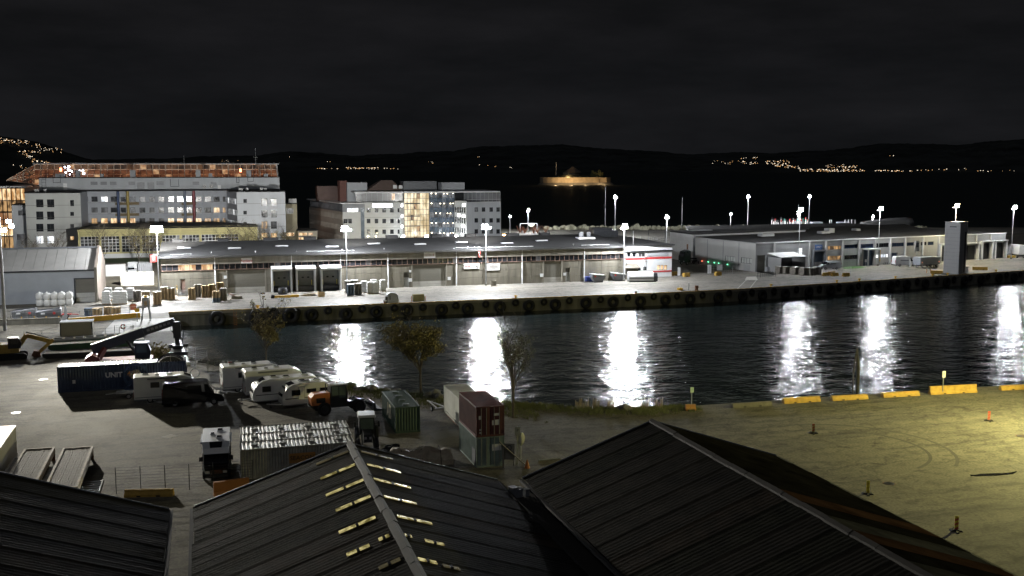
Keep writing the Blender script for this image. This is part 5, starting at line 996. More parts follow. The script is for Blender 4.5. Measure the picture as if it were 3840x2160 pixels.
# ------------------------------------------------------------------ containers
def container(label, L, Wd, Ht, m, loc, rz=0., group=None, pitch=.28, hatch=0, roofm=None, doors=1, name='shipping_container', end_ribs=True, frame=None):
    t = T(name, label, 'container', loc, rz, group); hx, hy = L/2, Wd/2; b = MB(); fm = frame or m
    def wave(n, a, b_, ax, pos, amp, z0, z1):
        pts = []
        for i in range(n):
            for f, d in ((0, 0), (.25, 0), (.5, -amp), (.75, -amp)):
                pts.append((a+(b_-a)*(i+f)/n, d))
        pts.append((b_, 0)); vs = []
        for z in (z0, z1):
            for q, d in pts: vs.append((q, pos+(d if pos > 0 else -d), z) if ax == 'x' else (pos+(d if pos > 0 else -d), q, z))
        k = len(pts); return vs, [(i, i+1, k+i+1, k+i) for i in range(k-1)]
    n = int(L/pitch)
    for s in (-1, 1): mk('side_wall', MB().add(*wave(n, -hx+.12, hx-.12, 'x', s*(hy-.02), .06, .16, Ht-.1)), m, t)
    b = MB(); b.add(*wave(int(Wd/.27), -hy+.1, hy-.1, 'y', -(hx-.03), .05, .16, Ht-.1)); mk('end_wall', b, m, t)
    b = MB(); rfm = roofm or m; vs, fs = [], []
    k = int(L/.085); pts = [(-hx+.12+(L-.24)*i/k, .045 if i % 4 in (1, 2) else 0) for i in range(k+1)]
    for y in (-hy+.07, hy-.07): vs += [(x, y, Ht-.06+d) for x, d in pts]
    mk('roof', b.add(vs, [(i, i+1, k+2+i, k+1+i) for i in range(k)]), rfm, t)
    b = MB()
    for sx in (-1, 1):
        for sy in (-1, 1): b.box(sx*hx-.08 if sx > 0 else -hx, sx*hx if sx > 0 else -hx+.08, sy*hy-.08 if sy > 0 else -hy, sy*hy if sy > 0 else -hy+.08, 0, Ht)
    for s in (-1, 1): b.box(-hx+.08, hx-.08, s*hy-.03, s*hy+.03, Ht-.11, Ht-.0).box(-hx+.08, hx-.08, s*hy-.03, s*hy+.03, 0, .16).box(s*hx-.03, s*hx+.03, -hy+.08, hy-.08, Ht-.12, Ht-.005).box(s*hx-.03, s*hx+.03, -hy+.08, hy-.08, 0, .16)
    mk('frame', b, fm, t); mk('floor', MB().box(-hx+.1, hx-.1, -hy+.1, hy-.1, .1, .15), WOOD2, t)
    for s in (-1, 1):
        d = mk('door', MB().box(hx-.05, hx-.005, min(0, s*(hy-.1))+.02, max(0, s*(hy-.1))-.02, .17, Ht-.13), m, t)
        for q in (.3, .7): mk('lock_rod', MB().cyl((hx+.02, s*(hy-.1)*q, .15), (hx+.02, s*(hy-.1)*q, Ht-.12), .025, n=6), STEEL, d)
    for i in range(hatch):
        x = -hx+L*(i+.5)/hatch; h = mk('roof_hatch', MB().cyl((x, 0, Ht-.05), (x, 0, Ht+.05), .3, .28, 12), m, t); mk('hatch_cover', MB().cyl((x, 0, Ht+.05), (x, 0, Ht+.09), .34, .26, 12), rfm, h)
    return t
CB = mat('unit_blue_paint', (.028, .045, .095), .5, .05, var=.3, vs=.8); PALE = mat('pale_aluminium_roof', (.48, .47, .45), .4, .3, var=.3, vs=2)
c = container('long dark blue container with UNIT45 lettering in the yard', 13.7, 2.5, 2.9, CB, (-9.15, 125.0, 0), math.pi+.0, pitch=.3, roofm=PALE)
lettering('UNIT', .78, WHITE, c, (.95, 1.275, 1.68), (math.pi/2, 0, math.pi), bold=.03); lettering('45', .78, mat('orange_lettering', (.75, .32, .06), .5), c, (-.85, 1.275, 1.68), (math.pi/2, 0, math.pi), bold=.03)
mk('data_plate', MB().box(5.0, 5.32, 1.262, 1.28, .95, 1.35), PAPER, c)
BLK = mat('greyish_bulk_container', (.36, .35, .31), .6, .1, var=.3, vs=1.5); BLKR = mat('dirty_pale_roof', (.40, .39, .34), .5, .05, var=.45, vs=2.5)
for k, lab in enumerate(('front ribbed bulk container with an orange sign board on its side, row of three', 'middle ribbed bulk container in the row of three with round roof hatches', 'rear ribbed bulk container in the row of three, nearest the caravans')):
    c = container(lab, 9.12, 2.44, 2.45, BLK, (6.95+.12*k, 85.55+2.62*k, 0), math.radians(-.5), 'row of bulk containers', .23, 4, BLKR)
    if k == 0:
        s = mk('sign_board', MB().box(-.75, 1.35, -1.29, -1.255, 1.05, 1.85), mat('worn_orange_board', (.45, .22, .06), .7), c); lettering('SEACON', .5, DSTEEL, s, (.3, -1.3, 1.45))
AB = mat('green_container_paint', (.05, .088, .066), .55, var=.25, vs=1.2)
c = container('green container with large pale letters AB on its long side', 7.6, 2.35, 2.5, AB, (18.1, 99.1, 0), math.pi/2, None, .3, 4)
lettering('AB', 1.9, mat('cream_lettering', (.62, .58, .40), .6), c, (-.3, 1.19, 1.35), (math.pi/2, 0, math.pi), bold=.05)
c = container('white box container standing behind the maroon one', 7.5, 2.4, 2.7, mat('white_container_paint', (.56, .56, .48), .55, var=.15, vs=1), (24.3, 98.1, .25), math.pi/2, None, 3)
sl_ = T('container_trestle', 'steel trestle under the white box container', 'trestle', (24.3, 98.1, 0)); mk('skid', MB().box(-1.1, -.9, -3.6, 3.6, 0, .25).box(.9, 1.1, -3.6, 3.6, 0, .25), RUST, sl_); mk('cross_bar', MB().box(-.9, .9, -3.4, -3.2, .05, .2).box(-.9, .9, 3.2, 3.4, .05, .2), RUST, sl_)
GG = mat('grey_green_container_paint', (.23, .29, .26), .6, var=.25, vs=1); MAR = mat('maroon_container_paint', (.145, .056, .048), .6, var=.3, vs=1.2)
sx = 22.6; c = container('grey-green container at the bottom of the stack of two', 6.06, 2.44, 2.59, GG, (sx, 85.2, 0), -math.pi/2, None, .28); mk('notice', MB().box(3.03, 3.06, .15, .95, 1.35, 1.9), PAPER, c); mk('dark_panel', MB().box(1.7, 2.8, -1.26, -1.23, .2, 1.5), CLADD, c)
c = container('maroon container on top of the stack of two', 6.06, 2.44, 2.59, MAR, (sx, 85.2, 2.6), -math.pi/2, None, .28)
for a in ((3.03, 3.06, -1., -.78, 1.5, 1.8), (3.03, 3.06, .15, .3, .95, 1.35), (3.03, 3.06, .4, .75, .95, 1.4), (3.03, 3.06, .3, .8, 1.75, 1.95), (3.03, 3.06, -.95, -.8, .3, .42), (3.03, 3.06, -.95, -.8, .55, .68)): mk('label_plate', MB().box(*a), PAPER, c)
CW = mat('cream_container_paint', (.48, .47, .42), .5, var=.12, vs=1)
container('white ribbed container beside the flat racks at the yard edge', 9.2, 2.44, 2.6, CW, (-17.4, 93.1, 0), -math.pi/2, None, .25, 2, PALE)
# containers on the far quay
container('brightly lit white container behind the wrapped pallets', 6.6, 2.5, 2.7, CW, (G(510, 1080).x, G(510, 1080).y+6, 0), 0, None, .3)
container('grey container behind the shed corner', 6.06, 2.44, 2.6, mat('grey_container_paint', (.40, .41, .42), .6, var=.15), (G(428, 1036).x-.5, G(428, 1036).y+1.5, 0), 0, None, .3)
container('dark grey container beside the parked van', 3., 2.6, 2.9, CLADD, (G(545, 1031).x, G(545, 1031).y+1.5, 0), 0, None, .5)
container('pale grey container between the van and the warehouse corner', 2.6, 2.4, 2.6, GREYW, (G(500, 1030).x, G(500, 1030).y+4, 0), 0, None, .4)
# ------------------------------------------------------------------ flat racks
def flatrack(label, x, y0, y1, h, m=WOOD2):
    t = T('flat_rack', label, 'flat rack', (x, (y0+y1)/2, 0)); L = y1-y0
    mk('frame', MB().box(-1.22, -1.04, -L/2, L/2, h-.5, h+.06).box(1.04, 1.22, -L/2, L/2, h-.5, h+.06).box(-1.04, 1.04, L/2-.2, L/2, h-.5, h+.05).box(-1.04, 1.04, -L/2, -L/2+.2, h-.5, h+.05), mat('chalky_rust_steel', (.45, .38, .29), .8, var=.45, vs=2), t)
    for s in (-1, 1):
        for e in (-1, 1): mk('leg', MB().box(s*1.13-.12, s*1.13+.12, e*(L/2-.5)-.12, e*(L/2-.5)+.12, 0, h-.5), RUST, t)
    n = 11
    for i in range(n): x0 = -1.03+2.06*i/n; mk('plank', MB().box(x0+.012, x0+2.06/n-.012, -L/2+.2, L/2-.2, h-.12, h-.02-RN.uniform(0, .03)), mat('worn_deck_plank', (.27, .24, .20), .85, var=.4, vs=3, bump=.2), t)
    return t
flatrack('flat rack with worn planks next to the steel steps', -10.85, 82.5, 94.6, 1.0)
flatrack('flat rack with worn planks between two others', -14.0, 82.5, 95.2, 1.0)
st = T('steel_ladder', 'pale steel ladder leaning beside the flat racks', 'ladder', (-9.2, 85.6, 0)); b = MB(); [b.cyl((-.9+.0, -1.3+.55*k, .05), (.9, -1.3+.55*k, .05), .04, n=5) for k in range(6)]; mk('rungs', b, STEEL, st); mk('rails', MB().cyl((-.9, -1.5, .05), (-.9, 1.7, .05), .05, n=5).cyl((.9, -1.5, .05), (.9, 1.7, .05), .05, n=5), STEEL, st)
# ------------------------------------------------------------------ vehicles (length along local x, front at +x)
def van(label, L, Wd, Ht, paint, loc, rz, lift=.0, glass=True, name='van', rack=False):
    t = T(name, label, 'van', loc, rz); w = Wd/2; h = L/2
    mk('body', MB().prof([(-h, .35, w), (-h, 1.1, w), (-h+.12, Ht-.25, w*.93), (-h+.3, Ht, w*.86), (h-2.0, Ht, w*.86), (h-1.65, Ht-.1, w*.87), (h-.95, 1.28, w*.96), (h-.2, 1.05, w*.9), (h, .75, w*.86), (h-.02, .35, w*.88)]), paint, t, smooth=False)
    mk('windscreen', MB().hexa([(h-1.63, -w*.80, Ht-.16), (h-1.63, w*.80, Ht-.16), (h-.98, w*.86, 1.33), (h-.98, -w*.86, 1.33), (h-1.57, -w*.80, Ht-.13), (h-1.57, w*.80, Ht-.13), (h-.92, w*.86, 1.36), (h-.92, -w*.86, 1.36)]), CARGL, t)
    for s in (-1, 1):
        mk('side_window', MB().prof([(h-1.9, 1.3), (h-1.1, 1.3), (h-1.6, Ht-.35), (h-1.95, Ht-.35)], *sorted((s*w*.89, s*(w*.975)))), CARGL, t)
        if glass: mk('side_window', MB().prof([(h-2.2-1.5, 1.35), (h-2.2, 1.35), (h-2.25, Ht-.4), (h-2.2-1.5, Ht-.4)], *sorted((s*w*.89, s*(w*.975)))), CARGL, t)
        for x in (h-1.0, -h+1.25): wheel(t, x, s*(w-.12), .35, .24)
        mk('headlight', MB().box(h-.2, h-.04, s*w*.62-.17, s*w*.62+.17, .78, .98), LENS, t); mk('tail_light', MB().box(-h-.02, -h+.04, s*w*.88-.07, s*w*.88+.07, .9, 1.6), TAIL, t)
        mk('mirror', MB().box(h-1.25, h-1.1, s*(w+.05)-.03, s*(w+.22)+.03, 1.3, 1.62) if s > 0 else MB().box(h-1.25, h-1.1, -w-.24, -w-.05, 1.3, 1.62), BLACK, t)
    mk('bumper', MB().box(h-.12, h+.06, -w*.85, w*.85, .32, .58).box(-h-.06, -h+.02, -w*.9, w*.9, .32, .55), BLACK, t)
    return t
IVORY = mat('caravan_white', (.76, .76, .70), .4, var=.06, vs=1); GREYM = mat('motorhome_grey_white', (.74, .74, .72), .4, var=.06, vs=1)
def motorhome(label, L, Wd, Ht, paint, loc, rz, luton=True):
    t = T('motorhome', label, 'motorhome', loc, rz); w = Wd/2; h = L/2
    mk('body', MB().prof([(-h, .45, w), (-h, Ht-.12, w), (-h+.12, Ht, w*.96), (h-1.9, Ht-.02, w*.96), (h-1.0, Ht-.35, w*.92), (h-.75, Ht-.75, w*.9), (h-1.9, Ht-.95, w), (h-1.9, .45, w)]), paint, t)
    mk('cab', MB().prof([(h-1.88, .4, w*.88), (h-1.88, Ht-.97, w*.86), (h-1.35, Ht-.97, w*.84), (h-.75, 1.2, w*.86), (h, .98, w*.8), (h+.02, .4, w*.82)]), BLACKP if luton == 2 else paint, t)
    mk('windscreen', MB().hexa([(h-1.33, -w*.78, Ht-1.02), (h-1.33, w*.78, Ht-1.02), (h-.76, w*.8, 1.24), (h-.76, -w*.8, 1.24), (h-1.27, -w*.78, Ht-1.0), (h-1.27, w*.78, Ht-1.0), (h-.7, w*.8, 1.26), (h-.7, -w*.8, 1.26)]), CARGL, t)
    mk('roof_window', MB().hexa([(h-1.75, -w*.45, Ht-.06), (h-1.75, w*.45, Ht-.06), (h-1.05, w*.4, Ht-.33), (h-1.05, -w*.4, Ht-.33), (h-1.75, -w*.45, Ht+.0), (h-1.75, w*.45, Ht+.0), (h-1.05, w*.4, Ht-.27), (h-1.05, -w*.4, Ht-.27)]), CARGL, t)
    for x, y, s in ((-h+1.2, .3, .32), (-h+2.4, -.3, .22), (-h+3.6, .25, .3)):
        r = mk('roof_hatch', MB().box(x-s, x+s, y-s*.8, y+s*.8, Ht, Ht+.1), WHITE, t); mk('hatch_glass', MB().box(x-s*.8, x+s*.8, y-s*.6, y+s*.6, Ht+.1, Ht+.13), CARGL, r)
    for s in (-1, 1):
        for x0, x1, z0, z1 in ((-h+1.7, -h+2.6, 1.65, 2.25), (-h+3.4, -h+4.2, 1.7, 2.15)): mk('side_window', MB().box(x0, x1, *sorted((s*w, s*(w+.03))), z0, z1), CARGL, t)
        mk('locker_door', MB().box(-h+.5, -h+1.4, *sorted((s*w, s*(w+.015))), .7, 1.45), paint, t)
        mk('door_seam', MB().box(-h+2.75, -h+3.35, *sorted((s*w, s*(w+.008))), .5, 2.3), CLADD, t); mk('habitation_door', MB().box(-h+2.78, -h+3.32, *sorted((s*w, s*(w+.018))), .53, 2.27), paint, t)
        mk('awning', MB().box(-h+1.4, h-2.4, *sorted((s*(w-.02), s*(w+.12))), Ht-.3, Ht-.16), CLADD if s < 0 else paint, t)
        mk('side_stripe', MB().box(-h+.1, h-2, *sorted((s*w, s*(w+.01))), .62, .68), CLADD, t)
        for x in (h-1.0, -h+1.6): wheel(t, x, s*(w-.14), .34, .24)
        mk('headlight', MB().box(h-.12, h+.03, s*w*.6-.16, s*w*.6+.16, .72, .92), LENS, t); mk('tail_light', MB().box(-h-.03, -h, s*w*.85-.08, s*w*.85+.08, .7, 1.3), TAIL, t); mk('mirror', MB().box(h-1.2, h-1.05, *sorted((s*(w*.9), s*(w*.9+.32))), 1.45, 1.8), BLACK, t)
    mk('rear_window', MB().box(-h-.02, -h, -.5, .5, 1.7, 2.2), CARGL, t); mk('skirt', MB().box(-h+.05, h-1.95, -w+.06, w-.06, .3, .46), CLADD, t); mk('bumper', MB().box(h-.05, h+.08, -w*.78, w*.78, .35, .6), BLACK, t)
    return t
def caravan(label, L, Wd, Ht, paint, loc, rz):           # nose with drawbar at -x
    t = T('caravan', label, 'caravan', loc, rz); w = Wd/2; h = L/2
    pts = [(-h+.1, .42, w*.95), (-h, .95, w*.97), (-h+.02, 1.2, w*.97), (-h+.2, 1.75, w*.97), (-h+.55, 2.2, w*.97), (-h+1.1, Ht-.12, w*.96), (-h+1.8, Ht, w*.95), (h-.5, Ht-.02, w*.95), (h-.12, Ht-.2, w*.96), (h, 1.4, w*.98), (h-.05, .42, w)]
    mk('body', MB().prof(pts), paint, t)
    mk('front_window', MB().hexa([(-h+.04, -w*.75, 1.28), (-h+.04, w*.75, 1.28), (-h+.56, w*.72, 2.16), (-h+.56, -w*.72, 2.16), (-h-.01, -w*.75, 1.29), (-h-.01, w*.75, 1.29), (-h+.51, w*.72, 2.19), (-h+.51, -w*.72, 2.19)]), CARGL, t)
    mk('nose_skylight', MB().hexa([(-h+.75, -w*.6, 2.34), (-h+.75, w*.6, 2.34), (-h+1.4, w*.6, Ht-.04), (-h+1.4, -w*.6, Ht-.04), (-h+.73, -w*.6, 2.38), (-h+.73, w*.6, 2.38), (-h+1.38, w*.6, Ht), (-h+1.38, -w*.6, Ht)]), CARGL, t)
    for s in (-1, 1):
        y = sorted((s*w*.975, s*(w+.025)))
        for x0, x1, z0, z1 in ((-h+1.0, -h+1.9, 1.35, 1.95), (h-2.6, h-1.6, 1.5, 1.95), (h-1.2, h-.4, 1.45, 1.95)): mk('side_window', MB().box(x0, x1, *y, z0, z1), CARGL, t)
        mk('side_stripe', MB().box(-h+.3, h-.05, *sorted((s*w*.985, s*(w+.012))), 1.02, 1.09), DSTEEL, t); mk('locker_door', MB().box(-h+1.2, -h+2.4, *sorted((s*w*.985, s*(w+.008))), .52, .95), paint, t)
        mk('door_seam', MB().box(h-3.5, h-2.85, *sorted((s*w*.985, s*(w+.006))), .55, 2.25), CLADD, t); mk('door', MB().box(h-3.47, h-2.88, *sorted((s*w*.985, s*(w+.014))), .58, 2.22), paint, t)
        wheel(t, .45, s*(w-.1), .32, .2); mk('wheel_arch', MB().torus((.45, s*w*.98, .36), .40, .04, 'Y', 14, 5), paint, t)
    for x, y in ((-h+2.4, .2), (.2, -.2), (h-1.2, .3)):
        r = mk('roof_hatch', MB().box(x-.35, x+.35, y-.3, y+.3, Ht-.02, Ht+.1), WHITE, t); mk('hatch_glass', MB().box(x-.27, x+.27, y-.22, y+.22, Ht+.1, Ht+.13), CARGL, r)
    d = mk('drawbar', MB().beam((-h+.1, -.6, .45), (-h-1.2, 0, .45), .1).beam((-h+.1, .6, .45), (-h-1.2, 0, .45), .1).box(-h-1.4, -h-1.1, -.06, .06, .42, .55), STEEL, t); mk('jockey_wheel', MB().cyl((-h-1.0, -.04, .12), (-h-1.0, .04, .12), .12, n=10).cyl((-h-1.0, 0, .12), (-h-1.0, 0, .8), .03, n=5), DSTEEL, d)
    mk('tail_light', MB().box(h-.03, h+.02, -w*.85, w*.85, .55, .7), TAIL, t); mk('skirt', MB().box(-h+.4, h-.2, -w+.1, w-.1, .3, .43), CLADD, t)
    return t
motorhome('white motorhome parked before the blue container, rear end toward the trailer', 6.9, 2.3, 2.85, IVORY, (-4.1, 116.6, 0), .03)
van('black panel van parked in front of the white motorhome', 6.2, 2.1, 2.6, BLACKP, (-1.5, 113.6, 0), .02)
motorhome('grey-white motorhome beside the mesh fence, farthest of the parked row', 7.2, 2.3, 3.0, GREYM, (5.1, 119.6, 0), .12)
motorhome('grey-white motorhome parked between another motorhome and a caravan', 7.0, 2.3, 3.0, GREYM, (7.3, 116.2, 0), .12)
caravan('grey-white caravan with round nose between a motorhome and another caravan', 7.0, 2.3, 2.65, GREYM, (7.9, 112.6, 0), .12)
caravan('cream caravan with dark waist stripe beside the orange loader', 5.2, 2.25, 2.6, IVORY, (9.8, 109.8, 0), .16)
motorhome('white motorhome with black cab facing the near fence', 6.6, 2.25, 2.85, WHITE, (.55, 87.6, 0), -math.pi/2-.03, 2)
v = van('white delivery van parked by the terminal entrance', 5.9, 2.05, 2.55, WHITE, (G(3405, 1000).x, G(3405, 1000).y+1.5, 0), -.15, glass=False)
mk('lettering', MB().box(-1.6, .6, -1.045, -1.03, 1.45, 1.65), CLADD, v)
v = van('silver van parked behind the sign board by the terminal', 5.2, 2.0, 2.0, GREYW, (G(3125, 1012).x, G(3125, 1012).y+1.5, 0), math.pi-.1); 
van('small pale van parked between containers by the shed corner', 3.9, 1.8, 1.9, GREYW, (G(490, 1033).x, G(490, 1033).y+1.2, 0), -math.pi/2+.2, name='small_van')
# grey trailer by the terminal
p = G(3490, 1005); t = T('box_trailer', 'long grey curtain trailer parked behind the tall tower', 'trailer', (p.x, p.y+1.6, 0), math.radians(8)); mk('body', MB().box(-3.4, 3.4, -1.25, 1.25, .8, 2.7), mat('grey_tarpaulin', (.33, .36, .40), .5, var=.12, vs=.6), t); mk('chassis', MB().box(-3.2, 3.2, -.5, .5, .5, .8), DSTEEL, t); [wheel(t, x, s*1.05, .42, .3) for x in (1.4, 2.4) for s in (-1, 1)]
for s in (-3.0, 2.7): mk('marker_lamp', MB().box(s, s+.35, -1.29, -1.255, 1.3, 1.6), mat('amber_reflector', (.8, .4, .2), .3, emit=(1, .5, .3), es=.6), t)
mk('landing_leg', MB().box(-2.4, -2.2, -.9, -.75, 0, .8).box(-2.4, -2.2, .75, .9, 0, .8), STEEL, t)
# white truck at the right edge
p = G(3812, 965); t = T('truck', 'white truck with its rear lamp lit leaving past the end of the terminal', 'truck', (p.x, p.y, 0), math.radians(80)); mk('box_body', MB().box(-3, 2, -1.2, 1.2, 1, 3.6), WHITE, t); mk('cab', MB().prof([(2.1, .6, 1.15), (2.1, 3.1, 1.1), (3.6, 3.0, 1.05), (4.0, 1.7, 1.15), (4.0, .6, 1.15)]), WHITE, t); mk('chassis', MB().box(-3, 3.5, -.5, .5, .6, 1), DSTEEL, t); [wheel(t, x, s*1., .48, .3) for x in (-1.8, 2.9) for s in (-1, 1)]
mk('tail_light', MB().box(-3.06, -3.0, -1., -.5, 1.1, 1.5), mat('lit_tail_light', (.6, .1, .1), emit=(1, .2, .1), es=8), t); mk('windscreen', MB().box(3.75, 3.95, -1, 1, 1.8, 2.8), CARGL, t)
# dark hooklift truck at the terminal corner
p = G(2575, 995); t = T('hook_truck', 'dark green truck cab with twin exhaust stacks by the terminal side wall', 'truck', (p.x+2, p.y+2, 0), math.radians(200)); DG = mat('dark_green_truck_paint', (.02, .035, .028), .3)
mk('cab', MB().prof([(1.0, .7, 1.2), (1.0, 3.5, 1.1), (1.6, 3.8, 1.05), (2.8, 3.5, 1.05), (3.2, 2.1, 1.15), (3.2, .7, 1.15)]), DG, t); mk('chassis', MB().box(-4.5, 1.2, -.5, .5, .7, 1.1), DSTEEL, t); mk('hook_frame', MB().beam((-4, 0, 1.2), (.2, 0, 1.6), .4).beam((.2, 0, 1.6), (.4, 0, 3), .35), DSTEEL, t); [wheel(t, x, s*1., .5, .32) for x in (-3.6, -2.3, 2.2) for s in (-1, 1)]
for s in (-.5, -.2): mk('exhaust_stack', MB().cyl((.8, s, 3), (.8, s, 5.3), .1, n=8), RUST, t)
mk('windscreen', MB().box(2.95, 3.15, -.95, .95, 2.2, 3.2), CARGL, t); mk('lamp_bar', MB().box(1.4, 1.7, -.8, .8, 3.85, 4), LENS, t); mk('headlight', MB().box(3.2, 3.24, .6, 1, .9, 1.15).box(3.2, 3.24, -1, -.6, .9, 1.15), LENS, t)
# orange wheel loader
p = G(1275, 1552); t = T('wheel_loader', 'orange wheel loader with big dark wheels beside the cream caravan', 'loader', (p.x, p.y+.6, 0), .12)
mk('engine_hood', MB().prof([(-3.0, 1.1, .75), (-3.05, 1.9, .72), (-2.7, 2.25, .66), (-1.1, 2.3, .7), (-1.1, 1.1, .8)]), ORANGE, t); mk('hood_grille', MB().box(-2.5, -1.6, -.83, -.74, 1.35, 1.85), BLACK, t)
cb = mk('cab', MB().prof([(-1.0, 1.2, .75), (-1.0, 3.0, .7), (.55, 3.0, .7), (.75, 2.1, .74), (.65, 1.2, .75)]), DSTEEL, t); mk('cab_roof', MB().box(-1.15, .7, -.82, .82, 3.0, 3.14), CLAD, cb)
for s in (-1, 1): mk('cab_window', MB().box(-.9, -.25, *sorted((s*.72, s*.77)), 2.0, 2.9).box(-.15, .5, *sorted((s*.72, s*.77)), 1.7, 2.9), mat('tinted_cab_glass', (.10, .13, .12), .1), cb)
mk('chassis', MB().box(-2.8, 1.4, -.55, .55, .7, 1.2).box(1.4, 2.6, -.4, .4, .7, 1.3), DSTEEL, t); mk('lift_arm', MB().beam((1.5, -.5, 1.4), (3.4, -.5, .6), .18, .3).beam((1.5, .5, 1.4), (3.4, .5, .6), .18, .3), DSTEEL, t); mk('bucket', MB().prof([(3.3, .1), (4.3, .1), (4.25, .22), (3.6, .35), (3.5, .95), (3.3, .95)], -1.2, 1.2), DSTEEL, t)
for x in (-1.75, 1.85):
    for s in (-1, 1): wheel(t, x, s*1.0, .72, .5, DSTEEL)
mk('exhaust_pipe', MB().cyl((-1.3, .3, 2.2), (-1.3, .3, 3.1), .05, n=6), DSTEEL, t); mk('beacon', MB().cyl((-.2, 0, 3.14), (-.2, 0, 3.3), .07, n=8), ORANGE, cb)
# dark tractor with white roof
p = G(1390, 1695); t = T('tractor', 'dark tractor with pale cab roof between the green container and the near shed', 'tractor', (p.x, p.y+2.2, 0), -math.pi/2-.1)
cb = mk('cab', MB().prof([(-1.1, 1.2, .7), (-1.1, 2.75, .66), (.5, 2.75, .66), (.7, 1.8, .7), (.7, 1.2, .7)]), DSTEEL, t); mk('cab_roof', MB().prof([(-1.3, 2.75, .8), (-1.2, 2.95, .74), (.6, 2.95, .74), (.75, 2.75, .8)]), CLAD, cb); mk('cab_window', MB().box(.6, .72, -.58, .58, 1.7, 2.65), mat('tinted_cab_glass', (0, 0, 0)), cb)
mk('hood', MB().prof([(.7, .9, .42), (.7, 1.75, .4), (2.2, 1.6, .36), (2.35, .9, .38)]), DSTEEL, t); mk('mirror', MB().box(.6, .7, 1.0, 1.15, 1.9, 2.4).box(.6, .7, -1.15, -1., 1.9, 2.4), BLACK, t); mk('headlight', MB().box(2.3, 2.38, -.3, -.12, 1.2, 1.4).box(2.3, 2.38, .12, .3, 1.2, 1.4), LENS, t)
for s in (-1, 1): wheel(t, -.7, s*.85, .82, .45, DSTEEL); wheel(t, 1.7, s*.8, .6, .35, DSTEEL); mk('mudguard', MB().torus((-.7, s*.85, .82), .86, .04, 'Y', 16, 4, 5), DSTEEL, t)
mk('front_loader', MB().beam((.9, -.5, 1.3), (3, -.5, .5), .12, .2).beam((.9, .5, 1.3), (3, .5, .5), .12, .2).box(2.9, 3.3, -.9, .9, .1, .6), DSTEEL, t)
# ------------------------------------------------------------------ reach stacker behind the blue container
t = T('reach_stacker', 'container reach stacker with long raised boom, red chassis and spreader', 'reach stacker', (-9.5, 134.5, 0)); MARC = mat('dull_red_machine_paint', (.20, .05, .04), .5, var=.2)
b0 = PY(345, 1308, 135.5)-Vector(t.location); b1 = PY(655, 1205, 135.5)-Vector(t.location); d_ = (b1-b0).normalized(); BM = mat('grey_black_boom', (.07, .075, .085), .45, .2, var=.25)
mk('boom', MB().beam(b0, b0+(b1-b0)*.62, .95, 1.15), BM, t); mk('telescopic_boom', MB().beam(b0+(b1-b0)*.55, b1, .72, .9), BM, t)
mk('boom_edge', MB().beam(b0+Vector((0, -.5, .55)), b0+(b1-b0)*.62+Vector((0, -.5, .55)), .06, .06), mat('pale_boom_edge', (.5, .5, .5), .5), t); b = MB()
for k in range(6): q = b0+(b1-b0)*(.66+.05*k); b.beam(q+Vector((0, -.38, .05)), q+d_*.35+Vector((0, -.38, .05)), .03, .3)
mk('boom_lettering', b, mat('grey_boom_letters', (.3, .3, .32), .5), t)
mk('chassis', MB().box(-4.2, 3.2, -1.4, 1.4, .8, 1.7), MARC, t); mk('counterweight', MB().prof([(-4.6, .9), (-4.6, 2.0), (-3.8, 2.5), (-2.9, 2.0), (-2.9, .9)], -1.3, 1.3), MARC, t); mk('boom_tower', MB().beam((-3.2, -.6, 1.6), b0+d_*1.6+Vector((0, -.5, -.4)), .35, .6).beam((-3.2, .6, 1.6), b0+d_*1.6+Vector((0, .5, -.4)), .35, .6), MARC, t)
mk('lift_cylinder', MB().cyl((1.6, -.6, 1.6), b0+(b1-b0)*.42+Vector((0, -.4, -.4)), .16, n=8).cyl((1.6, .6, 1.6), b0+(b1-b0)*.42+Vector((0, .4, -.4)), .16, n=8), DSTEEL, t)
cb = mk('cab', MB().prof([(1.1, 1.7, .8), (1.1, 3.5, .75), (2.6, 3.5, .72), (2.95, 2.6, .75), (2.8, 1.7, .8)]), DSTEEL, t); mk('cab_roof', MB().box(.95, 2.8, -.85, .85, 3.5, 3.62), CLAD, cb); mk('cab_window', MB().box(1.3, 2.5, -.81, -.77, 2.4, 3.35), mat('tinted_cab_glass', (0, 0, 0)), cb)
for x, r in ((-3.2, .8), (2.3, .95)):
    for s in (-1, 1): wheel(t, x, s*1.55, r, .6, DSTEEL)
hd = b1+Vector((.2, 0, -.3)); mk('boom_head', MB().box(hd.x-.4, hd.x+.5, -.5, .5, hd.z-1.6, hd.z+.4).beam((hd.x, 0, hd.z-1.5), (hd.x+.1, 0, hd.z-2.6), .5), DSTEEL, t)
sp = mk('spreader', MB().box(hd.x-.5, hd.x+.7, -1.0, 1.0, hd.z-2.9, hd.z-2.5).box(hd.x-.35, hd.x+.5, -3.0, 3.0, hd.z-3.2, hd.z-2.9), DSTEEL, t)
for s in (-1, 1): mk('spreader_end', MB().box(hd.x-1.1, hd.x+1.3, s*3.0-.15, s*3.0+.15, hd.z-3.35, hd.z-2.95), DSTEEL, sp)
mk('hydraulic_hoses', MB().tube([(hd.x+.5, -.4, hd.z+.3), (hd.x+.9, -.4, hd.z-.7), (hd.x+.6, -.4, hd.z-2.4)], .06), BLACK, t)
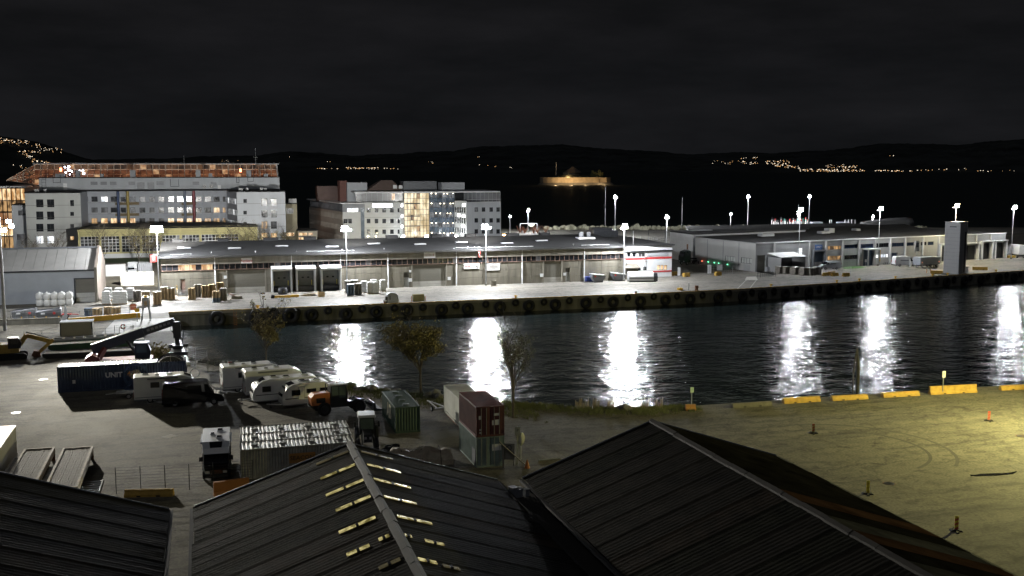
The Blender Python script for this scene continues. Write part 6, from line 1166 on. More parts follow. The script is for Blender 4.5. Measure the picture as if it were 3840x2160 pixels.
# excavator
p = G(40, 1352); t = T('excavator', 'dull yellow excavator with folded arm at the yard edge', 'excavator', (p.x, p.y+1.5, 0), .1); EY = mat('dusty_yellow_machine', (.42, .29, .07), .6, var=.3, vs=1.5)
for s in (-1, 1): mk('track', MB().prof([(-1.8, .15, 0), (-1.6, 0, 0), (1.6, 0, 0), (1.8, .15, 0), (1.8, .6, 0), (1.5, .8, 0), (-1.5, .8, 0), (-1.8, .6, 0)], *sorted((s*.8, s*1.3))), BLACK, t)
mk('upper_body', MB().prof([(-2.2, .9), (-2.2, 1.8), (-1.9, 2.1), (0, 2.1), (.9, 1.6), (.9, .9)], -1.2, 1.2), EY, t); cb = mk('cab', MB().prof([(-.4, 1.5), (-.4, 2.95), (.8, 2.95), (1.2, 2.2), (1.1, 1.5)], -1.25, -.2), DSTEEL, t); mk('cab_window', MB().box(-.2, .8, -1.28, -1.255, 2.1, 2.85), CARGL, cb)
mk('boom', MB().beam((.8, .2, 1.6), (1.8, .2, 3.0), .45, .6).beam((1.75, .2, 2.95), (4.9, .2, 1.9), .4, .5), EY, t); mk('stick', MB().beam((5.0, .2, 2.2), (3.2, .2, .6), .32, .4), EY, t); mk('ram', MB().cyl((1.7, .2, 3.4), (4.6, .2, 2.4), .09, n=6), STEEL, t); mk('bucket', MB().prof([(3.3, .8), (2.6, .9), (2.3, .3), (2.7, .02), (3.4, .1)], -.4, .8), RUST, t)
# ------------------------------------------------------------------ pallets, sacks and goods on the far quay
PAL = {}
for nm, m in (('w', WOOD), ('g', WOOD2), ('b', mat('blue_grey_pallet', (.13, .17, .22), .7))):
    b = MB()
    for x in (-.5, 0, .5): b.box(x-.08, x+.08, -.6, .6, .0, .10)
    b.box(-.6, .6, -.6, .6, .10, .14)
    PAL[nm] = mesh(b, 'pallet', m)
def pallets(px, py, n, kind, rz=0., label='tall stack of bare wooden pallets near the warehouse wall', group='pallet stacks by the warehouse', sheet_=False, sc=1.12):
    p = G(px, py); t = T('pallet_stack', label, 'pallets', (p.x, p.y+.6, 0), rz+RN.uniform(-.04, .04), group)
    for i in range(n): inst('pallet', PAL[kind if not (kind == 'wg') else ('w' if i > n//3 else 'b')], t, (RN.uniform(-.04, .04), RN.uniform(-.04, .04), .158*i), RN.uniform(-.015, .015), (sc, sc, 1))
    if sheet_: mk('cover_sheet', MB().box(-.68, .68, -.68, .68, .158*n, .158*n+.04), WRAP, t)
for px, py, n, k, sh in ((590, 1143, 15, 'w', 1), (617, 1124, 15, 'w', 1), (643, 1125, 14, 'w', 1), (720, 1125, 14, 'w', 0), (743, 1116, 16, 'g', 0), (771, 1117, 15, 'w', 0), (797, 1112, 15, 'w', 0), (828, 1108, 16, 'w', 0), (811, 1134, 13, 'wg', 0), (838, 1128, 15, 'g', 0), (515, 1131, 13, 'g', 0), (547, 1146, 16, 'w', 1)):
    pallets(px, py, n, k, sheet_=sh)
for px, py, n, k in ((333, 1188, 9, 'b'), (364, 1192, 10, 'w'), (406, 1185, 10, 'w'), (436, 1187, 10, 'w')): pallets(px, py, n, k, label='low stack of pallets in the open before the white wrapped goods', group='pallet stacks in the open')
for px, py, n, k in ((1308, 1098, 15, 'g'), (1332, 1096, 15, 'g'), (1316, 1109, 14, 'b'), (1344, 1106, 14, 'g')): pallets(px, py, n, k, label='weathered pallet stack right of the third loading dock', group='pallet stacks by the dock', sheet_=True)
for px, py in ((2930, 1027), (2952, 1028), (2987, 1030), (3020, 1033), (3044, 1033), (3066, 1030)):
    pallets(px, py, 11, 'g', .17, 'weathered brown pallet stack beside the lean-to', 'pallet stacks by the lean-to', True, 1.4)
def wrapped(px, py, w, d, h, label, group, layers=5, rz=0.):
    p = G(px, py); t = T('wrapped_goods', label, 'wrapped goods', (p.x, p.y+d/2, 0), rz, group); inst('pallet', PAL['w'], t, (0, 0, 0), 0, (w/1.2, d/1.2, 1))
    for i in range(layers):
        z0 = .15+(h-.15)*i/layers; e = RN.uniform(-.03, .03); b = MB(); k = 5
        z1 = z0+(h-.15)/layers-.012; L = []
        for z, s in ((z0, -.03), (z0+.06, 0.), (z1-.06, 0.), (z1, -.03)): L.append([(x*(w/2+s)+e, y*(d/2+s), z) for x, y in ((-1, -1), (1, -1), (1, 1), (-1, 1))])
        mk('sack_layer', b.loft(L), WRAP, t)
    mk('top_cover', MB().blob((0, 0, h-.02), (w*.52, d*.52, .14), int(px), 2, .06), WRAP, t, smooth=True)
G1 = 'white wrapped goods by the shed'; G2 = 'white wrapped goods by the dock'
for px, py in ((398, 1142), (436, 1142), (462, 1141), (488, 1128), (405, 1128), (445, 1128)): wrapped(px, py, 1.35, 1.3, 2.35, 'white plastic wrapped goods stack right of the grey shed', G1, 7)
for px, py in ((1367, 1098), (1389, 1102), (1410, 1102), (1403, 1092), (1437, 1093)): wrapped(px, py, 1.15, 1.15, 2.3, 'white wrapped goods stack right of the weathered pallets', G2, 7)
for k, (px, py) in enumerate(((148, 1149), (176, 1149), (204, 1148), (231, 1147), (260, 1145))):
    p = G(px, py); t = T('bulk_bag_stack', 'pair of white bulk bags stacked against the grey shed wall', 'bulk bags', (p.x, p.y+.6, 0), RN.uniform(-.06, .06), 'bulk bags by the grey shed')
    for i in range(2):
        z = 1.2*i; L = []
        for q, s in ((0, .80), (.12, .95), (.6, 1.04), (1.05, .97), (1.18, .75)): L.append([(.62*s*math.copysign(abs(math.cos(a))**.55, math.cos(a)), .6*s*math.copysign(abs(math.sin(a))**.55, math.sin(a)), z+q) for a in [2*math.pi*j/14 for j in range(14)]])
        bg = mk('bulk_bag', MB().loft(L), WRAP, t, smooth=True)
        if i: mk('tied_top', MB().cyl((0, 0, z+1.1), (.05, 0, z+1.42), .38, .1, 8), WRAP, bg); mk('lifting_loop', MB().torus((.3, 0, z+1.2), .16, .03, 'Y', 8, 4), WRAP, bg)
# steel steps at the brown door
p = G(685, 1115); t = T('metal_steps', 'wide steel steps up to the brown warehouse door', 'steps', (p.x, 213.4, 0)); 
for k in range(5): mk('tread', MB().box(-1., 1., -1.6+.32*k, -1.3+.32*k, .2+.2*k, .25+.2*k), STEEL, t)
mk('stringer', MB().beam((-1.02, -1.6, .15), (-1.02, -.1, 1.1), .06, .25).beam((1.02, -1.6, .15), (1.02, -.1, 1.1), .06, .25), STEEL, t); mk('handrail', MB().tube([(-1.05, -1.6, 1.1), (-1.05, -.1, 2.0)], .03).cyl((-1.05, -1.6, .1), (-1.05, -1.6, 1.1), .03, n=5).cyl((-1.05, -.1, 1), (-1.05, -.1, 2), .03, n=5), YEL, t)
# things near the docks
p = G(1061, 1103); t = T('round_tank', 'dark grey tank with riveted rounded lid at the first loading dock', 'tank', (p.x, p.y, 0)); L = [[(.95*s*math.cos(a), .7*s*math.sin(a), z) for a in [2*math.pi*j/16 for j in range(16)]] for z, s in ((0, .9), (.1, 1), (.9, 1), (1.25, .8), (1.4, .4))]
mk('shell', MB().loft(L), DSTEEL, t, smooth=True); b = MB(); [b.blob((.95*.84*math.cos(a), .7*.84*math.sin(a), 1.2), (.06, .06, .06), 1, 1, 0) for a in [math.pi+math.pi*j/6 for j in range(7)]]; mk('rivets', b, STEEL, t)
p = G(1075, 1117); t = T('yellow_beam', 'long yellow steel beam lying before the loading docks', 'beam', (p.x, p.y, 0), .02); mk('beam', MB().box(-2.3, 2.3, -.2, .2, .12, .5), YEL, t); mk('skid', MB().box(-2., -1.8, -.4, .4, 0, .12).box(1.8, 2, -.4, .4, 0, .12), WOOD2, t)
mk('end_cover', MB().cyl((-2.9, 0, .4), (-2.3, 0, .3), .35, n=8), BLACK, t)
p = G(1160, 1109); t = T('timber_pile', 'loose pile of timber and boards before the second loading dock', 'timber', (p.x, p.y, 0))
for k in range(9): mk('board', MB().cbox((RN.uniform(-.6, .6), RN.uniform(-.5, .5), .07+.1*(k//2)), (RN.uniform(1.6, 3.2), .2, .09), RN.uniform(-.3, .3)), WOOD if k % 2 else WOOD2, t)
p = G(1205, 1112); t = T('wooden_crate', 'open wooden crate with a plank sticking out by the docks', 'crate', (p.x, p.y, 0), .1); mk('crate_side', MB().box(-.6, .6, -.5, -.42, 0, .9).box(-.6, .6, .42, .5, 0, .9), WOOD, t); mk('crate_end', MB().box(-.6, -.52, -.42, .42, 0, .9).box(.52, .6, -.42, .42, 0, .9), WOOD, t); mk('plank', MB().beam((.3, 0, .3), (-1.2, 0, 1.5), .2, .05), WOOD, t)
p = G(888, 1121); t = T('crate_pile', 'dark wooden crate lying right of the pallet stacks', 'crate', (p.x, p.y, 0)); mk('crate', MB().box(-1., 1., -.6, .6, .1, .6), WOOD2, t); mk('pallet_base', MB().box(-1.2, 1.2, -.7, .7, 0, .1), WOOD2, t); mk('loose_board', MB().cbox((-.8, 0, .8), (1.3, .5, .08), ry=.4), RUST, t)
p = G(739-60, 1134); t = T('steel_plate', 'pale flat plate lying on the quay before the steps', 'plate', (p.x, p.y, 0.004)); mk('plate', MB().box(-.9, .9, -.6, .6, 0, .03), CLAD, t); mk('lifting_eye', MB().box(-.1, .1, -.05, .05, .03, .08), STEEL, t)
for px, py in ((743, 1098), (985, 1102)):
    p = G(px, py); t = T('wheel_chock', 'black rubber wheel stop lying by the big roller door', 'wheel stop', (p.x, p.y, 0.004), .2, 'wheel stops'); mk('wedge', MB().prof([(-.5, 0), (.5, 0), (.3, .2), (-.3, .2)], -.2, .2), BLACK, t); mk('handle', MB().box(-.05, .05, -.25, -.2, .05, .15), YEL, t)
p = G(1850, 1072); t = T('stone_well_ring', 'round grey concrete ring standing by the warehouse wall', 'concrete ring', (p.x, p.y, 0)); mk('ring', MB().loft([[(r*math.cos(a), r*math.sin(a), z) for a in [2*math.pi*j/16 for j in range(16)]] for r, z in ((.62, 0), (.62, 1.05), (.5, 1.05), (.5, .2))]), CONC2, t); mk('base', MB().box(-.75, .75, -.7, .7, 0, .12), WOOD2, t)
# mooring kiosk and block at the edge
p = G(1475, 1136); t = T('quay_cabinet', 'grey cabinet with rounded hood at the quay edge', 'cabinet', (p.x, p.y+.4, 0)); mk('hood', MB().prof([(-1.05, 0), (1.1, 0), (1.0, 1.0), (.75, 1.6), (.3, 1.85), (-.5, 1.85), (-1.15, 1.55), (-.95, 1.45)], -.15, 1.2), GREYW, t); mk('cut_out', MB().box(-.62, -.5, -.18, -.14, .6, 1.35).box(.85, .95, -.18, -.14, .7, 1.4), BLACK, t); mk('side_stack', MB().box(-1.35, -1.0, .0, 1., 0, 1.2), DSTEEL, t)
p = G(1571, 1130); t = T('concrete_block', 'concrete block with striped marker posts at the quay edge', 'block', (p.x, p.y+.4, 0)); mk('block', MB().box(-1.05, 1.05, -.3, .6, 0, 1.3), mat('yellowish_concrete', (.30, .27, .15), .85, var=.25, streak=1), t)
for x in (-1.3, -1.12, 1.15, 1.33): mk('marker_post', MB().cyl((x, 0, 0), (x, 0, .95), .06, n=6), WHITE if abs(x) < 1.25 else ORANGE, t)
# bollards along the edge
for px, c in ((964, YEL), (1430, RUST), (1905, YEL), (2335, RUST), (2832, YEL), (3088, YEL), (3178, YEL), (3324, YEL), (3537, YEL), (3737, YEL), (3475, YEL)):
    xx = PY(px, 1120, 189).x; xx = G(px, 1170-(px-600)*.047).x
    y, a = quay_at(min(xx, 400)); t = T('mooring_bollard', 'squat mooring bollard on the lit quay edge, ' + ('yellow painted' if c is YEL else 'rusty brown'), 'bollard', (xx, y+.55, .06), a, 'mooring bollards')
    mk('stem', MB().cyl((0, 0, -.06), (0, 0, .45), .2, .16, 10), c, t); mk('head', MB().cyl((0, 0, .45), (0, 0, .65), .27, .24, 10).box(-.42, .42, -.08, .08, .46, .58), c if c is YEL else WHITE, t)
# skips at the warehouse end
def skip(label, px, py, rz=0., m=CLADD, s=1.):
    p = G(px, py); t = T('waste_skip', label, 'skip', (p.x, p.y+.9, 0), rz)
    mk('hull', MB().loft([[(-.7*s, -.6, .15), (.9*s, -.6, .15), (.9*s, .6, .15), (-.7*s, .6, .15)], [(-1.25*s, -.8, 1.0), (1.35*s, -.8, 1.0), (1.35*s, .8, 1.0), (-1.25*s, .8, 1.0)], [(-1.25*s, -.8, 1.6), (1.35*s, -.8, 1.25), (1.35*s, .8, 1.25), (-1.25*s, .8, 1.6)]]), m, t)
    mk('lid', MB().hexa([(-1.3*s, -.85, 1.6), (1.4*s, -.85, 1.25), (1.4*s, .85, 1.25), (-1.3*s, .85, 1.6), (-1.3*s, -.85, 1.72), (1.4*s, -.85, 1.37), (1.4*s, .85, 1.37), (-1.3*s, .85, 1.72)]), WHITE, t); mk('feet', MB().box(-.8*s, 1.*s, -.6, -.45, 0, .16).box(-.8*s, 1.*s, .45, .6, 0, .16), DSTEEL, t); mk('label_plate', MB().box(-.8*s, -.55*s, -.84, -.80, 1.05, 1.4), RED, t); t.scale = (1.18, 1.15, 1.15)
    return t
skip('grey waste skip with white lid and a blue bin behind it', 2245, 1060, .0); skip('grey waste skip with white lid beside the annex porch', 2322, 1055, -.1)
p = G(2210, 1056); t = T('blue_bin', 'blue bin partly behind the grey skip', 'bin', (p.x, p.y, 0)); mk('tub', MB().loft([[(-.8, -.5, .1), (.8, -.5, .1), (.8, .5, .1), (-.8, .5, .1)], [(-.95, -.6, 1), (.95, -.6, 1), (.95, .6, 1), (-.95, .6, 1)]]), mat('bright_blue_plastic', (.03, .06, .3), .4), t); mk('rim', MB().box(-1, 1, -.65, .65, 1, 1.08), mat('bright_blue_plastic', (0, 0, 0)), t)
p = G(2288, 1052); t = T('salt_box', 'small yellow salt box between the two skips', 'box', (p.x, p.y+.4, 0)); mk('tub', MB().box(-.5, .5, -.35, .35, 0, .6), YEL, t); mk('lid', MB().prof([(-.55, .6), (.55, .6), (.5, .75), (-.5, .7)], -.4, .4), YEL, t)
p = G(2415, 1058); t = T('press_container', 'long white rounded waste compactor with dark end on the quay', 'compactor', (p.x, p.y+1.2, 0), -.2); mk('drum', MB().profx([(-1.15, .3), (1.15, .3), (1.2, 1.2), (.9, 2.0), (.4, 2.25), (-.4, 2.25), (-.9, 2.0), (-1.2, 1.2)], -3.1, 2.4), WHITE, t); mk('end_cap', MB().profx([(-1.1, .15), (1.1, .15), (1.15, 1.2), (.8, 1.9), (-.8, 1.9), (-1.15, 1.2)], 2.4, 3.3), DSTEEL, t); mk('base_frame', MB().box(-3, 3, -1., -.8, 0, .3).box(-3, 3, .8, 1., 0, .3), DSTEEL, t); mk('side_stripe', MB().box(-3.1, 2.4, -1.24, -1.19, .75, .95), CLADD, t)
# left dark skips behind wire mesh
for px, lab, m in ((90, 'dark ribbed waste container with red badge, left one behind the mesh fence', CLADD), (182, 'dark ribbed waste container with red badges, right one behind the mesh fence', CLADD)):
    p = G(px, 1205); t = T('waste_container', lab, 'skip', (p.x, p.y+.8, 0), .03); mk('hull', MB().loft([[(-1.3, -.9, .1), (1.2, -.9, .1), (1.2, .9, .1), (-1.3, .9, .1)], [(-1.8, -1., .9), (1.9, -1., .9), (1.9, 1., .9), (-1.8, 1., .9)], [(-1.8, -1., 1.55), (1.9, -1., 1.8), (1.9, 1., 1.8), (-1.8, 1., 1.55)]]), m, t)
    b = MB(); [b.box(-1.8, 1.9, -1.04, -1.0, z, z+.06) for z in (.95, 1.15, 1.35)]; mk('ribs', b, DSTEEL, t); mk('lid', MB().hexa([(-1.9, -1.05, 1.55), (2., -1.05, 1.8), (2., 1.05, 1.8), (-1.9, 1.05, 1.55), (-1.7, -.9, 1.8), (1.7, -.9, 2.1), (1.7, .9, 2.1), (-1.7, .9, 1.8)]), DSTEEL, t)
    mk('badge', MB().cyl((.9, -1.06, 1.35), (.9, -1.0, 1.35), .22, n=12), RED, t); mk('notice', MB().box(-1.1, -.5, -1.06, -1.0, 1.2, 1.45), WHITE, t); mk('yellow_hook', MB().box(-.4, -.25, -1.06, -.92, .4, .85).box(1.5, 1.65, -1.06, -.92, .4, .85), YEL, t)
p = G(240, 1190); t = T('red_drawbar_trailer', 'low red trailer frame by the waste containers', 'trailer', (p.x, p.y, 0)); mk('frame', MB().box(-1.2, 1.2, -.5, .5, .45, .6), RED, t); [wheel(t, x, s*.55, .3, .15) for x in (-.6, .6) for s in (-1, 1)]; mk('drawbar', MB().beam((1.2, 0, .5), (2.3, 0, .4), .1), RED, t)
# low wall, mesh fences, railings
t = T('low_wall', 'low stained concrete wall before the dark waste containers', 'wall', G(110, 1218)); p0, p1 = G(-30, 1222)-t.location, G(228, 1213)-t.location; mk('wall', MB().beam(p0+Vector((0, 0, .45)), p1+Vector((0, 0, .45)), .35, .9), QCONC, t); mk('coping', MB().beam(p0+Vector((0, 0, .93)), p1+Vector((0, 0, .93)), .42, .08), CONC, t)
def fence(label, pts, h, post_dx, wires, m=STEEL, mesh_dx=0., name='wire_fence', pr=.035, wr=.012):
    pts = [Vector((p[0], p[1], 0)) for p in pts]; t = T(name, label, 'fence', pts[0]); o = pts[0]
    for a, c in zip(pts, pts[1:]):
        L = (c-a).length; n = max(1, int(L/post_dx)); d = (c-a)/L
        for i in range(n+1): q = a+d*(L*i/n)-o; mk('post', MB().cyl(q, q+Vector((0, 0, h)), pr, n=6), m, t)
        b = MB()
        for k in range(wires): z = h*(.12+.86*k/max(1, wires-1)); b.beam(a-o+Vector((0, 0, z)), c-o+Vector((0, 0, z)), wr*2, wr*2)
        if mesh_dx:
            for i in range(int(L/mesh_dx)): q = a+d*mesh_dx*i-o; b.beam(q+Vector((0, 0, .1)), q+Vector((0, 0, h)), wr*1.6, wr*1.6)
        mk('wire_mesh' if mesh_dx else 'rails', b, m, t)
    return t
g2 = lambda *q: [G(*a) for a in q]
fence('mesh fence on the low wall before the dark waste containers', g2((40, 1212), (225, 1200)), 1.9, 2.2, 8, STEEL, .25)
fence('thin wire fence with dark posts before the near sheds', [(-7.0, 83.3), (-3.4, 82.9), (.2, 82.6), (3.2, 82.4)], 2.1, 1.8, 9, DSTEEL, 0, pr=.03, wr=.008)
fence('pipe railing of the boat ramp before the white floodlit ground', g2((345, 1262), (500, 1250), (640, 1245)), 1.1, 1.9, 3, STEEL, 0, 'railing')
fence('pipe railing with a lifebuoy on it beside the pale hut', g2((430, 1252), (500, 1248)), 1.3, 1.2, 3, STEEL, 0, 'railing')
fence('low railing at the left end of the yard behind the planks', g2((90, 1268), (225, 1262)), 1.1, 1.9, 3, STEEL, 0, 'railing')
fence('tall mesh fence panel at the water end of the yard', g2((706, 1376), (735, 1384), (778, 1392)), 2.6, 1.4, 9, STEEL, .22)
fence('mesh gate with a small red and white notice by the motorhomes', g2((782, 1400), (890, 1402)), 1.7, 1.6, 7, STEEL, .2)
fence('dark post fence along the water behind the caravans', g2((905, 1400), (1090, 1440), (1180, 1470)), 1.1, 1.8, 2, DSTEEL, 0)
fence('long wire fence across the car park behind the annex', g2((2340, 905), (2560, 915)), 1.8, 3., 5, STEEL, .8)
fence('steel fence panels before the terminal side wall', g2((2660, 1030), (2790, 1026), (2835, 1022)), 2., 2.6, 4, STEEL, .5)
fence('mesh cage fence around the pallets of white goods by the terminal', g2((3075, 1035), (3160, 1030), (3190, 1034)), 2.2, 1.6, 6, STEEL, .35)
pn = T('notice_board', 'small red and white notice fixed to the mesh gate', 'notice', G(864, 1401)+Vector((0, -.06, .9))); mk('board', MB().box(-.28, .28, -.03, 0, -.05, .65), WHITE, pn); mk('red_field', MB().box(-.22, .22, -.04, -.031, .25, .6), RED, pn)
lb = T('lifebuoy', 'red and white lifebuoy hanging on the ramp railing', 'lifebuoy', G(463, 1252)+Vector((0, -.1, 1.15))); mk('ring', MB().torus((0, 0, 0), .3, .09, 'Y', 18, 8), WHITE, lb)
for k in range(4): a = math.pi/4+k*math.pi/2; mk('red_band', MB().cyl((.3*math.cos(a)-.09*math.sin(a), 0, .3*math.sin(a)+.09*math.cos(a)), (.3*math.cos(a)+.09*math.sin(a), 0, .3*math.sin(a)-.09*math.cos(a)), .105, n=8), RED, lb)
# boat ramp with yellow gangway and gantry
wp = [G(380, 1252), G(648, 1240), G(642, 1192), G(430, 1200)]; sheet('boat_ramp', [(q.x, q.y) for q in wp], .008, mat('glare_pale_concrete', (.42, .41, .38), .8, var=.15, vs=.4))  # pale sheet puts the floodlit glare into the ramp colour
a, c = G(258, 1215), G(525, 1192); t = T('gangway', 'long yellow steel gangway beam by the boat ramp', 'gangway', a); d = c-a; mk('beam', MB().beam(Vector((0, 0, .5)), d+Vector((0, 0, .5)), .5, .8), YEL, t); mk('deck', MB().beam(Vector((0, .8, .75)), d+Vector((0, .8, .75)), 1.2, .08), WHITE, t); b = MB()
for k in range(8): q = d*(k/7)+Vector((0, 1.4, .8)); b.cyl(q, q+Vector((0, 0, 1.)), .03, n=5)
b.beam(Vector((0, 1.4, 1.8)), d+Vector((0, 1.4, 1.8)), .05); mk('handrail', b, STEEL, t); mk('end_fin', MB().prof([(-1.1, -.9), (-.3, 0.2), (-.15, 2.2), (-.45, 3.3), (-.6, 1.6), (-1.2, .6)], -.1, .1), GREYW, t)
p = G(548, 1205); t = T('ramp_gantry', 'small steel gantry with legs over the boat ramp', 'gantry', p); mk('leg', MB().beam((-.7, 0, 0), (-.3, 0, 3.6), .16).beam((.7, 0, 0), (.3, 0, 3.6), .16), STEEL, t); mk('leg', MB().beam((-.7, 2, 0), (-.3, 2, 3.6), .16).beam((.7, 2, 0), (.3, 2, 3.6), .16), STEEL, t); mk('head', MB().box(-.5, .5, -.2, 2.2, 3.4, 3.9), STEEL, t); mk('winch', MB().cyl((-.3, .8, 3.9), (.3, .8, 3.9), .3, n=10), YEL, t); mk('warning_plate', MB().box(-1.7, -1., -.25, -.2, 1.6, 2.2), YEL, t); mk('plate_post', MB().box(-1.4, -1.3, -.2, -.15, 0, 1.6), STEEL, t)
p = G(500, 1170); t = T('red_gate_panel', 'rounded orange-red panel in a pipe frame on the ramp', 'panel', p); mk('panel', MB().prof([(-.55, .4), (.55, .4), (.55, 1.1), (.35, 1.4), (-.35, 1.4), (-.55, 1.1)], -.03, .03), mat('faded_red_panel', (.5, .16, .09), .6), t); mk('pipe_frame', MB().tube([(-.6, 0, 0), (-.6, 0, 1.2), (-.35, 0, 1.48), (.35, 0, 1.48), (.6, 0, 1.2), (.6, 0, 0)], .04), STEEL, t)
a = G(228, 1262); c = G(343, 1260); t = T('pale_hut', 'low pale site hut with flat white roof edge by the ramp', 'hut', (a.x, a.y, 0)); L = (c-a).length; mk('walls', MB().box(0, L, 0, 2.4, 0, 2.), mat('beige_hut_wall', (.33, .31, .26), .7, var=.1), t); mk('roof', MB().box(-.12, L+.12, -.15, 2.5, 2., 2.14), WHITE, t); mk('corner_post', MB().box(-.06, .08, -.06, .0, 0, 2.).box(L-.1, L+.05, -.06, 0, 0, 2.), DSTEEL, t)
# barges / flat pontoons stored in the yard
def pontoon(label, a, c, wd, h, m1, m2, ribs):
    a, c = G(*a), G(*c); d = c-a; L = d.length; t = T('steel_pontoon', label, 'pontoon', (a.x, a.y, 0), math.atan2(d.y, d.x)); mk('hull', MB().prof([(0, .25), (.5, 0), (L-.5, 0), (L, .25), (L, h), (0, h)], 0, wd), m1, t)
    n = ribs
    for i in range(n): mk('deck_plank', MB().box(L*i/n+.02, L*(i+1)/n-.02, .12, wd-.12, h, h+.05), m2, t)
    mk('gunwale', MB().box(0, L, 0, .1, h, h+.14).box(0, L, wd-.1, wd, h, h+.14), m1, t); return t
DECK = mat('pale_timber_deck', (.42, .36, .25), .85, var=.35, vs=1.5)
pontoon('dark flat pontoon with pale deck lying lowest before the yard mast', (160, 1347), (560, 1330), 2.6, .55, DSTEEL, DECK, 14); pontoon('green flat pontoon with pale timber deck behind the dark one', (180, 1316), (543, 1293), 2.6, .65, mat('dark_green_hull', (.03, .08, .05), .5), DECK, 13)
a, c = G(196, 1285), G(545, 1262); d = c-a; t = T('ladder_frame', 'long pale frame with dark square openings lying beyond the green pontoon', 'frame', a); b = MB(); b.beam(Vector((0, 0, .3)), d+Vector((0, 0, .3)), .2, .25).beam(Vector((0, 1.6, .3)), d+Vector((0, 1.6, .3)), .2, .25); mk('side_rails', b, CLAD, t)
for k in range(10): q = d*(k/9); mk('cross_bar', MB().beam(q+Vector((0, 0, .35)), q+Vector((0, 1.6, .35)), .25, .2), DECK, t)
mk('base_plate', MB().beam(Vector((0, .8, .1)), d+Vector((0, .8, .1)), 1.4, .06), BLACK, t)
t = T('white_beam', 'long white steel beam lying by the water end of the yard', 'beam', G(672, 1288)); a = G(706, 1374)-t.location; mk('beam', MB().beam(Vector((0, 0, .35)), a+Vector((0, 0, .35)), .35, .35), WHITE, t); mk('support', MB().box(-.3, .3, .0, .3, 0, .2).box(a.x-.3, a.x+.3, a.y, a.y+.3, 0, .2), WOOD2, t)
# hose reel and mesh drum before the blue container
p = G(500, 1468); t = T('hose_reel', 'big blue hose reel on a frame before the blue container', 'reel', (p.x+.3, p.y+.4, 0)); R = 1.25
for y in (-.45, .45): mk('rim', MB().torus((0, y, R+.55), R, .09, 'Y', 24, 6), BLUE, t)
mk('drum', MB().cyl((0, -.42, R+.55), (0, .42, R+.55), .55, n=16), mat('tan_drum', (.35, .29, .2), .7), t); b = MB(); [b.beam((0, y, R+.55), (R*math.cos(a), y, R+.55+R*math.sin(a)), .06) for y in (-.46, .46) for a in [k*math.pi/4 for k in range(8)]]; mk('spokes', b, BLUE, t); mk('frame', MB().beam((-1.2, -.6, .1), (0, -.6, R+.5), .14).beam((1.2, -.6, .1), (0, -.6, R+.5), .14).beam((-1.2, .6, .1), (0, .6, R+.5), .14).beam((1.2, .6, .1), (0, .6, R+.5), .14).box(-1.3, 1.3, -.66, -.54, 0, .14).box(-1.3, 1.3, .54, .66, 0, .14), BLUE, t)
p = G(650, 1440); t = T('mesh_drum', 'large dark round mesh drum at the end of the blue container', 'drum', (p.x-.2, p.y-.6, 0)); R = 1.75
for y in (-.5, .5): mk('rim', MB().torus((0, y, R+.1), R, .08, 'Y', 28, 6), DSTEEL, t)
mk('mesh_face', MB().cyl((0, -.45, R+.1), (0, .45, R+.1), R*.92, n=28), mat('olive_net', (.07, .068, .05), .9, var=.4, vs=6, bump=.5), t); b = MB(); [b.beam((0, -.56, R+.1), (R*math.cos(a), -.56, R+.1+R*math.sin(a)), .07) for a in [.5+k*math.pi/3 for k in range(6)]]; mk('spokes', b, mat('pale_spoke', (.28, .26, .2), .7), t); mk('cradle', MB().prof([(-1.6, 0), (1.6, 0), (1.2, .4), (-1.2, .4)], -.5, .5), WOOD2, t)
p = G(465, 1497); t = T('small_trailer', 'small flat trailer before the blue container, behind the white motorhome', 'trailer', (p.x+.3, p.y+.6, 0), .0); mk('deck', MB().box(-1.1, 1.1, -.7, .7, .62, .72), CLAD, t); [wheel(t, 0.2, s*.8, .32, .2) for s in (-1, 1)]; mk('drawbar', MB().beam((-1.1, 0, .6), (-2.2, 0, .5), .1), STEEL, t); mk('bike_rack', MB().tube([(1.1, -.5, .7), (1.1, -.5, 1.2), (1.1, .5, 1.2), (1.1, .5, .7)], .04), STEEL, t)
rg = T('white_hoop', 'white hoop standing behind the black van', 'hoop', G(733, 1452)+Vector((0, 0, .9))); mk('hoop', MB().torus((0, 0, .75), .5, .05, 'Y', 20, 6), WHITE, rg); mk('stand', MB().cyl((0, 0, -.9), (0, 0, .27), .04, n=6), WHITE, rg)
# ------------------------------------------------------------------ near yard: barriers, signs, markers
JB = mat('orange_plastic_barrier', (.42, .17, .05), .55, var=.15)
def barrier(label, loc, L, rz, m, h=.8, group=None, w=.3):
    t = T('barrier', label, 'barrier', loc, rz, group); mk('body', MB().profx([(-w, 0), (w, 0), (w, .18), (w*.45, .38), (w*.4, h), (-w*.4, h), (-w*.45, .38), (-w, .18)], -L/2, L/2), m, t)
    for x in (-L*.2, L*.2): mk('fork_slot', MB().box(x-.15, x+.15, -w-.01, -w+.05, .02, .12), BLACK, t)
    return t
def gb(px0, py0, px1, py1, label, m, h, group=None, w=.3):
    a, c = G(px0, py0), G(px1, py1); return barrier(label, ((a.x+c.x)/2, (a.y+c.y)/2+w, 0), (c-a).length, math.atan2(c.y-a.y, c.x-a.x), m, h, group, w)
BG_ = 'yellow barriers along the basin'
gb(2942, 1515, 3078, 1506, 'yellow concrete barrier along the basin, between the grey barrier and the lashed poles', YELC, .55, BG_)
gb(3124, 1504, 3257, 1497, 'yellow concrete barrier at the foot of the lashed dark poles', YELC, .5, BG_); gb(3315, 1492, 3450, 1484, 'yellow concrete barrier between the lashed poles and the second parking sign', YELC, .5, BG_)
gb(3492, 1481, 3666, 1472, 'tall yellow barrier behind the second parking sign', YELC, .9, BG_); gb(3758, 1465, 3900, 1458, 'yellow barrier at the yard edge beyond the second parking sign', YELC, .5, BG_)
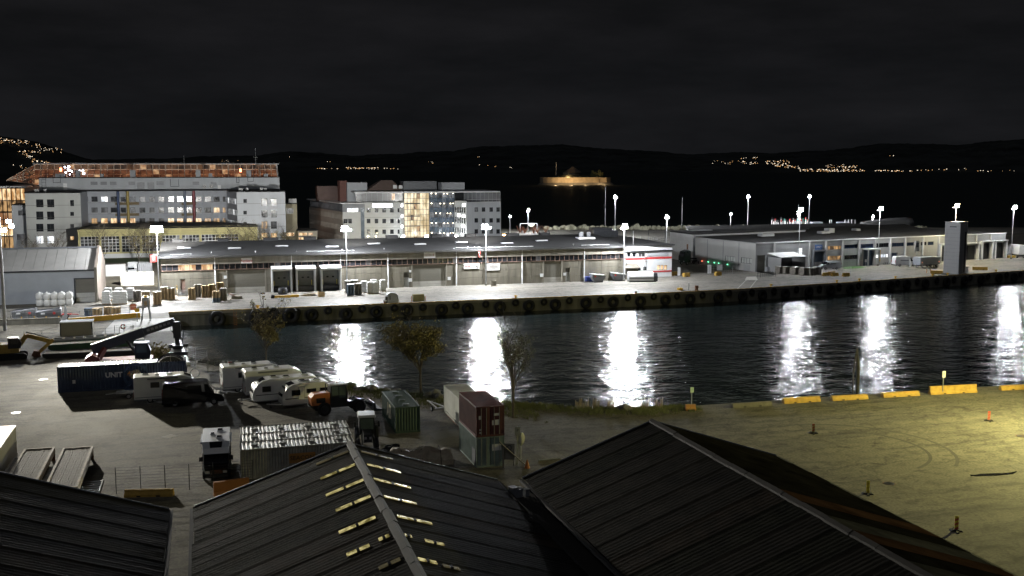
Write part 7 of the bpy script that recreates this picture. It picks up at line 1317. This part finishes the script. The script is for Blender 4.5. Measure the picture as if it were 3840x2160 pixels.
gb(2750, 1531, 2895, 1522, 'unpainted grey concrete barrier along the basin', CONC2, .45)
gb(2575, 1541, 2612, 1540, 'short orange block holding the green-marked parking sign', mat('orange_concrete', (.5, .24, .07), .8), .6)
gb(468, 1866, 650, 1862, 'long yellow barrier lying behind the left shed gable', YELC, .55); gb(802, 1868, 935, 1850, 'orange barrier standing at the near shed gable', JB, 1.15, w=.35)
# lashed dark poles
p = G(3227, 1484); t = T('mooring_poles', 'two dark timber poles lashed together at the water edge', 'poles', p); h = HZ(3222, 1310, p.x, p.y); TM = mat('dark_tarred_timber', (.02, .018, .016), .8, var=.3)
mk('pole', MB().cyl((.15, .8, -2), (.12, .8, h*.55), .17, .2, 8).cyl((.12, .8, h*.55), (-.1, .8, h), .2, .07, 8), TM, t); mk('pole', MB().tube([(-.35, .9, -2), (-.42, .9, h*.45), (-.2, .9, h*.8), (-.1, .8, h*.98)], .09, 6), TM, t); mk('lashing', MB().cyl((-.12, .82, h*.86), (-.14, .82, h*.9), .2, n=8), BLACK, t)
# parking signs
def psign(label, px, py, top_py, txt, m, w=.5, hgt=.85, tm=DSTEEL):
    p = G(px, py); h = HZ(px, top_py, p.x, p.y); t = T('parking_sign', label, 'sign', p); mk('post', MB().cyl((0, 0, 0), (0, 0, h), .04, n=8), STEEL, t); b = mk('board', MB().box(-w/2, w/2, -.08, -.045, h-hgt, h), m, t); lettering(txt, hgt*.45, tm, b, (0, -.085, h-hgt*.45)); return t
psign('parking sign with green ring on a post in the short orange block', 2593, 1530, 1452, 'P', mat('pale_green_sign', (.5, .62, .46), .5), .38, .55, mat('green_lettering', (.08, .3, .12), .5))
psign('pale parking sign post rising from the tall yellow barrier', 3535, 1478, 1391, 'P', PAPER, .42, .72)
p = G(1940, 1742); t = psign('grey parking sign beside the container stack', 1940, 1742, 1600, 'P', mat('grey_parking_sign', (.3, .31, .3), .6), .5, .7)
# folded white parasol, small white board and clutter by the stack
p = G(1943, 1735); t = T('white_tarp_bundle', 'white plastic bundle tied to the grey parking sign post', 'bundle', (p.x+.2, p.y-.15, 0)); mk('bundle', MB().blob((0, 0, 2.1), (.32, .22, .62), 5, 2, .12), mat('dim_white_plastic', (.5, .5, .46), .5), t); mk('tie', MB().cyl((0, 0, .3), (0, 0, 1.6), .03, n=5), WHITE, t)
p = G(1905, 1745); t = T('site_notice', 'small board with round symbol leaning beside the container stack', 'notice', (p.x, p.y, 0), -.3); mk('board', MB().box(-.55, .55, -.02, .02, .5, 1.9), mat('dirty_board', (.26, .25, .22), .7), t); mk('ring_symbol', MB().torus((.1, -.03, 1.55), .2, .035, 'Y', 16, 5), DSTEEL, t); mk('leg', MB().box(-.5, -.44, -.02, .02, 0, .5).box(.44, .5, -.02, .02, 0, .5), WOOD2, t)
p = G(1960, 1752); t = T('sloping_plank', 'long pale plank sloping beside the container stack', 'plank', p); mk('plank', MB().beam((-1.9, .5, 2.2), (.3, 0, .1), .22, .06), WOOD2, t); mk('trestle', MB().beam((-1.6, .3, 0), (-1.6, .45, 1.9), .1), WOOD2, t); mk('cone', MB().cyl((.3, -.3, 0), (.3, -.3, .7), .25, .04, 10), ORANGE, t)
p = G(2062, 1725); t = T('white_pipe', 'pale pipe lying on the ground behind the dark plain shed', 'pipe', (p.x, p.y, .06), .06); mk('pipe', MB().cyl((-1., 0, 0), (1., 0, 0), .06, n=8), CLAD, t); mk('coupling', MB().cyl((-1.05, 0, 0), (-.9, 0, 0), .08, n=8), STEEL, t)
# tarpaulin-covered pile
p0, p1 = G(1470, 1742), G(1725, 1768); c = (p0+p1)/2; t = T('covered_pile', 'long pile of goods under a brown tarpaulin before the container stack', 'covered pile', (c.x-.3, c.y+1.6, 0), math.radians(-4)); L = []
rn = random.Random(21)
for i in range(13):
    x = -2.6+5.4*i/12; hh = 1.25+.2*math.sin(i*1.1)-(.7 if i == 0 else .0)-(.35 if i == 12 else 0); L.append([(x+rn.uniform(-.1, .1), y*(1+rn.uniform(-.06, .06)), max(0, z*hh)+rn.uniform(0, .05)) for y, z in ((-1.15, 0), (-1.1, .4), (-.85, .85), (-.3, 1.02), (.3, 1.0), (.9, .8), (1.1, 0))])
mk('tarpaulin', MB().loft(L), mat('brown_tarpaulin', (.36, .31, .23), .6, var=.3, vs=1.8, bump=.7, bs=5), t); b = MB(); [b.tube([(x, -1.2, 0), (x, -1.05, .7), (x, -.5, 1.33), (x, .5, 1.33), (x, 1.15, .3)], .03) for x in (-1.5, 0.2, 1.8)]; mk('strap', b, BLACK, t)
p = G(1460, 1690); t = T('old_tyre_heap', 'small dark heap at the left end of the covered pile', 'heap', (p.x+.2, p.y, 0)); [mk('tyre', MB().torus((.3*k-.5, .1*k, .13+.2*(k % 2)), .3, .11, 'Z', 14, 6), BLACK, t) for k in range(4)]
p = G(1640, 1540); t = T('boat_trailer', 'small dark boat trailer with pale beam between the two containers', 'trailer', (p.x, p.y+.5, 0), math.radians(100)); mk('frame', MB().beam((-1.6, -.5, .5), (1.6, -.1, .5), .1).beam((-1.6, .5, .5), (1.6, .1, .5), .1).box(-1.5, -1.3, -.7, .7, .4, .55), CLAD, t); [wheel(t, -.6, s*.75, .3, .18) for s in (-1, 1)]; mk('drawbar', MB().beam((1.5, 0, .5), (2.5, 0, .45), .1), STEEL, t)
# delineator posts
def marker(label, px, py, top_py, c1, c2):
    p = G(px, py); h = HZ(px, top_py, p.x, p.y); t = T('marker_post', label, 'marker post', p, -.5); mk('foot', MB().prof([(-.45, 0), (.45, 0), (.3, .1), (-.3, .1)], -.22, .22), BLACK, t); n = 6
    for k in range(n): z0, z1 = .1+(h-.1)*k/n, .1+(h-.1)*(k+1)/n; s = .12; mk('band', MB().hexa([(-s, -.03, z0-(.0 if k == 0 else .06)), (s, -.03, z0+(.0 if k == 0 else .06)), (s, .03, z0+(.0 if k == 0 else .06)), (-s, .03, z0-(.0 if k == 0 else .06)), (-s, -.03, z1-(.06 if k < n-1 else 0)), (s, -.03, z1+(.06 if k < n-1 else 0)), (s, .03, z1+(.06 if k < n-1 else 0)), (-s, .03, z1-(.06 if k < n-1 else 0))]), c1 if k % 2 else c2, t)
    mk('foot_bar', MB().box(-.08, .08, -.6, .6, 0, .07), BLACK, t)
YR = mat('reflective_yellow', (.75, .65, .06), .35); RR = mat('faded_red_plastic', (.5, .1, .06), .5)
marker('red striped marker post in the middle of the lit asphalt beside the curved tyre marks', 3050, 1624, 1590, RR, mat('faded_yellow', (.5, .35, .1), .5)); marker('plain red marker post standing near the tall yellow barrier', 3708, 1578, 1542, RR, mat('pale_red', (.45, .16, .1), .5))
marker('yellow marker post by a drain cover on the darker asphalt', 3254, 1852, 1803, YR, mat('deep_yellow', (.6, .45, .05), .4)); marker('yellow and red striped marker post nearest the streaked roof', 3586, 1990, 1935, YR, RR)
for px, py, r, lab in ((3334, 1813, .42, 'round manhole cover beside the yellow marker post'), (3828, 1635, .4, 'round manhole cover in the brightest lamp pool'), (60, 1548, .45, 'pale round manhole cover at the left of the yard'), (163, 1423, .5, 'bright round manhole cover before the blue container')):
    p = G(px, py); t = T('manhole_cover', lab, 'manhole', (p.x, p.y, 0)); mk('cover', MB().cyl((0, 0, 0), (0, 0, .012), r, n=20), CLAD if px < 200 else DSTEEL, t); mk('rim', MB().torus((0, 0, .008), r+.05, .03, 'Z', 20, 4, .3), RUST, t)
p = G(637, 1637); t = T('cover_plate', 'pale square steel cover set diagonally in the yard', 'plate', (p.x, p.y, 0), .75); mk('plate', MB().box(-.5, .5, -.5, .5, 0, .015), CONC, t); mk('frame', MB().box(-.55, -.5, -.55, .55, 0, .01).box(.5, .55, -.55, .55, 0, .01).box(-.5, .5, -.55, -.5, 0, .01).box(-.5, .5, .5, .55, 0, .01), STEEL, t)
# puddles, asphalt patches, tyre marks, painted lines lie as thin sheets
def patch(name, pix, z, m): sheet(name, [(G(*q).x, G(*q).y) for q in pix], z, m)
WET = mat('wet_asphalt', (.02, .02, .018), .12, var=.2); PT = mat('newer_asphalt_patch', (.16, .155, .135), .85, var=.15, vs=1, bump=.2)
patch('puddle', ((3640, 1783), (3680, 1776), (3760, 1774), (3815, 1768), (3800, 1778), (3730, 1785), (3660, 1787)), .005, WET); patch('puddle', ((3636, 1780), (3658, 1780), (3650, 1785), (3640, 1785)), .005, WET)
patch('asphalt_patch', ((1608, 1625), (1712, 1607), (1720, 1632), (1632, 1650)), .004, PT)
def arcmark(c, r, a0, a1, w):
    n = 40; b = MB()
    for i in range(n):
        q = [a0+(a1-a0)*(i+k)/n for k in (0, 1)]; b.add([(c[0]+(r+d)*math.cos(a), c[1]+(r+d)*math.sin(a), .005) for a, d in ((q[0], 0), (q[0], w), (q[1], w), (q[1], 0))], [(0, 1, 2, 3)])
    S('tyre_mark', b, TMK)
TMK = mat('rubber_marks', (.075, .07, .055), .8, var=.3, vs=2)
ca = (54.2, 78.2); arcmark(ca, 7.0, -1.2, 1.7, .3); arcmark((54.4, 78.2), 9.0, -.9, 1.6, .3)
LINE = mat('worn_white_line', (.6, .58, .53), .7, var=.35, vs=3)
for a, c, w_ in (((2766, 1083), (2800, 1050), .15), ((2812, 1083), (2838, 1050), .15)):
    A, B = G(*a), G(*c); d = (B-A).normalized(); n_ = Vector((-d.y, d.x, 0))*w_; sheet('painted_line', [(q.x, q.y) for q in (A, A+n_, B+n_, B)], .008, LINE)
for k in range(34):
    A = G(2030+k*19, 1112-k*.92-(.03*(k-16) if k > 16 else 0)); y, a = quay_at(A.x); sheet('painted_line', [(A.x-.2, y+.95), (A.x+.15, y+.95), (A.x+.75, y+1.7), (A.x+.4, y+1.7)], .008, LINE)
sheet('painted_line', [(q.x, q.y) for q in g2((2793, 1050), (2842, 1050), (2835, 1037), (2800, 1038))], .008, LINE)
# ------------------------------------------------------------------ quay clutter on the right
for px, py, lab in ((2532, 1033, 'yellow block beside the annex corner'), (2573, 1038, 'yellow block standing apart before the truck'), (2692, 1034, 'yellow block before the fence panels')):
    p = G(px, py); t = T('yellow_block', lab, 'block', (p.x, p.y, 0), .2); mk('block', MB().prof([(-.8, 0), (.8, 0), (.8, .85), (.7, .95), (-.7, .95), (-.8, .85)], -.4, .4), YELC, t); mk('lifting_slot', MB().box(-.3, .3, -.41, -.39, .05, .2), BLACK, t)
for k, (px, py) in enumerate(((3098, 1034), (3130, 1035), (3172, 1036), (3118, 1030))):
    p = G(px, py); barrier('yellow concrete barrier in the row before the mesh cage', (p.x, p.y, 0), 2.0, .15, YELC, .75, 'barriers before the cage')
for px0, px1, py in ((3494, 3550, 1027), (3650, 3706, 1013)):
    gb(px0, py-1, px1, py, 'orange yellow barrier at the foot of the tall tower, ' + ('water side' if px0 < 3600 else 'far side'), YELC, .7)
for px, py in ((3475, 1024), (3490, 1024)):
    p = G(px, py); t = T('marker_bollard', 'slim orange post left of the tall tower', 'post', p, 0, 'orange posts'); mk('post', MB().cyl((0, 0, 0), (0, 0, 1.), .1, n=8), ORANGE, t); mk('cap', MB().cyl((0, 0, 1.), (0, 0, 1.06), .13, n=8), WHITE, t)
p = G(3622, 1022); t = T('white_drum_tank', 'white barrel tank beside the tall tower', 'tank', (p.x, p.y, 0)); mk('drum', MB().cyl((0, 0, 0), (0, 0, 1.4), .55, n=14), WHITE, t); mk('lid', MB().cyl((0, 0, 1.4), (0, 0, 1.5), .58, n=14), CLAD, t); mk('hoop', MB().torus((0, 0, .7), .55, .03, 'Z', 16, 4), STEEL, t)
for px, py, lab, c in ((2550, 1088, 'low yellow round mooring buoy on the quay near the annex', YEL), (2612, 1089, 'brown barrel on the quay near the yellow buoy', RUST)):
    p = G(px, py); t = T('quay_barrel', lab, 'barrel', (p.x, p.y, 0)); mk('body', MB().cyl((0, 0, 0), (0, 0, .45 if c is YEL else 1.), .6 if c is YEL else .35, n=14), c, t); mk('top_fitting', MB().cyl((0, 0, .4), (0, 0, .95 if c is YEL else 1.08), .09, n=8), WHITE, t)
p = G(2583, 1089); t = T('quay_post', 'thin dark post on the quay between the buoy and the barrel', 'post', p); mk('shaft', MB().cyl((0, 0, 0), (0, 0, 1.5), .06, n=6), DSTEEL, t); mk('cap', MB().cyl((0, 0, 1.5), (0, 0, 1.56), .09, n=6), WHITE, t)
# racks of steel frames
p = G(2875, 1038); t = T('steel_rack', 'dark rack of steel bars and frames on the quay before the lean-to', 'rack', (p.x, p.y, 0), .2)
for k in range(8): mk('upright', MB().beam((-2.2+.62*k, -.5, 0), (-2.2+.62*k, -.5, 1.1+.05*(k % 3)), .06).beam((-2.2+.62*k, .5, 0), (-2.2+.62*k, .5, 1.2), .06), DSTEEL, t)
mk('bars', MB().beam((-3., -.3, 1.3), (2.4, 0, .5), .12).beam((-3., 0, 1.5), (1.6, .3, .7), .12).beam((-2.4, -.5, .6), (2.4, -.5, .6), .06).beam((-2.4, .5, .9), (2.4, .5, .9), .06), DSTEEL, t)
p = G(2880, 1018); t = T('gas_bottle_cage', 'pale round cage at the left end of the pallet stacks', 'cage', (p.x, p.y, 0)); mk('drum', MB().cyl((0, 0, .1), (0, 0, 1.1), .7, n=12), GREYW, t); mk('base', MB().box(-.8, .8, -.6, .6, 0, .1), WOOD2, t)
for px, py, w_, h_ in ((2660, 1028, 1., 2.2), (2698, 1016, 1.6, 1.6), (2546, 1035, .7, 2.)):
    p = G(px, py); t = T('fence_board', 'white flat panel standing in the fence before the terminal side wall', 'panel', (p.x, p.y, 0), .1, 'white panels'); mk('sheet', MB().box(-w_/2, w_/2, -.04, .04, .15, h_), WHITE, t); mk('foot', MB().box(-w_/2, w_/2, -.25, .25, 0, .15), CONC, t)
# sign board on a post, entrance bits
p = G(3436, 1003); t = T('sign_board', 'white portrait sign board on a post by the terminal', 'sign', (p.x, p.y, 0), .1); h = HZ(3436, 903, p.x, p.y); mk('post', MB().cyl((0, 0, 0), (0, 0, h-2), .09, n=8), STEEL, t); b = mk('board', MB().box(-.75, .75, -.12, .05, h-2.6, h), WHITE, t); mk('map_panel', MB().box(-.45, .45, -.14, -.121, h-1.6, h-.5), CLADD, b)
p = G(3412, 1000); t = T('white_post', 'short white post beside the white delivery van', 'post', p); mk('shaft', MB().box(-.12, .12, -.12, .12, 0, 2.), WHITE, t); mk('cap', MB().box(-.16, .16, -.16, .16, 2., 2.08), CLAD, t)
p = G(3245, 1007); t = T('small_road_sign', 'small sign on a post beside the little lawn', 'sign', p); mk('post', MB().cyl((0, 0, 0), (0, 0, 2.2), .05, n=6), STEEL, t); mk('plate', MB().box(-.25, .25, -.06, -.03, 1.6, 2.3), WHITE, t)
p = G(3330, 992); t = T('bicycle_rack', 'low dark bicycle rack before the terminal wall', 'bicycle rack', (p.x, p.y, 0), .15); [mk('hoop', MB().torus((x, 0, .35), .33, .03, 'Y', 14, 5), DSTEEL, t) for x in (-1.2, -.5, .2, .9)]; mk('ground_rail', MB().box(-1.6, 1.3, -.04, .04, 0, .05), DSTEEL, t)
a = G(3778, 966); t = T('mast_footing', 'yellow block around the foot of the last light mast', 'block', (a.x+.5, a.y-.6, 0), .1); mk('block', MB().box(-1.3, 1.3, -.5, .5, 0, .6), YELC, t); mk('lifting_slot', MB().box(-.3, .3, -.51, -.49, .05, .2), BLACK, t)
# yellow containers, marker posts and gear behind the terminal
for px0, px1, py, lab in ((2597, 2643, 868, 'yellow flat container by the boulders, left of a pair'), (2647, 2677, 868, 'yellow flat container by the boulders, right of a pair')):
    a = G(px0, py); c = G(px1, py); container(lab, (c-a).length, 2.4, 1.1, YEL, ((a.x+c.x)/2, a.y+1, 0), 0, None, .6)
rn = random.Random(5); rows_ = []
PMW = mat('lit_white_post', (.75, .75, .75), .5); p0 = G(2960, 852)
for k in range(26):
    px = 2893+136*k/25+rn.uniform(-3, 3); p = G(px, 851+rn.uniform(-2, 3)); h = rn.uniform(2.2, 3.4); t = T('spar_marker', 'white spar marker with dark top standing in the brightly lit store behind the terminal', 'marker', p, 0, 'spar markers')
    mk('spar', MB().cyl((0, 0, 0), (0, 0, h), .22, .18, 6), PMW, t); mk('top_mark', MB().cyl((0, 0, h), (0, 0, h+rn.uniform(.5, 1.)), .25, .2, 6), (DSTEEL, DSTEEL, mat('teal_topmark', (.05, .3, .25), .5), RED)[rn.randrange(4)], t); mk('foot', MB().cyl((0, 0, 0), (0, 0, .4), .5, .4, 6), YEL if k % 4 == 0 else PMW, t)
for px in (3111, 3118, 3168, 3181, 3193, 3206):
    p = G(px, 850); t = T('spar_marker', 'white spar marker beside the low containers behind the terminal', 'marker', p, 0, 'spar markers beside containers'); mk('spar', MB().cyl((0, 0, 0), (0, 0, 3), .22, .18, 6), PMW, t); mk('foot', MB().cyl((0, 0, 0), (0, 0, .4), .5, .4, 6), PMW, t)
sm = T('store_lamp', 'slim lit lamp post among the white spar markers', 'light mast', (G(2992, 852).x, G(2992, 852).y, 0)); mk('pole', MB().cyl((0, 0, 0), (0, 0, 9.5), .1, .06, 6), STEEL, sm); mk('arm', MB().beam((0, 0, 7), (1.8, 0, 8), .08), STEEL, sm); mk('lamp', MB().box(-.4, .4, -.3, .1, 5.4, 5.7), LAMPW, sm); plight(sm, (0, -1.5, 5.2), 4500, COOL, .3)
for px, w_, lab in ((3065, 9, 'grey flat-roofed store container behind the spar markers'), (3165, 9, 'low white box beside the last spar markers')):
    p = G(px, 849); container(lab, w_*.55, 2.4, 1.9, GREYW, (p.x, p.y+1, 0), 0, None, .6)
p0 = G(3250, 846); t = T('upturned_hull', 'long pale upturned hull lying behind the terminal roof', 'hull', (p0.x+6, p0.y-8, 0), .1); mk('hull', MB().loft([[(x, s*w_, z) for s, z in ((-1, 0), (-.8, hh*.6), (0, hh), (.8, hh*.6), (1, 0))] for x, w_, hh in ((-16, .4, 2.2), (-8, 2, 3.0), (0, 2.4, 3.5), (8, 2.2, 3.7), (12, 1.2, 3.2))]), CLAD, t, smooth=True); mk('keel', MB().beam((-15, 0, 2.2), (11, 0, 3.4), .2, .3), RUST, t)
# white goal-like frame with disc (art work) behind the warehouse
p = G(1982, 872); t = T('frame_sculpture', 'white rectangular frame with a hanging half disc behind the warehouse roof', 'sculpture', (p.x, p.y, 0)); fw_ = 6.8; zt1 = HZ(1982, 838, p.x, p.y); mk('frame', MB().beam((-fw_/2, 0, 0), (-fw_/2, 0, zt1), .25).beam((fw_/2, 0, 0), (fw_/2, 0, zt1), .25).beam((-fw_/2, 0, zt1), (fw_/2, 0, zt1), .25), WHITE, t); n_ = 14
mk('half_disc', MB().prof([(1.2+1.3*math.cos(math.pi+math.pi*k/n_), zt1-.1+1.3*math.sin(math.pi+math.pi*k/n_)) for k in range(n_+1)], -.1, .1), mat('cream_disc', (.6, .58, .45), .5), t)
p = G(2228, 872); t = T('parked_car', 'dark parked car in the car park beside the tall mast', 'car', (p.x+6, p.y, 0)); mk('body', MB().prof([(-2.1, .3, .85), (-2.15, .8, .85), (-1.5, .95, .8), (-.9, 1.45, .68), (.6, 1.45, .68), (1.2, .95, .8), (2.1, .8, .82), (2.1, .3, .82)]), BLACKP, t); [wheel(t, x, s*.75, .32, .2) for x in (-1.3, 1.3) for s in (-1, 1)]; mk('window', MB().prof([(-1.2, .98), (1., .98), (.5, 1.38), (-.8, 1.38)], -.8, .8), CARGL, t); mk('headlight', MB().box(2.08, 2.13, -.7, -.4, .6, .75).box(2.08, 2.13, .4, .7, .6, .75), LENS, t)
a, c = G(2410, 912), G(2468, 916); t = T('brown_planter', 'long low brown planter box in the car park', 'planter', (a.x, a.y, 0)); mk('box', MB().beam(Vector((0, 0, .4)), (c-a)+Vector((0, 0, .4)), 1., .8), RUST, t); mk('post', MB().cyl((2, 0, .6), (2, 0, 4), .08, n=6).cyl((8, 0, .6), (8, 0, 4), .08, n=6), DSTEEL, t)
# ------------------------------------------------------------------ trees
def tree(label, loc, h, rad, m, nleaf, seed, lsize=.16, th=.35, bare=.0, tr=.1, group=None, name='tree', full=1.):
    """tapered trunk, limbs spreading to radius rad, leaves in uneven clumps at the twigs"""
    rn = random.Random(seed); t = T(name, label, 'tree', loc, 0, group); tb = MB(); tips = []
    def seg(p, q, r0, r1, n): tb.cyl(p, q, r0, r1, n, False)
    def limb(p, d, L, r, lv):
        k = 3; q = p
        for i in range(k):
            d = (d+Vector((rn.uniform(-.22, .22), rn.uniform(-.22, .22), rn.uniform(-.05, .16)))).normalized(); e = q+d*L/k; seg(q, e, r*(1-.13*i), r*(1-.13*(i+1)), 6 if lv < 1 else 4); q = e; tips.append((q, lv))
            if lv < 3:
                for j in range((2, 2, 1)[lv] if i else 1):
                    a = rn.uniform(0, 6.28); dd = (d*.7+Vector((math.cos(a), math.sin(a), rn.uniform(-.1, .6)))*.8).normalized(); limb(q, dd, L*rn.uniform(.42, .62), r*.5, lv+1)
    z0 = h*th; seg(Vector((0, 0, -.2)), Vector((rn.uniform(-.1, .1), 0, z0)), tr*1.25, tr, 8)
    for i in range(6):
        a = 6.28*i/6+rn.uniform(-.4, .4); f = rn.uniform(.55, 1); el = (h-z0)*rn.uniform(.45, .95); v = Vector((math.cos(a)*rad*f, math.sin(a)*rad*f, el)); limb(Vector((0, 0, z0+h*.03*(i % 3)-.1)), v.normalized(), v.length*.8, tr*.6, 0)
    limb(Vector((0, 0, z0-.05)), Vector((0, 0, 1)), (h-z0)*.8, tr*.8, 0)
    mk('trunk', tb, BARK, t)
    if nleaf:
        b = MB(); good = [p for p, l in tips if l >= 1 and (p.z < z0+(h-z0)*(1-bare) or rn.random() < .06)]; wts = [rn.random()**1.6 for _ in good]
        for p in rn.choices(good, wts, k=nleaf):
            p = p+Vector((rn.gauss(0, .17), rn.gauss(0, .17), rn.gauss(-.04, .13)))*(full*h/6.5); s = lsize*rn.uniform(.6, 1.25); n = Vector((rn.uniform(-1, 1), rn.uniform(-1, 1), rn.uniform(-.3, 1))).normalized(); u = n.orthogonal().normalized(); v = n.cross(u)
            b.add([p-u*s*.5, p+v*s*.38, p+u*s*.6, p-v*s*.38], [(0, 1, 2, 3)])
        mk('crown', b, m, t)
    return t
p = G(1000, 1380); tree('small maple with golden leaves low and bare twigs above, by the parked motorhomes', p, 7.2, 2.9, LEAFY, 2600, 4, .23, .33, bare=.38, tr=.11)
p = G(1577, 1482); tree('leafy maple with dull golden crown behind the green container', p, 7.6, 3.6, LEAFY, 6500, 9, .24, .36, tr=.12)
p = G(1924, 1566); tree('dark thin tree on the grass right of the container stack', p, 9.0, 2.2, LEAFG, 1500, 12, .16, .3, tr=.12)
p = G(1276, 1432); tree('bare young tree standing against the bright reflection in the water', p, 6.8, 2.2, LEAFG, 700, 17, .16, .36, tr=.08)
for px, Y, h, sd in ((115, 290, 6.5, 1), (205, 288, 7.5, 2), (382, 286, 9.5, 3), (520, 282, 9, 6), (560, 286, 9, 7), (840, 285, 8, 8), (920, 287, 9.5, 10), (985, 288, 9, 11), (1065, 310, 7, 14)):
    xx = PY(px, 930, Y).x; tree('bare thin-twigged tree standing before the pale office block', (xx, Y, 0), h, h*.42, LEAFY, 350 if sd > 5 else 60, sd+30, .3, .2, tr=.12, group='bare trees before the office', bare=.1)
b_ = random.Random(2)
for k, px in enumerate((1950, 1968, 2000, 2015, 2046)):
    p = G(px, 876); t = T('shrub', 'reddish twiggy shrub beyond the warehouse ridge', 'shrub', p, 0, 'shrubs beyond the warehouse'); b = MB()
    for i in range(60): a = b_.uniform(0, 6.28); l = b_.uniform(1.2, 3.2); q = Vector((math.cos(a)*l*.5, math.sin(a)*l*.5, l)); b.cyl((0, 0, 0), q, .05, .015, 4, False)
    mk('twigs', b, mat('reddish_twigs', (.3, .15, .1), .8, var=.3), t)
p = G(590, 1345); t = T('bush', 'low yellowish bush behind the boom of the reach stacker', 'bush', (p.x, p.y, 0)); b = MB(); rn = random.Random(8)
for i in range(900): q = Vector((rn.gauss(0, .6), rn.gauss(0, .5), abs(rn.gauss(.7, .5)))); s = .14; n = Vector((rn.uniform(-1, 1), rn.uniform(-1, 1), rn.uniform(0, 1))).normalized(); u = n.orthogonal(); v = n.cross(u); b.add([q-u*s, q+v*s*.6, q+u*s, q-v*s*.6], [(0, 1, 2, 3)])
mk('foliage', b, LEAFY, t); mk('stem', MB().cyl((0, 0, 0), (0, 0, .8), .06, .03, 6), BARK, t)
